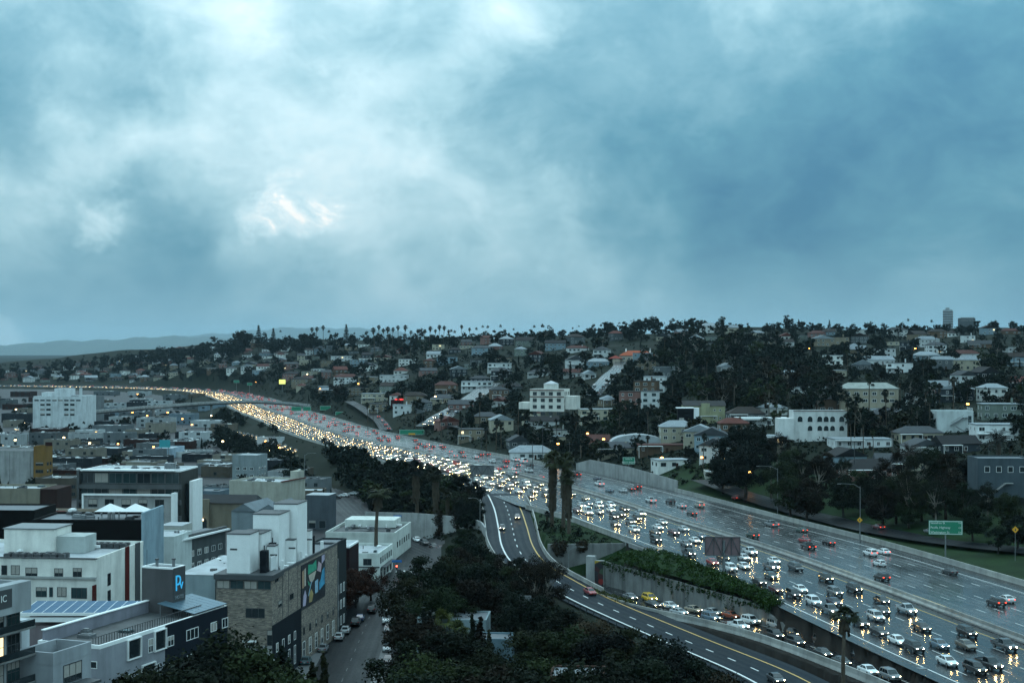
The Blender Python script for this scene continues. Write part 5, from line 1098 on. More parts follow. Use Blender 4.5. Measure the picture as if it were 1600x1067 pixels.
# --- black block with a pale blue end wall, canopies on its roof
bb = Bld('dark_block', 'black-clad block with a tall pale blue end wall and white roof canopies', 222, 812, 308, 2, 24, 15, (.004, .005, .007), par=0.5, roofm='grey_roof')
bb.part('end_wall', 0.02, .5, -.6, 15, 0, bb.h + 1.6, 'wall', (.36, .45, .50))
for k, xx in ((0, -8.8), (1, -3.2)):
    c = MB(); a = 2.7; h0 = bb.h + 1.4; c.quadgrid([[(xx - a, 3, h0), (xx + a, 3, h0), (xx + a, 3 + 2 * a, h0), (xx - a, 3 + 2 * a, h0)], [(xx - .1, 3 + a - .1, h0 + 1.5), (xx + .1, 3 + a - .1, h0 + 1.5), (xx + .1, 3 + a + .1, h0 + 1.5), (xx - .1, 3 + a + .1, h0 + 1.5)]], 0, True, True); o = c.build('roof_canopy', 'canvas', bb.root)
    for sx in (-1, 1):
        for sy in (0, 1): MB().box(xx + sx * a - .06, xx + sx * a + .06, 3 + sy * 2 * a - .06, 3 + sy * 2 * a + .06, bb.h - .5, h0).build('post', 'metal_grey', o)
for x in (-7.5, -6.6): MB().tube([(x, 1, bb.h - .5), (x, 1, bb.h + 1.5)], .38, 10).build('vent_pipe', 'metal_grey', bb.root)
bb.clutter(10, 23)
Bld('dark_block', 'plain black block at the frame edge behind the white apartments', 54, 797, 330, 2, 30, 14, (.004, .005, .007), par=0.4)
b = Bld('low_shops', 'jumble of low pink and beige roofs between two black blocks', 128, 806, 345, 4, 16, 16, (.42, .36, .30), par=0.8); b.part('pink_wall', -9, -5, 2, 2.3, b.h - .6, b.h + 1, 'wall', (.35, .18, .17)); b.part('white_box', -14, -9.5, 3, 7, b.h - .7, b.h + .8, 'trim_white'); b.clutter(5, 3)
# --- concrete and glass block
cb = Bld('office_block', 'layered concrete and dark glass block with thin white frame', 282, 735, 400, 5, 29, 16, (.10, .105, .10), par=0.4, parm='trim_white', roofm='white_roof', cat='office block')
zz = cb.h
for k in range(5):
    cb.part('floor_band', -29.1, .3, -1.2, 0, zz - 5.2 - 4.4 * k, zz - 3.9 - 4.4 * k, 'concrete_dark')
    for i in range(7): cb.win_m('F', -27 + 4.1 * i, zz - 3.7 - 4.4 * k, 3.9, 2.9, 2, 1, 'metal_grey', 'glass_teal' if (i * 3 + k) % 4 else 'glass')
cb.part('roof_slab', -28.5, -1.5, -1.5, 1, zz - .1, zz + .25, 'trim_white'); cb.part('side_frame', -29.6, -28.9, -1.4, .2, 0, zz, 'concrete_dark')
cb.part('lower_block', -26.5, -1.5, -3.6, -1.25, 0, zz - 6.6, 'concrete'); f = MB().box(-26.7, -1.0, -4.1, -3.4, zz - 6.8, zz - 6.3).box(-27.0, -26.5, -4.1, -3.4, 0, zz - 6.3).box(-1.3, -.4, -4.3, -1.2, 0, zz - 6.0); f.build('white_frame', 'trim_white', cb.root)
for k in range(3):
    for i in range(5): o = cb.win_m('F', -24 + 4.8 * i, zz - 10 - 3.6 * k, 2.6, 2.2, 2, 1, 'metal_dark'); o.location.y = -3.62
cb.part('end_fin', 1.6, 2.6, 3, 12, 0, zz - 3.2, 'trim_white'); cb.part('end_glass', .3, 1.5, 4, 12, 0, zz - 4, 'glass'); MB().tube([(-5, 6, zz - .3), (-5, 6, zz + 1.6)], 1.6, 12).build('cooling_tower', 'metal_grey', cb.root); cb.clutter(16, 5)
# --- brick block with mural and white roof towers
mat('mural_black', (.012, .014, .02), .6, .2)
br = Bld('brick_building', 'long brown brick building with a painted street mural and white roof towers', 425, 899, 250, 8, 10.2, 44, (.2, .17, .14), wm='long_brick', par=0.5, parm='trim_dark', roofm='grey_roof')
K = lambda x, y: (200 + x / 5.0, 860 + y / 5.0)
br.part('roof_fascia', -10.5, .35, -.5, 6, br.h - .8, br.h + .12, 'trim_dark')
for i in range(4): br.win_m('F', -8.9 + 2.5 * i, br.h - 2.45, 2.35, 1.5, 2, 1, 'trim_dark', 'glass_teal')
a, c = K(918, 450), K(1070, 524); br.win('F', a[0], a[1], c[0], c[1], 3, 1, 'trim_dark'); a, c = K(1085, 620), K(1150, 740); br.win('F', a[0], a[1], a[0] + 9, c[1], 1, 1, 'trim_dark', 'glass'); a, c = K(1090, 825), K(1140, 918); br.win('F', a[0], a[1], c[0], c[1], 1, 1)
zl = br.on('F', 400, 1008)[1]; br.part('base_cladding', -10.25, .06, -.12, 0, -1, zl, 'concrete'); br.part('ledge', -5.2, -2.8, -.6, -.1, zl + .6, zl + .9, 'trim_white')
un = br.on('R', 470, 940)[0]; zn = br.on('R', 440, 968)[1]; br.part('navy_base', .0, .14, -.05, un, -1, zn, 'wall', (.02, .032, .045))
for i in range(4): br.win_m('R', 2.5 + 3.6 * i, 1.2, 1.1, 3.4, 1, 2, out_=.14); br.win_m('R', 2.5 + 3.6 * i, 5.6, 1.2, 1.6, 1, 1, out_=.14)
for i in range(6): br.win_m('R', un + 2 + 4.2 * i, 1.0, 1.6, 3.0, 1, 2); br.win_m('R', un + 2 + 4.2 * i, 5.2, 1.1, 1.5, 1, 1, 'trim_dark')
for x0, y0, x1, y1 in [(1145, 200, 1175, 245), (1172, 388, 1200, 440), (1264, 335, 1292, 380)]: a, c = K(x0, y0), K(x1, y1); br.win('R', a[0], a[1], c[0], c[1], 2, 1, 'trim_dark')
for x in (1205, 1253, 1325): u = br.on('R', *K(x, 300))[0]; br.part('joint_channel', .0, .05, u, u + .12, zn, br.h - .3, 'trim_dark')
ma, mb_ = br.on('R', 470, 880)[0], br.on('R', 507, 870)[0]; mz0, mz1 = br.on('R', 490, 941)[1], br.on('R', 490, 873)[1]
mu = br.part('mural', .02, .16, ma, mb_, mz0, mz1, 'mural_black')
mw, mh = mb_ - ma, mz1 - mz0
MUR = {'mural_green': (.03, .33, .20), 'mural_cream': (.52, .46, .38), 'mural_pink': (.50, .36, .40), 'mural_blue': (.05, .30, .48), 'mural_sky': (.28, .48, .62), 'mural_tan': (.42, .26, .16), 'mural_gold': (.40, .30, .12), 'mural_lilac': (.48, .42, .56)}
for n_, c_ in MUR.items(): mat(n_, c_, .6, .35, .9)
for n_, pts in [('mural_green', [(.25, .72), (.62, .74), (.60, .97), (.45, .90), (.27, .95)]), ('mural_cream', [(.28, .70), (.60, .72), (.52, .55), (.42, .50), (.33, .56)]), ('mural_tan', [(.02, .48), (.09, .48), (.09, .88), (.02, .86)]), ('mural_cream', [(.11, .50), (.17, .51), (.17, .90), (.11, .89)]), ('mural_pink', [(.64, .70), (.80, .62), (.84, .80), (.70, .90)]), ('mural_lilac', [(.84, .80), (.97, .86), (.97, .99), (.84, .99)]), ('mural_sky', [(.55, .20), (.68, .20), (.68, .50), (.55, .48)]), ('mural_blue', [(.74, .22), (.97, .30), (.96, .70), (.86, .64), (.80, .46), (.73, .40)]), ('mural_lilac', [(.05, .08), (.16, .06), (.20, .26), (.14, .42), (.07, .30)]), ('mural_gold', [(.30, .08), (.42, .06), (.48, .22), (.40, .36), (.31, .28)]), ('mural_cream', [(.34, .10), (.40, .10), (.40, .20), (.34, .20)]), ('mural_sky', [(.26, .24), (.29, .24), (.42, .52), (.39, .54)]), ('mural_green', [(.24, .60), (.27, .50), (.36, .40), (.34, .50)])]:
    MB().poly([(.175, ma + u * mw, mz0 + v * mh) for u, v in pts]).build('painted_shape', n_, mu)
for x0, x1, y0, y1, hh, w in [(-8.6, -4.4, 1.0, 6.0, 7.0, 1), (-8.2, -4.0, 6.4, 12.0, 6.4, 1), (-7.6, -2.6, 12.5, 19, 9.2, 1), (-5.8, -1.2, 19.5, 26, 10.4, 1), (-3.0, -1.6, 6.5, 8.5, 4.2, 1), (-2.6, -1.0, 16.5, 18, 4.0, 1), (-2.4, -1.0, 27, 29, 4.4, 1)]:
    o = br.part('roof_tower', x0, x1, y0, y1, br.h - .5, br.h + hh, 'trim_white'); MB().box(x0 - .1, x1 + .1, y0 - .1, y1 + .1, br.h + hh, br.h + hh + .18).build('cap', 'trim_dark', o); MB().box(x0 + .6, x0 + 1.9, y0 - .03, y0 + .05, br.h + hh * .6, br.h + hh * .6 + .3).build('louvre', 'trim_dark', o)
for x0, x1, y0, y1, hh in [(-2.9, -1.7, 2.0, 3.6, 4.0), (-3.6, -2.5, 9.3, 10.6, 4.4), (-3.9, -2.2, 20, 21.5, 5.2), (-2.2, -1.2, 30, 31.5, 3)]: o = br.part('chimney', x0, x1, y0, y1, br.h - .5, br.h + hh, 'wall', (.022, .03, .04)); MB().tube([((x0 + x1) / 2, (y0 + y1) / 2, br.h + hh), ((x0 + x1) / 2, (y0 + y1) / 2, br.h + hh + .9)], .12, 6).build('flue', 'metal_dark', o)
for x, y in ((-1.5, 4.5), (-1.2, 11.5), (-1.0, 15), (-1.2, 22), (-1.4, 25)): MB().box(x - .9, x + .6, y - .6, y + .6, br.h - .4, br.h + .1).build('skylight', 'trim_white', br.root)
for x, y in ((-.5, 7.5), (-.5, 19.5), (-.5, 34)): br.part('vent_stack', x - .3, x + .2, y, y + .6, br.h - .4, br.h + 1.5, 'trim_white')
br.clutter(14, 24); br.part('billboard', -1.6, -1.4, 3.8, 7, br.h + .2, br.h + 2.6, 'canvas')
b = Bld('charcoal_block', 'charcoal rendered block past the mural end of the brick building', 524, 849, 297, 8, 5.5, 9, (.05, .062, .068), par=.4); b.part('steel_column', .2, .9, -1.6, -.6, 0, b.h - 3, 'metal_grey'); b.grid('R', 1, 8, 3, 1, 3.4, 3, 1.1, 1.9)
b = Bld('maroon_block', 'narrow dark maroon block between the charcoal building and the white corner building', 546, 853, 325, 6, 6, 10, (.04, .014, .02), par=.4, parm='trim_white', roofm='white_roof'); b.grid('R', 1, 9, 3, 1, 3.2, 2, 1.0, 1.7)
# --- white corner building at the junction and the big roof behind it
b = Bld('corner_shop', 'white two-storey corner building at the street junction', 592, 864, 366, 6, 10, 19, (.70, .73, .70), roofm='white_roof', par=.7); b.grid('R', 1, 18, 6, 4.0, 3, 1, 1.3, 1.6, 1, 1, 'trim_dark'); b.grid('R', 1, 18, 4, .3, 3, 1, 2.6, 2.5, 2, 1, 'trim_dark'); b.grid('F', -9, -1, 2, 3.8, 3, 1, 2.2, 1.7, 2, 1, 'trim_dark'); b.part('string_course', -10.1, .2, -.2, .0, 3.2, 3.5, 'concrete_dark'); b.clutter(4, 8); b.part('awning', .1, 1.4, 2, 17, 2.9, 3.1, 'trim_dark')
b = Bld('warehouse', 'broad white warehouse with a cluttered roof and blue tarp', 617, 832, 402, 6, 20, 26, (.66, .68, .65), roofm='concrete_dark', par=.9); b.grid('R', 2, 24, 6, 3, 3, 1, 1.4, 1.6, 1, 1, 'trim_dark'); b.clutter(14, 9)
tp = MB(); r_ = random.Random(3); tp.quadgrid([[(-16 + i * 1.0, 18 + j * 1.2, b.h + .4 + .9 * sin(i * 1.3) * cos(j * .9) * .5 + .4) for i in range(7)] for j in range(4)]); tp.build('blue_tarp', 'tarp_blue', b.root); b.part('raised_roof', -18, -3, 16, 25.5, b.h - .6, b.h + 1.6, 'wall')
# --- pale shed in front of the brick block
b = Bld('flat_shed', 'pale windowless shed between the hotel sign tower and the brick building', 336, 899, 256, 8, 7, 24, (.36, .42, .44), par=.0, roofm='white_roof'); b.clutter(6, 4)
# --- grey gabled apartment row
b = Bld('rendered_house', 'white rendered house with a slanted gutter behind the pale blue wall', 272, 838, 345, 8, 8, 12, (.62, .66, .65), par=.3, roofm='white_roof'); b.grid('F', -7, -1, 1, 6.0, 3, 2, 1.4, 3.0, 1, 1, 'trim_dark', 'glass_teal'); b.clutter(2, 1)
b = Bld('grey_apartments', 'grey apartment row with a projecting white eave and many small windows', 276, 845, 350, 18, 6, 24, (.16, .175, .18), par=.0, roofm='grey_roof'); b.grid('R', 2, 23, 6, 1.2, 3.1, 3, 1.8, 1.5); b.part('eave', .1, 1.2, -.3, 24.4, b.h - .1, b.h + .3, 'trim_white'); b.part('eave_fascia', -.5, .4, -.2, 24.2, b.h + .3, b.h + .9, 'trim_dark')
b = Bld('stucco_annex', 'pale stucco annex with a flat overhanging roof below the concrete block', 283, 822, 372, 8, 6, 8, (.55, .55, .52), par=.0, roofm='white_roof'); b.grid('R', 1, 7, 2, 1.2, 3.1, 2, 1.3, 1.4)
# --- beige windowless hall, parking deck with ochre stair tower
b = Bld('beige_hall', 'plain beige windowless hall with brown end at the frame edge', 62, 763, 430, 3, 18, 14, (.33, .31, .26), roofm='white_roof', par=.7); b.part('brown_end', .0, 5, .4, 13, 0, b.h - .2, 'wall', (.085, .05, .045)); b.clutter(8, 12)
for k in (-15, -9, -4): b.part('wall_rib', k - .1, k + .1, -.12, 0, 0, b.h - .8, 'wall')
b = Bld('parking_deck', 'grey concrete parking deck with tall wall panels at the frame edge', 52, 704, 600, 3, 40, 20, (.22, .225, .22), wm='concrete', par=.6, roofm='concrete_dark')
for k in range(5): b.part('wall_rib', -38 + 9 * k, -37.3 + 9 * k, -.25, 0, 0, b.h - .7, 'concrete')
b = Bld('ochre_tower', 'ochre stair and office tower beside the grey parking deck', 71, 697, 597, 6, 5.2, 7, (.30, .20, .085), par=.5); b.grid('F', -4.6, -.6, 1, 1.5, 3.1, 4, 3.4, 1.4, 3, 1, 'trim_dark'); b.grid('R', .8, 6.4, 2, 1.5, 3.1, 4, 1.6, 1.4, 1, 1, 'trim_dark'); b.part('roof_sign', -1, 2, 2, 2.4, b.h, b.h + 1.6, 'wall', (.08, .03, .03))
# --- strip of shops with arched entry, stucco restaurant
b = Bld('shop_strip', 'long low shop with dark tiled roof and lamplit arched entry', 400, 786, 470, 4, 24, 9, (.30, .27, .22), par=.0, roofm='grey_roof'); mb = MB(); hh = b.h; mb.poly([(-24.5, -.6, hh), (.5, -.6, hh), (-.8, 4.5, hh + 2.4), (-23.2, 4.5, hh + 2.4)]).poly([(.5, 9.6, hh), (-24.5, 9.6, hh), (-23.2, 4.5, hh + 2.4), (-.8, 4.5, hh + 2.4)]).poly([(.5, -.6, hh), (.5, 9.6, hh), (-.8, 4.5, hh + 2.4)]).poly([(-24.5, 9.6, hh), (-24.5, -.6, hh), (-23.2, 4.5, hh + 2.4)]); mb.build('tiled_roof', 'roof', b.root, color=(.05, .055, .06))
b.part('entry_gable', -19.5, -15.5, -1.2, 0, 0, hh + 1.3, 'wall'); am = MB(); am.poly([(-17.5 + 1.3 * cos(t), -1.23, 2.6 + 1.3 * sin(t)) for t in np.linspace(0, pi, 9)] + [(-18.8, -1.23, .2), (-16.2, -1.23, .2)]); am.build('entry_arch', 'glass', b.root)
for x in (-21.5, -17.5): MB().box(x - .2, x + .2, -1.55, -1.2, 3.0, 3.5).build('wall_lamp', 'lamp_warm', b.root)
b = Bld('restaurant', 'cream stucco restaurant with a terracotta parapet and busy white roof', 440, 753, 520, 20, 22, 18, (.48, .47, .42), roofm='white_roof', par=.8); b.part('terracotta_coping', -.3, .4, -.2, 18.2, b.h, b.h + .3, 'wall', (.20, .06, .045)); b.grid('R', 1, 17, 4, 1.2, 3, 1, 1.6, 1.8, 1, 1, 'trim_dark'); b.grid('F', -20, -2, 4, 1.2, 3, 1, 1.6, 1.8, 1, 1, 'trim_dark'); b.clutter(12, 6); b.part('stair_house', -3, .1, 12, 17, b.h - .6, b.h + 3, 'wall')
b = Bld('grey_shed', 'small grey metal shed with pale roof among parked cars', 514, 774, 470, 10, 8, 8, (.15, .17, .19), par=.0, roofm='white_roof'); b.grid('F', -7.5, -.5, 2, .3, 3, 1, 2.4, 2.6, 1, 1, 'metal_grey')
b = Bld('flat_block', 'small grey flat-roofed block by the trees left of the freeway', 402, 711, 640, 12, 12, 12, (.33, .37, .38), par=.4, roofm='white_roof'); b.grid('R', 1, 11, 3, 2, 3.2, 2, 1.5, 1.4); b.grid('F', -11, -1, 3, 2, 3.2, 2, 1.6, 1.4)
b = Bld('gabled_shed', 'grey gabled sheds behind the white roof towers', 440, 800, 372, 12, 14, 16, (.30, .34, .36), par=.0, roofm='grey_roof'); hh = b.h
for k in range(2): x = -14 + 7 * k; MB().poly([(x, -.3, hh), (x + 3.5, -.3, hh + 2), (x + 3.5, 16.3, hh + 2), (x, 16.3, hh)]).poly([(x + 3.5, -.3, hh + 2), (x + 6.95, -.3, hh), (x + 6.95, 16.3, hh), (x + 3.5, 16.3, hh + 2)]).poly([(x, -.3, hh), (x + 6.95, -.3, hh), (x + 3.5, -.3, hh + 2)]).build('gable_roof', 'roof', b.root, color=(.22, .25, .27))
# --- modern white offices further out
b = Bld('blue_white_office', 'white and pale blue office with long lit window band', 269, 700, 770, 6, 11, 20, (.42, .50, .56), roofm='white_roof', par=.6, z0=-8); b.win_m('F', -5.5, b.h - 4.5, 9, 1.2, 4, 1, 'trim_white', 'glass_lit'); b.win_m('F', -5.5, b.h - 9, 9, 1.4, 4, 1, 'trim_dark')
b = Bld('white_office', 'white flat-roofed office with faded sign beside the blue and white office', 317, 706, 775, 6, 16, 18, (.60, .62, .61), roofm='white_roof', par=.6, z0=-8); b.win_m('F', -8, b.h - 6.0, 14, 1.3, 5, 1, 'trim_dark', 'glass'); b.grid('F', -15, -1, 4, b.h - 10, 3, 1, 1.6, 2); b.clutter(6, 2)
b = Bld('white_office', 'small white block with dark window strip near the freeway frontage', 365, 683, 860, 4, 13, 14, (.62, .64, .63), roofm='white_roof', par=.5, z0=-8); b.grid('F', -12.5, -.5, 2, 2.2, 3, 1, 5, 1.6, 3, 1, 'trim_dark')
# --- big white factory block on the flats
fb = Bld('storage_warehouse', 'big white ribbed warehouse block with roof house on the flats', 128, 619, 1040, 3, 36, 30, (.66, .69, .70), z0=-7, par=.8, roofm='white_roof')
for k in range(9): fb.part('pilaster', -36 + 4.45 * k - .4, -36 + 4.45 * k + .4, -.5, 0, 0, fb.h - 1, 'wall')
for k in (1, 2, 4, 5):
    for j in range(3): fb.win_m('F', -33.8 + 4.45 * (k + (1 if k > 3 else 0)), fb.h - 7 - 3.6 * j, 3.2, 1.6, 3, 1, 'trim_dark')
for k in range(8): fb.win_m('F', -33.8 + 4.45 * k, fb.h - 3.6, 3.2, 1.1, 3, 1, 'trim_dark')
fb.part('roof_house', -22, -10, 4, 14, fb.h - .8, fb.h + 5.5, 'wall'); fb.part('roof_house', -32, -22, 5, 15, fb.h - .8, fb.h + 2.6, 'wall'); fb.part('chimney', -2.2, -.6, 1, 2.6, fb.h, fb.h + 6, 'wall'); fb.clutter(5, 7)
b = Bld('grey_block', 'grey block with dark windows beside the big white warehouse', 152, 620, 1120, 3, 12, 16, (.25, .27, .28), z0=-7, par=.5); b.grid('F', -11, -1, 3, 2, 4, 4, 2.4, 1.8, 2, 1, 'trim_dark', one=True)
# --- generic low city blocks on the flats
rc = random.Random(31); PAL = [('white', (.52, .55, .56)), ('pale grey', (.22, .24, .25)), ('cream', (.33, .31, .27)), ('beige', (.22, .195, .165)), ('slate', (.06, .07, .08)), ('brick red', (.09, .045, .038)), ('pale blue', (.24, .30, .34))]
LAB = []          # objects to be labelled against landmarks: (object, description, category, group, px, py)
for (px, yb, w, h, c) in [(15, 690, 60, 5, 0), (235, 668, 50, 7, 0), (170, 676, 30, 5, 1), (120, 690, 44, 5, 0), (205, 655, 34, 6, 1), (260, 660, 30, 5, 2), (320, 668, 28, 5, 0), (300, 690, 22, 6, 0), (345, 676, 20, 6, 3), (215, 700, 24, 5, 5), (150, 715, 30, 5, 4), (110, 735, 26, 6, 4), (230, 720, 20, 6, 1), (360, 730, 24, 6, 2), (330, 742, 20, 5, 1), (420, 700, 18, 6, 0), (440, 728, 15, 5, 2), (20, 640, 60, 5, 5), (60, 628, 70, 5, 5), (100, 632, 50, 6, 4), (180, 640, 34, 6, 0), (245, 636, 40, 6, 0), (290, 640, 34, 5, 1), (330, 640, 30, 5, 6), (25, 660, 40, 7, 4), (270, 625, 40, 6, 1), (30, 620, 60, 6, 5), (160, 618, 50, 5, 1), (215, 618, 36, 5, 0), (300, 622, 36, 5, 3), (40, 752, 24, 6, 3), (95, 760, 16, 7, 5), (330, 780, 14, 5, 1), (255, 742, 16, 5, 3), (310, 715, 12, 4, 0), (470, 745, 10, 4, 3)]:
    w = min(w, 30) * .8; p = hit(px, yb, 380)
    if p is None: continue
    cf = rc.uniform(.8, 1.1); nm, col = PAL[c]; b = Bld('low_building', '', 0, 0, 1, rc.uniform(0, 12), w, w * rc.uniform(.5, .9), tuple(x * cf for x in col), O=Vector((p.x + w / 2, p.y, p.z + h)), z0=p.z - .3, par=.5, roofm=rc.choice(['white_roof', 'grey_roof', 'concrete_dark']))
    n = max(2, int(w / 7)); b.grid('F', -w + 1, -1, min(n, 7), 1.2, 3.2, 1 if h < 6 else 2, min(2.4, w / n * .5), 1.5, 2, 1, 'trim_dark', one=True, skip=.15); b.clutter(7, px)
    LAB.append((b.root, 'low %s flat-roofed %s' % (nm, 'warehouse' if w > 20 else 'shop building'), 'building', 'low buildings on the city flats', px, yb - 5))

def in_building(x, y, m=2.0):
    for B in BLDS:
        lx, ly, _ = B.local((x, y, 0))
        if -B.w - m < lx < m and -m < ly < B.d + m: return True
    return False
rc2 = random.Random(51); k_ = 0
for _ in range(1800):
    if k_ >= 80: break
    px = rc2.uniform(0, 500); yb = rc2.uniform(628, 790); p = hit(px, yb, 380)
    if p is None or near1(MED, p.x, p.y)[0] > -75 or abs(near1(ST2, p.x, p.y)[0]) < 14: continue
    w, d = rc2.uniform(9, 20), rc2.uniform(9, 16); h = rc2.choice([4, 4.5, 5, 7, 8])
    if any(in_building(p.x + a, p.y + b_, 3) for a in (-w / 2, 0, w / 2) for b_ in (0, d / 2, d)): continue
    if any(B.O.y > p.y and B.O.y < p.y + 90 and abs((B.O.x - B.w / 2) / B.O.y * FPX - (px - 800)) < B.w * FPX / B.O.y * .6 and B.h > 9 for B in BLDS): continue
    cf = rc2.uniform(.7, 1.1); nm, col = rc2.choice(PAL + PAL[:5]); b = Bld('low_building', '', 0, 0, 1, rc2.uniform(0, 14), w, d, tuple(x * cf for x in col), O=Vector((p.x + w / 2, p.y, p.z + h)), z0=p.z - .3, par=.5, roofm=rc2.choice(['white_roof', 'grey_roof', 'concrete_dark']))
    n = max(2, int(w / 4.5)); b.grid('F', -w + .6, -.6, min(n, 5), 1.2, 3.0, 1 if h < 6 else 2, 1.6, 1.5, 2, 1, 'trim_dark', one=True, skip=.2); b.clutter(6, k_); k_ += 1
    LAB.append((b.root, 'small %s flat-roofed building' % nm, 'building', 'low buildings on the city flats', px, yb - 5))

# ---------------------------------------------------------------- the hillside: streets, houses
def hill_path(pts, y0=430): return catmull([tuple(hit(px, py, y0)) for px, py in pts], 6.0)
def drape(P, lift):
    Q = P.copy(); L = offset(P, -4); R = offset(P, 4); Q[:, 2] = np.maximum(np.maximum(ground(Q[:, 0], Q[:, 1]), ground(L[:, 0], L[:, 1])), ground(R[:, 0], R[:, 1])) + lift
    k = np.ones(7) / 7; z = np.convolve(np.pad(Q[:, 2], 3, 'edge'), k, 'valid'); Q[:, 2] = np.maximum(z, Q[:, 2] - .3); return Q
HS1 = drape(hill_path([(668, 672), (690, 655), (715, 640), (740, 624), (760, 610), (775, 600)]), .25)
HS2 = drape(hill_path([(925, 622), (936, 607), (950, 592), (966, 578), (972, 566)]), .25)
HS3 = drape(hill_path([(604, 674), (594, 662), (580, 652), (562, 640), (545, 630)], 800), .25)
GR = drape(catmull([(150, 312, 0), (130, 342, 0), (115, 362, 0), (103.5, 386, 0), (90, 432, 0), (80, 472, 0), (70, 515, 0)], 6.0), .12)
for nm, P_h, w in (('hill_street', HS1, 7.5), ('hill_street', HS2, 5.0), ('on_ramp', HS3, 4.0), ('frontage_road', GR, 5.5)): struct(strip(nm, P_h, -w, w, 0.0, 'wet_concrete' if nm == 'hill_street' else 'street_asphalt', cols=2))
lp = catmull([(-20, 765, 0), (-28, 800, 0), (-38, 830, 0), (-50, 850, 0)], 5); struct(strip('loop_ramp', drape(lp, .3), -3.5, 3.5, 0, 'street_asphalt'))
HOUSES = []
def roof_mesh(kind, w, d, h, ov=.45):
    x0, x1, y0, y1 = -w / 2 - ov, w / 2 + ov, -ov, d + ov; m = MB(); t = .16
    rh = min(w, d) * (.24 if kind == 'hip' else .28)
    if kind == 'flat': m.box(x0 + .2, x1 - .2, y0 + .2, y1 - .2, h, h + .3); return m
    b = [(x0, y0, h), (x1, y0, h), (x1, y1, h), (x0, y1, h)]; bt = [(x, y, h + t) for x, y, _ in b]
    m.poly(b[::-1]); m.quadgrid([b, bt], 0, True)
    if kind == 'hip':
        i = min(w, d) * .42; r = [(x0 + i, (y0 + y1) / 2, h + t + rh), (x1 - i, (y0 + y1) / 2, h + t + rh)] if w >= d else [((x0 + x1) / 2, y0 + i, h + t + rh), ((x0 + x1) / 2, y1 - i, h + t + rh)]
        if w >= d: m.poly([bt[0], bt[1], r[1], r[0]]).poly([bt[2], bt[3], r[0], r[1]]).poly([bt[1], bt[2], r[1]]).poly([bt[3], bt[0], r[0]])
        else: m.poly([bt[0], bt[1], r[0]]).poly([bt[1], bt[2], r[1], r[0]]).poly([bt[2], bt[3], r[1]]).poly([bt[3], bt[0], r[0], r[1]])
    elif kind == 'gable':                     # ridge along x
        r = [(x0, (y0 + y1) / 2, h + t + rh), (x1, (y0 + y1) / 2, h + t + rh)]; m.poly([bt[0], bt[1], r[1], r[0]]).poly([bt[2], bt[3], r[0], r[1]]).poly([bt[1], bt[2], r[1]]).poly([bt[3], bt[0], r[0]])
    else:                                     # front gable: ridge along y
        r = [((x0 + x1) / 2, y0, h + t + rh), ((x0 + x1) / 2, y1, h + t + rh)]; m.poly([bt[0], r[0], r[1], bt[3]]).poly([bt[1], bt[2], r[1], r[0]]).poly([bt[0], bt[1], r[0]]).poly([bt[2], bt[3], r[1]])
    return m
_hm = {}
def house(p, w, d, st_, kind, wc, rc_, ang, wname, rname, chim=False, name='hillside_house', detail=True, desc=None, h=None):
    w, d = round(w), round(d); h = h or st_ * 3.0 + .2; root = empty(name, p, rad(ang)); key = (w, d, h)
    if key not in _hm: _hm[key] = MB().box(-w / 2, w / 2, 0, d, -3.5, h).mesh('wall', ['wall'])
    put('wall', _hm[key], root, color=wc)
    key = (kind, w, d, h)
    if key not in _hm: _hm[key] = roof_mesh(kind, w, d, h).mesh('roof', ['roof'])
    rf = put('roof', _hm[key], root, color=rc_)
    if chim: MB().box(w * .2, w * .2 + .8, d * .4, d * .4 + .8, h, h + 2.6).build('chimney', 'wall', rf, color=wc)
    n = max(2, int(w / 3.4)); far = p[1] > 1150; r = random.Random(int(p[0] * 7 + p[1]))
    wmn = 'trim_dark' if sum(wc) > 1.2 and r.random() < .5 else 'trim_white'; gl = r.choice(['glass', 'glass', 'glass_teal'])
    for j in range(st_):
        for i in range(n):
            if r.random() < .18: continue
            lit = r.random() < .014; ww = r.choice([1.2, 1.6, 2.2]) if not far else 1.8
            f, _ = win_mesh(ww, 1.5, 2, 1, wmn, 'glass_lit' if lit else gl, one=True); put('window', f, root, (-w / 2 + w * (i + .5) / n, 0, .9 + 3.0 * j))
        if not far:
            for i in range(max(1, int(d / 4.5))):
                f, _ = win_mesh(1.4, 1.4, 2, 1, wmn, gl, one=True); sx = 1 if p[0] < 0 else -1
                put('window', f, root, (sx * w / 2, d * (i + .5) / max(1, int(d / 4.5)), .9 + 3.0 * j), sx * pi / 2)
    if not far and r.random() < .7: MB().box(-.5, .5, -.06, .1, 0, 2.1).build('door', 'wall', root, (w * .1, 0, .05), color=(.10, .06, .045))
    if detail and not far and r.random() < .45: MB().box(-w / 2 - .1, 0, -1.6, 0, 2.85, 3.05).box(-w / 2, -w / 2 + .15, -1.5, -1.35, -2, 2.85).box(-.15, 0, -1.5, -1.35, -2, 2.85).build('porch', 'trim_white', root)
    HOUSES.append((pix(p)[0], pix(p)[1], w * FPX / p[1], h * FPX / p[1], p))
    LAB.append((root, desc or '%s%s house, %s' % ('small ' if w < 10 else ('wide ' if w > 15 else ''), wname if st_ < 2 else wname + ' ' + ('two' if st_ == 2 else 'three') + '-storey', rname), 'house', 'houses on the hillside', *pix(p)))
    return root
WC = [('white', (.76, .77, .75)), ('white', (.68, .70, .70)), ('cream', (.50, .47, .39)), ('beige', (.32, .28, .22)), ('grey', (.20, .22, .23)), ('pale blue', (.33, .42, .47)), ('tan', (.22, .165, .125)), ('pink', (.33, .21, .19)), ('slate', (.08, .095, .11)), ('mint', (.28, .32, .29))]
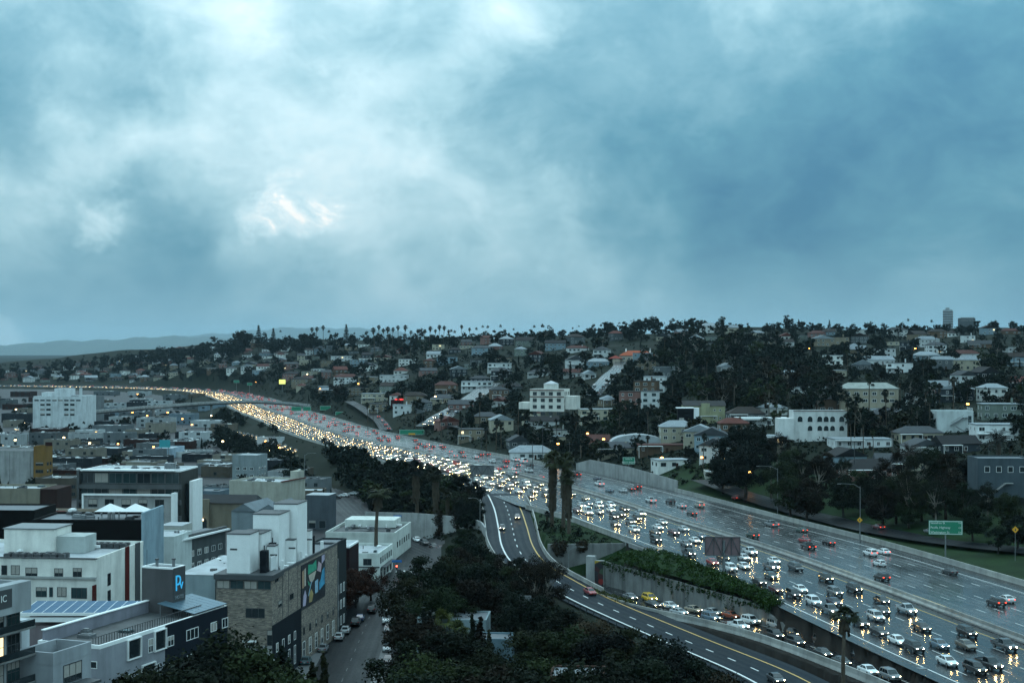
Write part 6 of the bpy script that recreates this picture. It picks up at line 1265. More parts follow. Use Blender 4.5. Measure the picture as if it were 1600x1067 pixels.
RC = [('red tiled', (.16, .055, .040)), ('red tiled', (.13, .05, .04)), ('grey', (.07, .08, .088)), ('grey', (.10, .11, .12)), ('brown', (.045, .034, .029)), ('dark', (.022, .025, .030)), ('pale', (.27, .30, .32)), ('pale', (.33, .36, .38))]
def W_(n): return dict(WC)[n]
def R_(n): return dict(RC)[n]
# --- landmark buildings of the hillside
ap = Bld('apartment_house', 'white four-storey apartment house with terracotta trim on the hillside', 881, 608, 690, 15, 17, 13, (.72, .71, .67), z0=21.5, roofm='white_roof', par=.7, cat='apartment house')
for k in range(4): ap.part('terracotta_trim', -17.2, .2, -.35, 0, ap.h - .7 - 3.2 * k, ap.h - .35 - 3.2 * k, 'wall', (.20, .07, .05)) if k in (0, 1) else None; ap.grid('F', -16.5, -.5, 4, ap.h - 3.1 - 3.2 * k, 3, 1, 2.0, 1.7, 2, 1, 'trim_dark', one=True); ap.grid('R', .5, 12.5, 3, ap.h - 3.1 - 3.2 * k, 3, 1, 1.7, 1.7, 2, 1, 'trim_dark', one=True)
ap.part('wing', .2, 5.5, 2, 12, 0, ap.h - 3.4, 'wall'); ap.part('wing', -23, -17.1, 1.5, 12, 0, ap.h - 6.6, 'wall'); ap.part('stair_house', -11, -5, 4, 10, ap.h - .6, ap.h + 2.4, 'wall'); mb = MB(); mb.poly([(-11.3, 3.7, ap.h + 2.4), (-4.7, 3.7, ap.h + 2.4), (-8, 7, ap.h + 4)]).poly([(-4.7, 3.7, ap.h + 2.4), (-4.7, 10.3, ap.h + 2.4), (-8, 7, ap.h + 4)]).poly([(-4.7, 10.3, ap.h + 2.4), (-11.3, 10.3, ap.h + 2.4), (-8, 7, ap.h + 4)]).poly([(-11.3, 10.3, ap.h + 2.4), (-11.3, 3.7, ap.h + 2.4), (-8, 7, ap.h + 4)]); mb.build('hip_cap', 'white_roof', ap.root)
ar = Bld('arcaded_house', 'white Spanish-style building with two rows of arched openings', 1324, 642, 560, 2, 21, 12, (.66, .67, .66), z0=15, par=.6, roofm='grey_roof')
def arch(b_, u, z, w, h, face='F', m='glass'):
    q = [(u - w / 2, z), (u + w / 2, z)] + [(u + w / 2 * cos(t), z + h - w / 2 + w / 2 * sin(t)) for t in np.linspace(0, pi, 9)]; mb = MB(); mb.poly([(x, -.05, y) for x, y in q]); mb.build('arched_opening', m, b_.root)
    rows = []
    for k in (1.0, 1.14): rows.append([(u + w / 2 * k * cos(t), -.12, z + h - w / 2 + w / 2 * k * sin(t)) for t in np.linspace(0, pi, 9)])
    MB().quadgrid(rows).build('arch_trim', 'trim_white', b_.root)
for i, u in enumerate((-18.5, -14.6, -10.8, -8.3, -5.8, -2.2)): arch(ar, u, ar.h - 4.3, 1.9, 2.2); arch(ar, u, ar.h - 7.8, 1.8, 2.0) if i else None
ar.part('coping', -21.2, .2, -.2, .25, ar.h - .1, ar.h + .1, 'wall', (.20, .07, .05)); ar.part('side_wing', -27, -21, -1, 9, 0, ar.h - 3, 'wall')
ho = Bld('hall', 'beige stucco hall behind a black glass cube on the lower slope', 1133, 634, 650, 2, 19, 11, (.42, .42, .30), z0=13, par=.0, roofm='grey_roof'); hh = ho.h
mb = MB(); mb.poly([(-19.4, -.4, hh), (.4, -.4, hh), (.4, 5.5, hh + 2.2), (-19.4, 5.5, hh + 2.2)]).poly([(.4, 11.4, hh), (-19.4, 11.4, hh), (-19.4, 5.5, hh + 2.2), (.4, 5.5, hh + 2.2)]).poly([(.4, -.4, hh), (.4, 11.4, hh), (.4, 5.5, hh + 2.2)]); mb.build('tiled_roof', 'roof', ho.root, color=(.05, .052, .055)); ho.part('gable_bay', -11, -7, -.5, 0, 0, hh + 1.2, 'wall'); ho.grid('F', -10.6, -7.4, 1, 2.2, 3.6, 3, 1.4, 1.4, 1, 1, one=True); ho.grid('F', -6, -1, 2, 2.2, 3.6, 3, .9, .9, 1, 1, one=True)
bc = Bld('glass_cube', 'black glass cube with white fin wall in front of the beige hall', 1084, 638, 630, 2, 7, 7, (.012, .016, .022), z0=11, par=.2); bc.part('white_fin', 0.05, 2.4, .2, 3, 0, bc.h + .2, 'trim_white'); bc.part('roof_plate', -7.6, .3, -.6, 6, bc.h + .05, bc.h + .3, 'trim_white')
for k in range(3): bc.win_m('F', -5.4, 1 + 3 * k, 2.2, 2.4, 2, 1, 'metal_dark', 'glass_teal')
lb = Bld('long_house', 'long beige two-storey apartment house with pale hip roof and palms in front', 1404, 608, 650, 2, 26, 11, (.44, .40, .33), z0=22, par=0, roofm='grey_roof'); put('hip_roof', roof_mesh('hip', 26, 11, lb.h).mesh('hip_roof', ['roof']), lb.root, (-13, 0, .12), color=(.36, .38, .36)); lb.grid('F', -25, -1, 6, lb.h - 2.8, 3, 1, 2.0, 1.5, 2, 1, one=True); lb.grid('F', -25, -1, 6, lb.h - 6, 3, 1, 2.0, 1.5, 2, 1, one=True)
sw = Bld('stair_house', 'white block with an outdoor zigzag staircase on its side', 1521, 642, 560, 4, 14, 12, (.60, .64, .64), z0=17.5, par=.5, roofm='white_roof', cat='house')
mb = MB()
for k in range(12): mb.box(-9 + k * .42, -9 + k * .42 + .45, -1.2, -.1, 3.0 + k * .26, 3.3 + k * .26)
for k in range(9): mb.box(-4 - k * .42, -4 - k * .42 + .45, -2.2, -1.25, .6 + k * .26, .85 + k * .26)
mb.box(-4.4, -2.2, -1.3, -.1, 6.1, 6.3).tube([(-9, -1.25, 4.1), (-4, -1.25, 7.2)], .05, 5).tube([(-9, -.2, 4.1), (-4, -.2, 7.2)], .05, 5); mb.build('staircase', 'metal_grey', sw.root); sw.win_m('F', -1.4, 3.4, 1.6, 3.6, 1, 2, 'trim_white', 'glass_teal'); sw.grid('R', 1, 11, 3, 2, 3.2, 3, 1.6, 1.5, one=True)
gh = Bld('grey_house', 'blue-grey stucco house with white windows and outside stair at the frame edge', 1612, 716, 402, 3, 15, 11, (.13, .16, .18), z0=9.5, par=.4); gh.grid('F', -14, -1, 4, gh.h - 4, 3, 1, 1.5, 1.7, 1, 1, one=True); mb = MB()
for k in range(9): mb.box(-11.2 + k * .4, -11.2 + k * .4 + .42, -1.3, -.1, .2 + k * .32, .5 + k * .32)
mb.box(-7.6, -5.4, -1.3, -.1, 3.0, 3.2); mb.build('outside_stair', 'concrete', gh.root)
nw = Bld('stucco_house', 'cream stucco house with balcony beside the eucalyptus near the freeway', 1160, 737, 520, 4, 13.5, 10, (.50, .49, .45), z0=-1, par=.3, roofm='white_roof', cat='house'); nw.win_m('F', -9, 3.6, 3, 1.6, 2, 1, 'trim_white', 'glass_teal'); nw.part('balcony', -5, .2, -1.5, 0, 3.1, 3.35, 'trim_white'); nw.part('balcony_rail', -5, .2, -1.5, -1.42, 3.4, 4.3, 'trim_white'); nw.win_m('F', -2.5, 3.5, 2.4, 2, 2, 1); MB().box(-.16, .16, -.3, 0, 0, .35).build('wall_lamp', 'lamp_orange', nw.root, (-4.6, 0, 2.5)); nw.win_m('F', -2.5, .5, 2.4, 1.8, 2, 1)
vl = Bld('vaulted_hall', 'low hall with a pale curved vault roof', 1040, 694, 620, 2, 24, 12, (.30, .31, .31), z0=6, par=0, roofm='grey_roof'); mb = MB(); rows = []
for t in np.linspace(0, pi, 13): rows.append([(-12 - 12.3 * cos(t), -.3, vl.h + 4.2 * sin(t)), (-12 - 12.3 * cos(t), 12.3, vl.h + 4.2 * sin(t))])
mb.quadgrid(rows); mb.poly([r[0] for r in rows]); mb.build('vault_roof', 'white_roof', vl.root)
om = Bld('mansion', 'large white mansion with bright orange tiled hip roofs high on the hill', 1022, 556, 1000, 3, 24, 14, (.52, .46, .40), z0=35, par=0, cat='mansion'); put('tiled_roof', roof_mesh('hip', 24, 14, om.h).mesh('tiled_roof', ['roof']), om.root, (-12, 0, .12), color=(.40, .12, .05)); om.part('wing', -29, -24, -2, 8, 0, om.h - 2, 'wall'); put('tiled_roof', roof_mesh('hip', 9, 11, om.h - 2).mesh('tiled_roof', ['roof']), om.root, (-27, -2, .1), color=(.32, .085, .06)); om.grid('F', -23, -1, 6, om.h - 2.8, 3, 1, 1.8, 1.6, 2, 1, one=True); om.grid('F', -23, -1, 6, om.h - 6, 3, 1, 1.8, 1.6, 2, 1, one=True)
for x in (-20, -9, -3): om.part('chimney', x, x + 1, 6, 7, om.h + 1, om.h + 5.2, 'trim_white')
tt = Bld('high_rise', 'pale high-rise tower standing above the skyline trees', 1488, 484, 1900, 20, 12, 16, (.42, .46, .48), z0=62, par=.8, cat='tower'); tt.part('core', -9, -4, 5, 11, tt.h, tt.h + 3, 'wall')
for k in range(12): tt.part('floor_band', -12.3, .3, -.3, 16, 4 + 3.2 * k, 5 + 3.2 * k, 'concrete_dark')
b = Bld('apartment_slab', 'broad dark apartment slab beside the high-rise on the skyline', 1524, 497, 1880, 8, 20, 14, (.17, .19, .20), z0=62, par=.8); b.grid('F', -19, -1, 6, b.h - 3.5, 3.2, 2, 2.2, 1.4, 2, 1, one=True)
# houses picked out one by one: px, base row, width, depth, storeys, roof, wall, roof colour, turn
for a in [(1008, 622, 13, 11, 3, 'flat', 'tan', 'brown', -14), (985, 640, 12, 10, 3, 'flat', 'pink', 'brown', -12), (1022, 614, 12, 10, 3, 'flat', 'white', 'pale', -14), (1015, 640, 9, 9, 3, 'flat', 'white', 'grey', -10), (1008, 578, 14, 10, 2, 'hip', 'beige', 'grey', -6), (1005, 566, 14, 9, 2, 'flat', 'pale blue', 'pale', -4), (780, 580, 18, 11, 2, 'flat', 'white', 'pale', -4), (785, 572, 14, 9, 2, 'flat', 'cream', 'red tiled', -4), (900, 576, 13, 11, 2, 'fgable', 'white', 'grey', 5), (895, 590, 12, 9, 1, 'gable', 'white', 'red tiled', 0), (922, 592, 8, 9, 1, 'fgable', 'white', 'pale', 8), (798, 612, 15, 11, 1, 'hip', 'grey', 'dark', 0), (745, 610, 22, 10, 2, 'flat', 'white', 'pale', -3), (720, 640, 16, 10, 1, 'gable', 'pink', 'grey', 0), (760, 660, 14, 10, 1, 'hip', 'beige', 'grey', 4), (830, 664, 10, 9, 2, 'flat', 'cream', 'red tiled', 0), (850, 668, 16, 9, 1, 'gable', 'white', 'dark', 0), (785, 675, 12, 10, 2, 'fgable', 'cream', 'pale', 10), (735, 690, 13, 10, 2, 'flat', 'beige', 'grey', -5), (830, 718, 20, 12, 1, 'hip', 'white', 'pale', 0), (812, 700, 10, 10, 1, 'fgable', 'grey', 'grey', 10), (965, 712, 17, 10, 1, 'hip', 'cream', 'grey', 0), (935, 700, 10, 9, 1, 'gable', 'pink', 'red tiled', 0), (1060, 690, 15, 11, 2, 'hip', 'cream', 'pale', 0), (1092, 698, 13, 10, 2, 'fgable', 'cream', 'pale', -12), (1112, 705, 14, 11, 2, 'fgable', 'pale blue', 'grey', -10), (1115, 722, 11, 10, 2, 'fgable', 'white', 'grey', -14), (1140, 712, 12, 11, 1, 'hip', 'tan', 'dark', 5), (1390, 672, 14, 10, 2, 'hip', 'beige', 'grey', 0), (1440, 690, 17, 10, 1, 'hip', 'cream', 'grey', 4), (1350, 700, 22, 12, 1, 'flat', 'white', 'pale', 2), (1448, 712, 12, 9, 1, 'fgable', 'white', 'grey', 10), (1560, 690, 16, 11, 2, 'flat', 'white', 'pale', -4), (1570, 655, 18, 11, 2, 'flat', 'mint', 'pale', -6), (1410, 738, 17, 10, 1, 'gable', 'cream', 'grey', -8), (1365, 748, 18, 12, 1, 'hip', 'pink', 'dark', 5), (1330, 728, 12, 10, 1, 'fgable', 'pale blue', 'dark', 12), (1502, 708, 14, 10, 1, 'gable', 'slate', 'dark', 6), (1168, 658, 16, 12, 1, 'hip', 'grey', 'brown', 0), (1195, 666, 22, 13, 1, 'flat', 'white', 'white', 0), (1260, 615, 28, 14, 1, 'flat', 'white', 'pale', 0), (1310, 645, 18, 10, 2, 'hip', 'tan', 'dark', 0), (1120, 660, 15, 10, 1, 'gable', 'mint', 'grey', 0), (1035, 708, 20, 10, 1, 'flat', 'tan', 'red tiled', 0), (648, 632, 16, 10, 2, 'hip', 'beige', 'brown', 0), (585, 628, 20, 11, 2, 'flat', 'cream', 'pale', 0), (590, 645, 13, 10, 2, 'flat', 'beige', 'grey', 0), (628, 648, 12, 9, 2, 'flat', 'white', 'pale', 0), (692, 630, 17, 11, 1, 'hip', 'cream', 'grey', 0), (535, 565, 26, 12, 2, 'flat', 'white', 'pale', 0), (560, 572, 18, 12, 2, 'flat', 'pale blue', 'pale', 0), (540, 600, 22, 12, 2, 'hip', 'white', 'red tiled', 0), (615, 598, 24, 12, 2, 'flat', 'white', 'pale', 0), (1385, 558, 14, 10, 2, 'flat', 'white', 'pale', 0), (1465, 552, 14, 10, 2, 'hip', 'white', 'grey', 0), (1450, 562, 17, 11, 1, 'hip', 'pale blue', 'pale', 0), (1510, 560, 20, 11, 1, 'hip', 'white', 'red tiled', 0), (1375, 570, 22, 10, 1, 'gable', 'white', 'pale', 12), (1140, 582, 11, 9, 1, 'fgable', 'white', 'pale', 12), (1232, 594, 14, 10, 1, 'hip', 'grey', 'pale', 0), (1262, 530, 18, 10, 1, 'flat', 'mint', 'pale', 0), (1278, 532, 14, 10, 2, 'hip', 'pink', 'red tiled', 0)]:
    p = hit(a[0], a[1], 430)
    if p is None: continue
    hf = rnd.uniform(.85, 1.05); roofc = R_(a[7]) if a[7] != 'white' else (.55, .58, .58); house(p, a[2], a[3], a[4], a[5], tuple(c * hf for c in W_(a[6])), roofc, a[8], a[6], '%s %s roof' % (a[7], {'hip': 'hip', 'gable': 'gable', 'fgable': 'gable', 'flat': 'flat'}[a[5]]), chim=rnd.random() < .3)
rh = random.Random(77); blocked = [(b0, b1, w_, h_) for b0, b1, w_, h_ in [(863, 640, 90, 50), (1283, 680, 90, 45), (1100, 665, 90, 50), (1360, 632, 100, 40), (1500, 680, 80, 50), (990, 565, 75, 30), (1000, 694, 95, 30), (1570, 760, 90, 50), (1130, 770, 70, 45), (1170, 640, 200, 90)]]
tries = 0; made = 0
while made < 232 and tries < 9000:
    tries += 1; px = rh.uniform(0, 1600); py = hill_py(px, rh.random() ** 1.15 * 0.97 + .02)
    p = hit(px, py, 450)
    if p is None or p.y > 2700: continue
    d_, _ = near1(MED, p.x, p.y)
    if d_ < 48: continue
    if any(abs(near1(P_h, p.x, p.y)[0]) < 17 for P_h in (HS1, HS2, HS3, GR)) or (660 < px < 770 and abs(py - (672 - (px - 668) * .62)) < 16): continue
    w = rh.choice([9, 11, 12, 13, 14, 16, 18]); st_ = rh.choice([1, 1, 2, 2, 2]); ww, hh = w * FPX / p.y, (st_ * 3 + 2) * FPX / p.y
    if any(abs(px - b0) < (ww + w_) / 2 and b1 - h_ < py < b1 + hh * .5 for b0, b1, w_, h_ in blocked): continue
    if any(abs(px - a) < (ww + c) * .5 and abs(py - b_) < max(hh, e) * .62 for a, b_, c, e, _ in HOUSES): continue
    hf = rh.uniform(.8, 1.06); wn, wc = rh.choice(WC + WC[:3]); rn, rcc = rh.choice(RC); kd = rh.choice(['hip', 'hip', 'gable', 'fgable', 'flat', 'flat'])
    if kd == 'flat' and rn == 'red tiled': rn, rcc = 'pale', (.38, .41, .43)
    house(p, w, rh.choice([9, 10, 11, 12]), st_, kd, tuple(c * hf for c in wc), rcc, rh.uniform(-22, 22), wn, '%s %s roof' % (rn, {'fgable': 'gable'}.get(kd, kd)), rh.random() < .25); made += 1
# trees between the houses
for p, k, s in HT:
    px, py = pix(p); d_, _ = near1(MED, p.x, p.y)
    if d_ < 40 or any(abs(near1(P_h, p.x, p.y)[0]) < 10 for P_h in (HS1, HS2, HS3, GR)) or (660 < px < 780 and -6 < py - (672 - (px - 668) * .62) < 22): continue
    if any(a < px < b_ and c < py < d for a, b_, c, d in [(1232, 1330, 650, 706), (1058, 1140, 625, 680), (1312, 1410, 600, 645), (1462, 1556, 640, 695), (820, 906, 600, 660), (955, 1030, 545, 578)]): continue
    rcov = rnd.random() < .88; tp = PT[k]['H'] * s * FPX / p.y; tw_ = 3.5 * s * FPX / p.y
    if any(math.hypot(p.x - h[4][0], p.y - h[4][1] - 5) < 8 or (rcov and abs(px - h[0]) < h[2] * .45 + tw_ * .6 and py > h[1] and py - tp < h[1] - h[3] * .35) for h in HOUSES): continue
    if k in ('oakf0', 'eucf0', 'pine0') and rnd.random() < .4: s *= 1.25
    want_tree(k, p, s)
# ---------------------------------------------------------------- flyover
FL = catmull([tuple(at(a, b_, c)) for a, b_, c in [(134, 644.5, 1075), (185, 640, 1100), (240, 635.5, 1130), (330, 629.5, 1190), (400, 627.5, 1235), (460, 631, 1245), (505, 637, 1230), (540, 645, 1190)]], 12)
fo = empty('flyover_bridge', tuple(FL[0])); tag(fo, 'slim concrete flyover curving across the far freeway', 'bridge'); o0 = FL[0]
MB().quadgrid([[(p[0] - o0[0] + n * t[1], p[1] - o0[1] - n * t[0], p[2] - o0[2] + z) for n, z in ((-5.5, 1.0), (-5.5, -.5), (-3, -1.7), (3, -1.7), (5.5, -.5), (5.5, 1.0), (5.2, 1.0), (5.2, .1), (-5.2, .1), (-5.2, 1.0))] for p, t in zip(FL, tangents(FL))], 0, True, True).build('deck', 'concrete', fo)
for k in range(4, len(FL) - 8, 5):
    p = FL[k]; gz = float(ground(p[0], p[1])); d_, _ = near1(MED, p[0], p[1])
    if p[2] - gz > 3: MB().tube([(p[0] - o0[0], p[1] - o0[1], gz - 1 - o0[2]), (p[0] - o0[0], p[1] - o0[1], p[2] - 2.6 - o0[2]), (p[0] - o0[0], p[1] - o0[1], p[2] - 1.6 - o0[2])], [.9, .9, 2.2], 8).build('column', 'concrete', fo)

# ---------------------------------------------------------------- hedge, island, ivy
def leaf_object(name, C, R, per, size, seed, color, label=None, cat=None, parent=None):
    v, f = leaf_quads(C, R, per, size, np.random.default_rng(seed)); o = put(name, np_mesh(name, v, f, ['leaf']), parent, color=color)
    if label: tag(o, label, cat)
    return o
def hedge():
    W = catmull(RW, 2.0); root = empty('hedge', tuple(W[0])); tag(root, 'long ivy hedge bank spilling over the retaining wall beside the jammed freeway', 'hedge'); o = W[0]; rr = random.Random(4); C = []; R = []
    n = len(W); rows = []; T = tangents(W)
    for k, p in enumerate(W):
        f = k / n
        if f > .86: break
        d, _ = near1(MED, p[0], p[1]); wid = max(1.0, -d - 28.0)      # room between the wall and the freeway edge
        ztop = -1.4 + .9 * f; hump = 2.2 * math.sin(min(1, f * 9 + .2) * pi / 2) * (1 if f < .78 else max(0, (.86 - f) / .08)); r_ = []
        for q in (0, .12, .35, .65, .9, 1.0):
            z = ztop + (-.1 - ztop) * q + hump * math.sin(pi * min(1, .15 + q * .8)); r_.append((p[0] + -T[k][1] * wid * q - o[0], p[1] + T[k][0] * wid * q - o[1], z - o[2]))
        rows.append(r_)
        for _ in range(13):
            q = rr.random(); i = min(4, int(q * 5)); a, b = r_[i], r_[i + 1]; c = lerp3(a, b, q * 5 - i); C.append((c[0] + rr.uniform(-1, 1), c[1] + rr.uniform(-1, 1), c[2] + rr.uniform(-.2, .35))); s = rr.uniform(.7, 1.3); R.append((s, s, s * .8))
        if True:                                                  # strands hanging over the wall
            L = rr.choice([.5, .8, 1.2, 2.4, .7]); s = rr.uniform(.6, 1.0); C.append((p[0] + T[k][1] * .45 - o[0], p[1] - T[k][0] * .45 - o[1], ztop - L * .5 - o[2])); R.append((s, .4, L))
    MB().quadgrid(rows).build('bank', 'grass', root, smooth=True); leaf_object('foliage', C, R, 62, .21, 3, (.030, .066, .014), parent=root)
hedge()
def ivy_column(p, w, h, label):
    C = []; R = []; rr = random.Random(int(p[0] * 10))
    for k in range(16): f = k / 16; C.append((rr.uniform(-.4, .4) * w, 0, -h * f)); R.append((w * (.7 - .35 * f), .55, .9))
    o = leaf_object('hanging_ivy', C, R, 60, .32, 8, (.035, .028, .020), label, 'ivy'); o.location = p
ivy_column((-22.6, 440.6, -.2), 2.3, 8.0, 'dark ivy curtain hanging down the pale wall behind parked cars'); ivy_column((-16.6, 434.8, -.2), 2.4, 8.0, 'second ivy curtain hanging from the pale wall, nearer the exit ramp')
ivy_column((12.5, 373.6, -.7), 2.6, 2.6, 'ivy spilling over the abutment wall under the palms'); ivy_column((18.5, 374.2, -.7), 1.8, 1.6, 'small tuft of ivy over the middle of the abutment wall')
RBh = offset(RB, -4.4); C = [(p[0], p[1], p[2] + .6) for p in RBh if 312 < p[1] < 344]; leaf_object('ramp_hedge', C + [(a + .5, b - .9, c + .3) for a, b, c in C], [(1.2, 1.2, .8)] * len(C) * 2, 130, .22, 5, (.055, .062, .018), 'low yellow-green hedge beside the red car on the exit ramp', 'hedge')
# rough growth on the slopes
rg = random.Random(13); C = []; R = []
for _ in range(6500):
    px = rg.uniform(380, 1120); py = rg.uniform(690, 1067); p = hit(px, py, 180)
    if p is None or p.y > 900: continue
    dA, _ = near1(RA, p.x, p.y); d_, _ = near1(MED, p.x, p.y); dS, _ = near1(ST, p.x, p.y); d2, _ = near1(ST2, p.x, p.y); dB, _ = near1(RB, p.x, p.y)
    if (abs(dA) < 9 and p.y < 520) or abs(dB) < 9 or d_ > -wW(p.y) - 3 or abs(dS) < 10 or (d2 < 8 and p.y > 385) or (dA > 6 and p.y < 377): continue
    if p.y < 380 and p.x < -22: continue
    s = rg.uniform(.5, 1.5); C.append((p.x, p.y, p.z + s * .4)); R.append((s, s, s * .7))
stuff(leaf_object('undergrowth', C, R, 26, .28, 6, (.010, .016, .008)))
rg = random.Random(14); C = []; R = []
for _ in range(5200):
    px = rg.uniform(330, 1620); py = hill_py(px, rg.random() * 1.12); p = hit(px, py, 400)
    if p is None or p.y > 1700: continue
    d_, _ = near1(MED, p.x, p.y)
    if d_ < 36 or any(abs(near1(P_h, p.x, p.y)[0]) < 8 for P_h in (HS1, HS2, HS3, GR)) or any(abs(p.x - h[4][0]) < 7 and -3 < p.y - h[4][1] < 12 for h in HOUSES): continue
    s = rg.uniform(.8, 2.2); C.append((p.x, p.y, p.z + s * .3)); R.append((s, s, s * .75))
stuff(leaf_object('hillside_scrub', C, R, 14, .55, 7, (.009, .014, .008)))
# trees and palms in the city streets
rt_ = random.Random(41)
for _ in range(520):
    px = rt_.uniform(-5, 520); py = rt_.uniform(622, 830); p = hit(px, py, 300)
    if p is None or in_building(p.x, p.y) or near1(MED, p.x, p.y)[0] > -wW(p.y) - 6 or abs(near1(ST2, p.x, p.y)[0]) < 7: continue
    k = rt_.choice(['oakf0', 'oakf1', 'oakf2', 'oak0', 'oak1', 'bush1', 'fan0', 'fans', 'cyp0']); s = rt_.uniform(.4, .85) * (.7 if k == 'fan0' else 1); hh_ = PT[k]['H'] * s
    y2 = p.y; blk = False
    for B in BLDS:                                   # keep facades behind readable
        bx, by = pix((B.O.x - B.w / 2, B.O.y, B.O.z)); 
        if B.O.y > p.y and B.O.y < p.y + 60 and abs(bx - px) < B.w * FPX / B.O.y / 2 and (hh_ + p.z) > B.z0 + B.h * .6: blk = True
    if not blk: want_tree(k, p, s, r=rt_)
rv = random.Random(61)
for _ in range(70):                                  # shrubs and young trees on the verge behind the outer wall
    px = rv.uniform(1090, 1610); Y = rv.uniform(330, 520); X = (px - 800) * Y / FPX; d_, _ = near1(MED, X, Y)
    if d_ < 36 or d_ > 80 or abs(near1(GR, X, Y)[0]) < 8.5: continue
    want_tree(rv.choice(['bush0', 'bush1', 'bush1', 'oak0', 'oak2']), (X, Y, float(ground(X, Y))), rv.uniform(.5, .85), r=rv)
# ---------------------------------------------------------------- trees: the largest as things, the far rest as one wood
TREES.sort(key=lambda t: -t[0])
PALMS = [t for t in TREES if PT[t[1]].get('palm')]; LEAFY = [t for t in TREES if not PT[t[1]].get('palm')]
BARK = {'euc': (.20, .18, .155), 'fan': (.075, .06, .045), 'dat': (.06, .05, .04)}
KNAME = {'oak': ('broadleaf_tree', 'dark leafy tree'), 'euc': ('eucalyptus_tree', 'tall eucalyptus'), 'pin': ('pine_tree', 'flat-topped pine'), 'cyp': ('cypress_tree', 'narrow cypress'), 'nor': ('conifer_tree', 'pointed conifer'), 'fan': ('fan_palm', 'fan palm'), 'dat': ('date_palm', 'date palm'), 'bus': ('shrub', 'rounded shrub')}
def plant(t):
    _, k, p, s, rz, col, desc, wide = t; nm, dd = KNAME[k[:3]]; o = empty(nm, p, rz); o.scale = (s * (wide or 1), s * (wide or 1), s)
    for part in ('trunk', 'crown', 'skirt'):
        if part in PT[k]: put(part, PT[k][part], o, color=col if part == 'crown' else (BARK.get(k[:3], (.05, .042, .035)) if part == 'trunk' else (.055, .045, .032)))
    top = p.z + PT[k]['H'] * s * .6; px, py = pix((p.x, p.y, top))
    if desc is None: desc = dd + (' with reddish leaves' if col[0] > col[1] * 1.5 else '')
    LAB.append((o, desc, 'palm' if PT[k].get('palm') else ('shrub' if k[:3] == 'bus' else 'tree'), 'palms' if PT[k].get('palm') else 'trees', px, py))
for t in LEAFY[:285] + PALMS[:120]: plant(t)
vs, fs, n0 = [], [], 0
for t in LEAFY[285:] + PALMS[120:]:
    me = PT[t[1] if t[1] not in ('oak0', 'oak1', 'oak2') else t[1].replace('oak', 'oakf')]['crown']; co = np.empty(len(me.vertices) * 3, np.float32); me.vertices.foreach_get('co', co); co = co.reshape(-1, 3)
    nq = len(co) // 4; co = co[:nq * 4].reshape(-1, 4, 3); keep = np.arange(0, nq, 2); co = co[keep]; c0 = co.mean(1, keepdims=True); co = (c0 + (co - c0) * 1.35).reshape(-1, 3) * t[3]
    ca, sa = cos(t[4]), sin(t[4]); v = np.stack([co[:, 0] * ca - co[:, 1] * sa, co[:, 0] * sa + co[:, 1] * ca, co[:, 2]], 1) + np.array(t[2]); vs.append(v); fs.append(np.arange(len(v)).reshape(-1, 4) + n0); n0 += len(v)
if vs: stuff(put('distant_trees', np_mesh('distant_trees', np.concatenate(vs), np.concatenate(fs), ['leaf']), color=(.008, .014, .009)))

# ---------------------------------------------------------------- signs, lamps, poles
def sign_panel(name, label, px0, px1, y0, y1, Y, face_m, base_py=None, lines=(), turn=0.0, posts=1, border=True, cat='sign', back='sign_back', post_m='metal_grey', frac=()):
    c = at((px0 + px1) / 2, (y0 + y1) / 2, Y); w = (px1 - px0) * Y / FPX / max(.3, cos(rad(turn))); h = (y1 - y0) * Y / FPX; gz = float(ground(c.x, Y)) if base_py is None else HC - (base_py - YH) * Y / FPX
    root = empty(name, (c.x, Y, gz), rad(turn)); tag(root, label, cat); z = c.z - gz
    bd = MB().box(-w / 2, w / 2, -.06, .06, z - h / 2, z + h / 2).build('panel', face_m, root)
    if border:
        t = h * .035; MB().box(-w / 2 + t, w / 2 - t, -.075, -.062, z + h / 2 - 2 * t, z + h / 2 - t).box(-w / 2 + t, w / 2 - t, -.075, -.062, z - h / 2 + t, z - h / 2 + 2 * t).box(-w / 2 + t, -w / 2 + 2 * t, -.075, -.062, z - h / 2 + 2 * t, z + h / 2 - 2 * t).box(w / 2 - 2 * t, w / 2 - t, -.075, -.062, z - h / 2 + 2 * t, z + h / 2 - 2 * t).build('border', 'sign_white', bd)
    n = len(lines)
    for i, tx in enumerate(lines):
        al = 'LEFT' if frac else 'CENTER'; put('lettering', text_mesh(tx, h / n * .66, 'sign_white', .008, al), bd, ((-w / 2 + h * .12) if frac else 0, -.08, z + h / 2 - h * (i + .5) / n), (pi / 2, 0, 0))
        if frac: put('lettering', text_mesh(frac[i], h / n * .5, 'sign_white', .008, 'CENTER'), bd, (w / 2 - h * .2, -.08, z + h / 2 - h * (i + .5) / n), (pi / 2, 0, 0))
    for k in range(posts): x = 0 if posts == 1 else (-w * .32 if k == 0 else w * .32); MB().box(x - .16, x + .16, .07, .36, -1.0, z + h * .3).build('post', post_m, root)
    return root
sign_panel('exit_sign', 'green freeway sign listing Sassafras St, Pacific Highway and Washington St', 1452, 1503, 813, 835, 338, 'sign_green', 876, ('Sassafras St', 'Pacific Highway', 'Washington St'), -8, 1, frac=('1/4', '1/2', '3/4'))
sign_panel('exit_sign', 'green freeway sign reading India St next right above the sound wall', 973, 992, 714, 725, 585, 'sign_green', 736, ('India St', 'NEXT RIGHT'), -4)
sign_panel('overhead_sign', 'wide green roadside sign with yellow exit tab at the ramp gore', 624, 663, 671, 679, 830, 'sign_green', 696, (), -4); MB().box(-2, 2, -.1, -.08, 0, .9).build('exit_tab', 'sign_yellow', bpy.data.objects['overhead_sign'], (0, 0, 6.3))
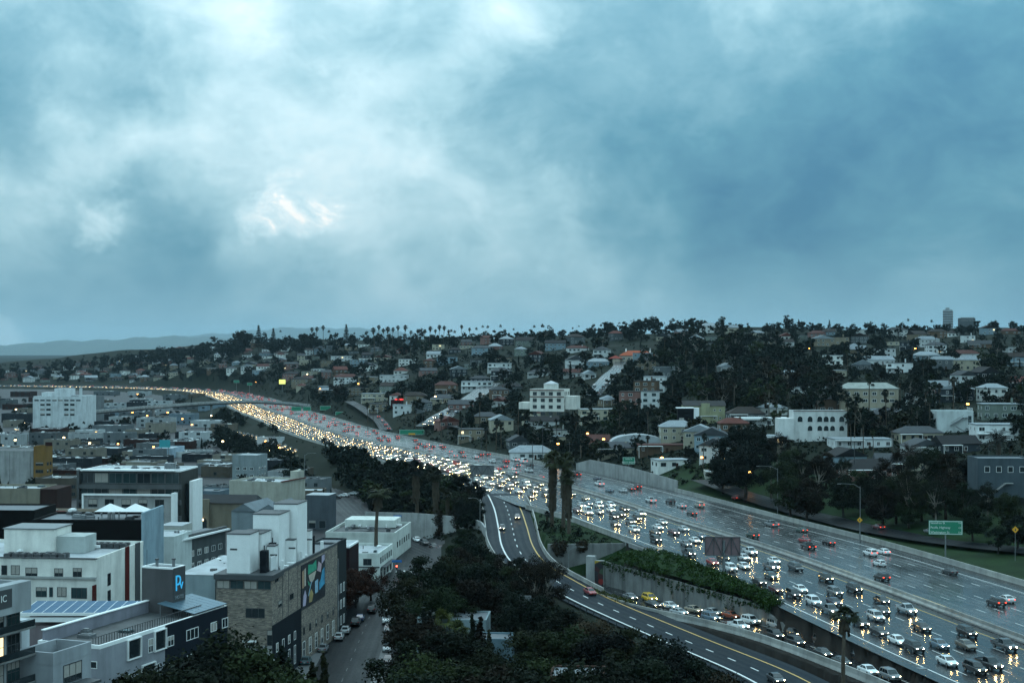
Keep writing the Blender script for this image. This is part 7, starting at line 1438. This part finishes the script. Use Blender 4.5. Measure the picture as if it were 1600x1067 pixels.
for i, (a, b_, c, d) in enumerate([(455, 471, 635, 642), (473, 486, 635, 642), (500, 517, 634, 641), (524, 539, 643, 650)]): sign_panel('overhead_sign', 'small green overhead sign near the flyover, %s along the freeway' % ('farthest', 'second', 'third', 'nearest')[i], a, b_, c, d, 1150 - 60 * (i == 3), 'sign_green', 655)
for i, (a, b_, c, d) in enumerate([(365, 374, 594, 598), (386, 394, 598, 602)]): sign_panel('overhead_sign', 'tiny green sign %s the brightest roadside lamps at the foot of the hill' % ('left of', 'just below')[i], a, b_, c, d, 1650, 'sign_green', 612)
sign_panel('street_billboard', 'teal billboard screen above the low white roofs', 249, 266, 687, 699, 760, 'sign_teal' if 'sign_teal' in M else 'sign_blue', None, (), 0, 2, False, 'billboard')
sign_panel('street_billboard', 'blue billboard in front of the big white warehouse', 68, 91, 669, 677, 960, 'sign_blue', None, (), 0, 2, False, 'billboard')
sign_panel('blank_sign', 'pale square back of a sign on a pole among the trees', 811, 830, 930, 953, 262, 'sign_back', None, (), -10, 1, False)
mat('sign_pink', (.20, .13, .14), .6, .3, .8)
def truss_board(name, label, px0, px1, y0, y1, Y, base_py, pole_px, m):
    c = at((px0 + px1) / 2, (y0 + y1) / 2, Y); w = (px1 - px0) * Y / FPX; h = (y1 - y0) * Y / FPX; gz = HC - (base_py - YH) * Y / FPX; root = empty(name, (c.x, Y, gz), rad(-6)); tag(root, label, 'sign'); z = c.z - gz; dx = (pole_px - (px0 + px1) / 2) * Y / FPX
    MB().box(-w / 2, w / 2, .1, .25, z - h / 2, z + h / 2).build('panel', m, root); mb = MB(); n = 4; y = -.25
    for q in (z - h / 2 + .1, z + h / 2 - .1): mb.tube([(-w / 2, y, q), (w / 2, y, q)], .11, 5)
    for k in range(n + 1): x = -w / 2 + w * k / n; mb.tube([(x, y, z - h / 2), (x, y, z + h / 2)], .10, 5)
    for k in range(n): x = -w / 2 + w * k / n; s = h / 2 * (1 if k % 2 else -1); mb.tube([(x, y, z + s), (x + w / n, y, z - s)], .10, 5)
    mb.build('truss', 'metal_dark', root); MB().tube([(dx, 0, -.8), (dx, 0, z + h * .3)], [.34, .28], 8).build('pole', 'metal_grey', root); MB().box(dx - .4, dx + .4, -.4, .4, -.6, .9).build('footing', 'concrete', root)
truss_board('message_board', 'back of a big roadside message board with truss frame above the ivy hedge', 1102, 1156, 838, 868, 316, 905, 1131, 'sign_pink'); truss_board('message_board', 'dark message board seen from behind where the exit ramp splits off', 735, 772, 727, 742, 489, 775, 739, 'sign_back'); truss_board('message_board', 'small truss-framed board over the far median among headlights', 558, 574, 689, 698, 800, 704, 566, 'sign_back')
def street_lamp(label, px, base_py, Y, h, arm, lit='lamp_warm', on=True):
    g = at(px, base_py, Y); g.z = float(ground(g.x, Y)) if base_py is None else g.z; root = empty('street_lamp', g); tag(root, label, 'street lamp'); s = 1 if arm > 0 else -1
    MB().tube([(0, 0, -.8), (0, 0, h)], [.13, .08], 7).build('pole', 'metal_grey', root); MB().tube([(0, 0, h - .4), (arm * .3, 0, h + .5), (arm * .7, 0, h + .7), (arm, 0, h + .7)], [.07, .06, .05, .05], 6).build('arm', 'metal_grey', root); MB().box(arm - .45, arm + .45, -.16, .16, h + .55, h + .72).build('lamp_head', lit if on else 'metal_grey', root); return root
street_lamp('grey street lamp with long arm behind the outer freeway wall, beside the big trees', 1215, 806, 432, 14.5, -6, on=False); street_lamp('grey street lamp carrying a yellow diamond sign behind the freeway wall', 1344, 842, 372, 13.8, -5.5, on=False); street_lamp('thin lamp post under the ivy corner at the underpass', 888, 905, 356, 7.5, 3.5, on=False); street_lamp('slim lamp post beside the exit ramp below the dark message board', 750, 850, 420, 13, -3, on=False); street_lamp('lamp post on the city side of the freeway near the parked cars', 476, 750, 560, 10, 4, on=False)
def diamond(label, px, py, Y, s, base):
    c = at(px, py, Y); gz = HC - (base - YH) * Y / FPX; root = empty('warning_sign', (c.x, Y - .2, gz)); tag(root, label, 'sign'); z = c.z - gz; MB().poly([(0, 0, z - s), (s, 0, z), (0, 0, z + s), (-s, 0, z)]).poly([(0, .05, z - s), (-s, .05, z), (0, .05, z + s), (s, .05, z)]).build('panel', 'sign_yellow', root); MB().tube([(0, .1, -.8), (0, .1, z + s * .3)], .07, 6).build('post', 'metal_grey', root)
    for dz, r_ in ((.22 * s, .16 * s), (-.16 * s, .22 * s)): MB().poly([(r_ * cos(t), -.02, z + dz + r_ * sin(t)) for t in np.linspace(0, 2 * pi, 13)[:-1]]).build('symbol', 'trim_dark', root)
diamond('yellow diamond warning sign fixed by the lamp post near the freeway wall', 1343, 812, 371.5, .75, 842); diamond('yellow diamond signal-ahead sign in the dark trees at the frame edge', 1586, 827, 330, .8, 870)
def traffic_light(label, px, py, Y, lens, sign=True):
    c = at(px, py, Y); g = float(ground(c.x, Y)); root = empty('traffic_light', (c.x, Y, g)); tag(root, label, 'traffic light'); z = c.z - g; MB().tube([(0, .3, -.8), (0, .3, z + 1.4)], [.11, .08], 7).build('pole', 'metal_dark', root); hd = MB().box(-.22, .22, -.1, .2, z - .55, z + .55).build('signal_head', 'trim_dark', root); k = {'lamp_red': .34, 'lamp_orange': 0, 'lamp_green': -.34}[lens]
    for dz in (-.34, 0, .34): MB().poly([(.17 * cos(t), -.13, z + dz + .17 * sin(t)) for t in np.linspace(0, 2 * pi, 11)[:-1]]).build('lens', lens if dz == k else 'glass', hd)
    if sign: MB().box(-1.3, 1.3, .1, .16, z + 1.3, z + 1.9).build('street_name_sign', 'sign_blue', root)
traffic_light('traffic light showing red under a blue street sign at the white corner building', 620, 886, 372, 'lamp_red'); traffic_light('traffic light showing green under a blue street sign by the embankment wall', 621, 814, 452, 'lamp_green'); traffic_light('red traffic light above the sound wall beside the bushy tree', 965, 731, 590, 'lamp_red', False)
MB().box(-.5, .5, -.4, .4, 0, 2.0).build('signal_cabinet', 'metal_dark', None, (-29.4, 371, ZST + .15)); tag(bpy.data.objects['signal_cabinet'], 'dark metal signal cabinet on the pavement by the junction', 'cabinet')
# city and hillside lamps that glow in the photo
for px, py in [(24, 688), (100, 684), (150, 676), (185, 694), (207, 645), (140, 693), (230, 650), (262, 645), (330, 650), (348, 690), (415, 690), (437, 700), (400, 722), (62, 650), (300, 664), (120, 615), (215, 612), (285, 655), (420, 704), (400, 595), (500, 608), (797, 712), (872, 696), (918, 678), (926, 698), (943, 687), (1034, 716), (1097, 722), (1132, 722), (1172, 745), (1100, 622), (1430, 545), (1265, 545), (680, 620), (560, 600), (480, 585), (1512, 632), (1470, 612), (885, 712), (240, 700), (25, 640), (90, 612)]:
    p = hit(px, py + 12 + rnd.uniform(-2, 6), 420)
    if p is None or abs(near1(MED, p.x, p.y)[0]) < 34: continue
    h = max(4.0, min(9.0, (HC - (py - YH) * p.y / FPX) - p.z)); root = empty('street_lamp', p); MB().tube([(0, 0, -.6), (0, 0, h)], [.1, .07], 5).build('pole', 'metal_dark', root); MB().box(-.5, .5, -.45, .3, h, h + .55).build('lamp_head', rnd.choice(['lamp_orange', 'lamp_orange', 'lamp_warm']), root); LAB.append((root, 'glowing orange street lamp on a short pole', 'street lamp', 'glowing street lamps', px, py))
for px, ytop, Y in [(848, 660, 640), (832, 690, 600), (890, 690, 600), (700, 640, 760), (753, 668, 700), (1236, 735, 470), (1545, 690, 470), (1335, 690, 480), (600, 610, 900), (1012, 655, 640), (660, 640, 830)]:
    g = gpos(px, Y); h = max(6, HC - (ytop - YH) * Y / FPX - g.z); root = empty('utility_pole', g); MB().tube([(0, 0, -.8), (0, 0, h)], [.16, .11], 6).build('pole', 'metal_dark', root); MB().box(-1.3, 1.3, -.06, .06, h - 1.0, h - .85).build('crossarm', 'metal_dark', root); LAB.append((root, 'thin dark utility pole with crossarm', 'utility pole', 'utility poles', px, ytop))
mat('neon_red', (.5, .05, .05), .4, 0, emit=(1, .06, .05), es=1.2); mat('neon_yellow', (.6, .6, .2), .4, 0, emit=(.85, .9, .2), es=.9)
dp = hit(628, 636, 600); b = Bld('roadside_diner', 'dark red roadside diner with glowing red roof sign', 0, 0, 1, 2, 15, 10, (.10, .03, .03), O=Vector((dp.x + 7, dp.y, dp.z + 5)), z0=dp.z - .5, par=.3); MB().box(-12, -3, -.3, -.1, b.h - .2, b.h + .9).build('neon_sign', 'neon_red', b.root); b.grid('F', -14, -1, 4, 1, 3, 1, 2.6, 1.6, 2, 1, one=True)
sign_panel('lit_sign', 'glowing yellow roadside sign at the foot of the hill', 436, 446, 593, 600, 1500, 'neon_yellow', None, (), 0, 1, False)
# low roofs among the foreground trees
for px, yt, Y, w, d, c, lab in [(760, 968, 262, 13, 9, (.30, .36, .38), 'pale flat-roofed house half hidden by foreground trees'), (800, 998, 250, 6, 6, (.22, .30, .34), 'small blue-grey roof peeking out of the foreground trees'), (945, 1057, 195, 7.5, 7, (.12, .07, .05), 'brown shed with pale roof at the bottom edge among trees')]:
    Bld('garden_house', lab, px, yt, Y, 4, w, d, c, z0=float(ground((px - 800) * Y / FPX, Y)) - .3, par=.3, roofm='grey_roof', cat='house')

# ---------------------------------------------------------------- parked and street cars
def parked(px, py, P, kd, c, road, tail=False, head=False, flip=False, z=None):
    zz = (P[0][2] if z is None else z); Y = FPX * (HC - zz - .6) / (py - YH); X = (px - 800) * Y / FPX; rz = path_heading(P, X, Y) + (pi if flip else 0); add_car(kd, c, X, Y, zz + .07, rz, road, head, tail, True)
for a in [(478, 1032, S, 'teal'), (505, 1012, S, 'grey'), (530, 994, S, 'silver'), (540, 984, S, 'silver'), (556, 972, U, 'dark'), (563, 965, S, 'blue'), (581, 952, U, 'black')]: parked(a[0], a[1], ST, a[2], a[3], 'ST_L')
for a in [(606, 1030, S, 'black'), (606, 1012, U, 'silver'), (608, 996, S, 'maroon'), (607, 982, S, 'grey'), (605, 968, V, 'white')]: parked(a[0], a[1], ST, a[2], a[3], 'ST_R', flip=True)
for a in [(652, 843, S, 'white'), (663, 848, U, 'black'), (677, 853, S, 'black'), (689, 857, S, 'maroon'), (700, 862, S, 'silver'), (708, 868, S, 'dark'), (717, 876, S, 'white')]: parked(a[0], a[1], ST2, a[2], a[3], 'ST2', flip=True)
parked(633, 847, ST2, S, 'black', 'ST2_drive', True); parked(612, 938, ST, S, 'black', 'ST_drive', True)
for px, py, c in [(480, 768, 'silver'), (538, 776, 'white'), (552, 773, 'silver'), (525, 779, 'dark'), (465, 760, 'white')]:
    p = hit(px, py, 420); add_car(S, c, p.x, p.y, p.z + .05, rad(60), 'lot', False, False, True)
for px, py, c, tl in [(1150, 782, 'red', True), (1372, 828, 'maroon', True), (1455, 842, 'grey', False)]:
    p = hit(px, py, 380); add_car(S, c, p.x, p.y, p.z + .3, path_heading(GR, p.x, p.y), 'frontage', False, tl, True)
def street_mass(P, road, n, d, y_sp, z=.1):
    out = []; s = np.concatenate([[0], np.cumsum(np.linalg.norm(np.diff(P[:, :2], axis=0), axis=1))])
    for k in range(n):
        t = 4 + y_sp * k
        if t > s[-1] - 3: break
        x, y, zz = (float(np.interp(t, s, P[:, i])) for i in range(3)); hd = path_heading(P, x, y); out.append((x + cos(hd) * d, y + sin(hd) * d, hd + (pi if road == 'SB' else 0), rnd.choice(cols_), road, zz + z))
    return out
for (x, y, hd, c, road, zz) in street_mass(HS1, 'SB', 7, -2.2, 14): add_car(rnd.choice([S, U]), c, x, y, zz, hd, 'hill_down', True, False, False)
for (x, y, hd, c, road, zz) in street_mass(HS1, 'NB', 8, 4.8, 17) + street_mass(HS2, 'NB', 4, 3.4, 17) + street_mass(HS2, 'NB', 3, -3.2, 22): add_car(rnd.choice([S, U]), c, x, y, zz, hd, 'hill_park', False, False, False)
mass += [m_ for m_ in street_mass(HS3, 'NB', 4, 1.5, 26)]
for k in range(34):                                           # frontage street lamps of traffic left of the freeway
    t = k * 9.0; x, y = np.interp(y_ := 760 + t * .9, ST2[:, 1], ST2[:, 0]), 760 + t * .9
    mass.append((float(x) + (2 if k % 2 else -2), float(y), path_heading(ST2, x, y) + pi, rnd.choice(cols_), 'SB', float(ground(x, y)) + .1))
for k in range(26): t = k / 26; p = hit(2 + 42 * t, 700 - 46 * t + rnd.uniform(-3, 3), 500); mass.append((p.x, p.y, pi + rnd.uniform(-.3, .3), 'white', 'SB' if k % 3 else 'NB', p.z + .1))
o = car_mass('distant_traffic', mass)
lot = []
for r_ in range(9):
    for k in range(22):
        px = 78 + k * 7.4 + r_ * 1.5; py = 692 + r_ * 3.6
        if rnd.random() < .25: continue
        p = hit(px, py, 420)
        if p: lot.append((p.x, p.y, rnd.uniform(-.1, .1), rnd.choice(cols_), 'P', p.z + .08))
car_mass('parking_lot_cars', lot, False)

# ---------------------------------------------------------------- labels
ROADTXT = {'SB': 'southbound', 'NB': 'northbound'}
lanes = {}
for c in CARS:
    root, kd, colr, road, X, Y, grp = c
    if road in ('SB', 'NB'): d, _ = near1(MED, X, Y); ln = max(1, min(7, int((abs(d) - 3.9) / LW) + 1)); key = (road, ln)
    elif road == 'RB': d, _ = near1(RB, X, Y); key = (road, 1 if d > 0 else 2)
    else: key = (road, 0)
    lanes.setdefault(key, []).append(c)
for (road, ln), L in lanes.items():
    L.sort(key=lambda c: c[5])
    for i, c in enumerate(L):
        cn = CNAME.get(c[2], c[2]) + ' ' + WORD[c[1]]; k = ORD[i + 1]
        if road in ROADTXT: t = '%s, %s from the bottom edge, %s lane %s from the median' % (cn, k, ROADTXT[road], ['', 'one', 'two', 'three', 'four', 'five', 'six', 'seven'][ln])
        elif road == 'RB': t = '%s, %s from the bottom edge, side road lane by the %s' % (cn, k, 'hedge wall' if ln == 1 else 'concrete barrier')
        elif road == 'RA': t = '%s, %s from the bottom edge on the two-lane exit ramp' % (cn, k)
        elif road == 'ST_L': t = '%s parked along the brick building side, %s from the bottom edge' % (cn, k)
        elif road == 'ST_R': t = '%s parked on the tree side of the street, %s from the bottom edge' % (cn, k)
        elif road == 'ST2': t = '%s parked on the curve below the ivy wall, %s nearest the trees' % (cn, k)
        elif road == 'ST2_drive': t = 'black sedan with red brake lights on the curve below the ivy wall'
        elif road == 'ST_drive': t = 'black sedan with red brake lights waiting on the street by the russet trees'
        elif road == 'lot': t = '%s parked by the grey metal shed, %s nearest the camera' % (cn, k)
        elif road == 'frontage': t = '%s on the frontage road beside the grass, %s nearest the camera' % (cn, k)
        elif road == 'hill_down': t = '%s with headlights on coming down the hill street, %s from the bottom' % (cn, k)
        else: t = '%s parked on a steep hill street, %s nearest the camera' % (cn, k)
        c[0]['label'] = t; c[0]['group'] = {'SB': 'cars in the southbound jam', 'NB': 'cars driving north', 'RB': 'cars queueing on the side road', 'RA': 'cars on the exit ramp'}.get(road, 'cars on city and hill streets')
LMK = [('the mural building', 470, 910), ('the hotel sign tower', 255, 920), ('the white apartment block', 90, 900), ('the big white warehouse', 90, 640), ('the flyover', 300, 635), ('the ochre tower', 68, 725), ('the concrete and glass block', 205, 770), ('the lamplit shop strip', 345, 780), ('the stucco restaurant', 400, 755), ('the white corner building', 590, 870), ('the exit ramp', 800, 830), ('the palm island', 880, 790), ('the red ramp car', 920, 920), ('the message board by the hedge', 1130, 850), ('the Sassafras sign', 1477, 823), ('the outer freeway wall', 1300, 800), ('the cream balcony house', 1130, 745), ('the vaulted hall', 1000, 685), ('the black glass cube', 1075, 650), ('the arcaded white building', 1283, 660), ('the long beige house', 1360, 612), ('the white stair block', 1500, 655), ('the blue-grey house', 1570, 735), ('the terracotta-trimmed apartments', 862, 620), ('the orange-roofed mansion', 990, 552), ('the steep hill street', 715, 640), ('the red-lit diner', 630, 620), ('the high-rise tower', 1488, 495), ('the wooded ravine', 1170, 580), ('the twin pointed conifers', 415, 515), ('the far ridge', 80, 560), ('the lit yellow sign', 441, 597), ('the ivy wall', 670, 820), ('the bottom edge trees', 850, 1040), ('the sound wall', 960, 745), ('the skyline palms', 690, 522), ('the ramp gore sign', 643, 675), ('the western hill spur', 260, 575)]
buckets = {}
for o, desc, cat, grp, px, py in LAB:
    lm = min(LMK, key=lambda l: (px - l[1]) ** 2 + ((py - l[2]) * 1.6) ** 2); dx, dy = px - lm[1], py - lm[2]
    rel = ('above' if dy < 0 else 'below') if abs(dy) * 1.6 > abs(dx) * .8 else ('left of' if dx < 0 else 'right of')
    o['category'] = cat; o['group'] = grp; buckets.setdefault((desc, rel, lm[0]), []).append((dx * dx + dy * dy, o))
for (desc, rel, lm), L in buckets.items():
    L.sort(key=lambda t: t[0])
    for i, (_, o) in enumerate(L): o['label'] = '%s %s %s' % (desc, rel, lm) + ('' if len(L) == 1 else (', nearest' if i == 0 else ', %s nearest' % ORD[i + 1]))

# ---------------------------------------------------------------- haze
def haze():
    mb = MB().box(-30000, 30000, -400, 37000, -14, 640); m = bpy.data.materials.new('haze_air'); m.use_nodes = True; nt = m.node_tree; nt.nodes.clear()
    o_ = N(nt, 'ShaderNodeOutputMaterial'); v = N(nt, 'ShaderNodeVolumePrincipled'); v.inputs['Density'].default_value = 2.3e-5; v.inputs['Color'].default_value = (0.60, 0.85, 1.0, 1); v.inputs['Anisotropy'].default_value = 0.2
    Lk(nt, v.outputs[0], o_.inputs['Volume']); M['haze_air'] = m; stuff(mb.build('haze', 'haze_air'))
haze()
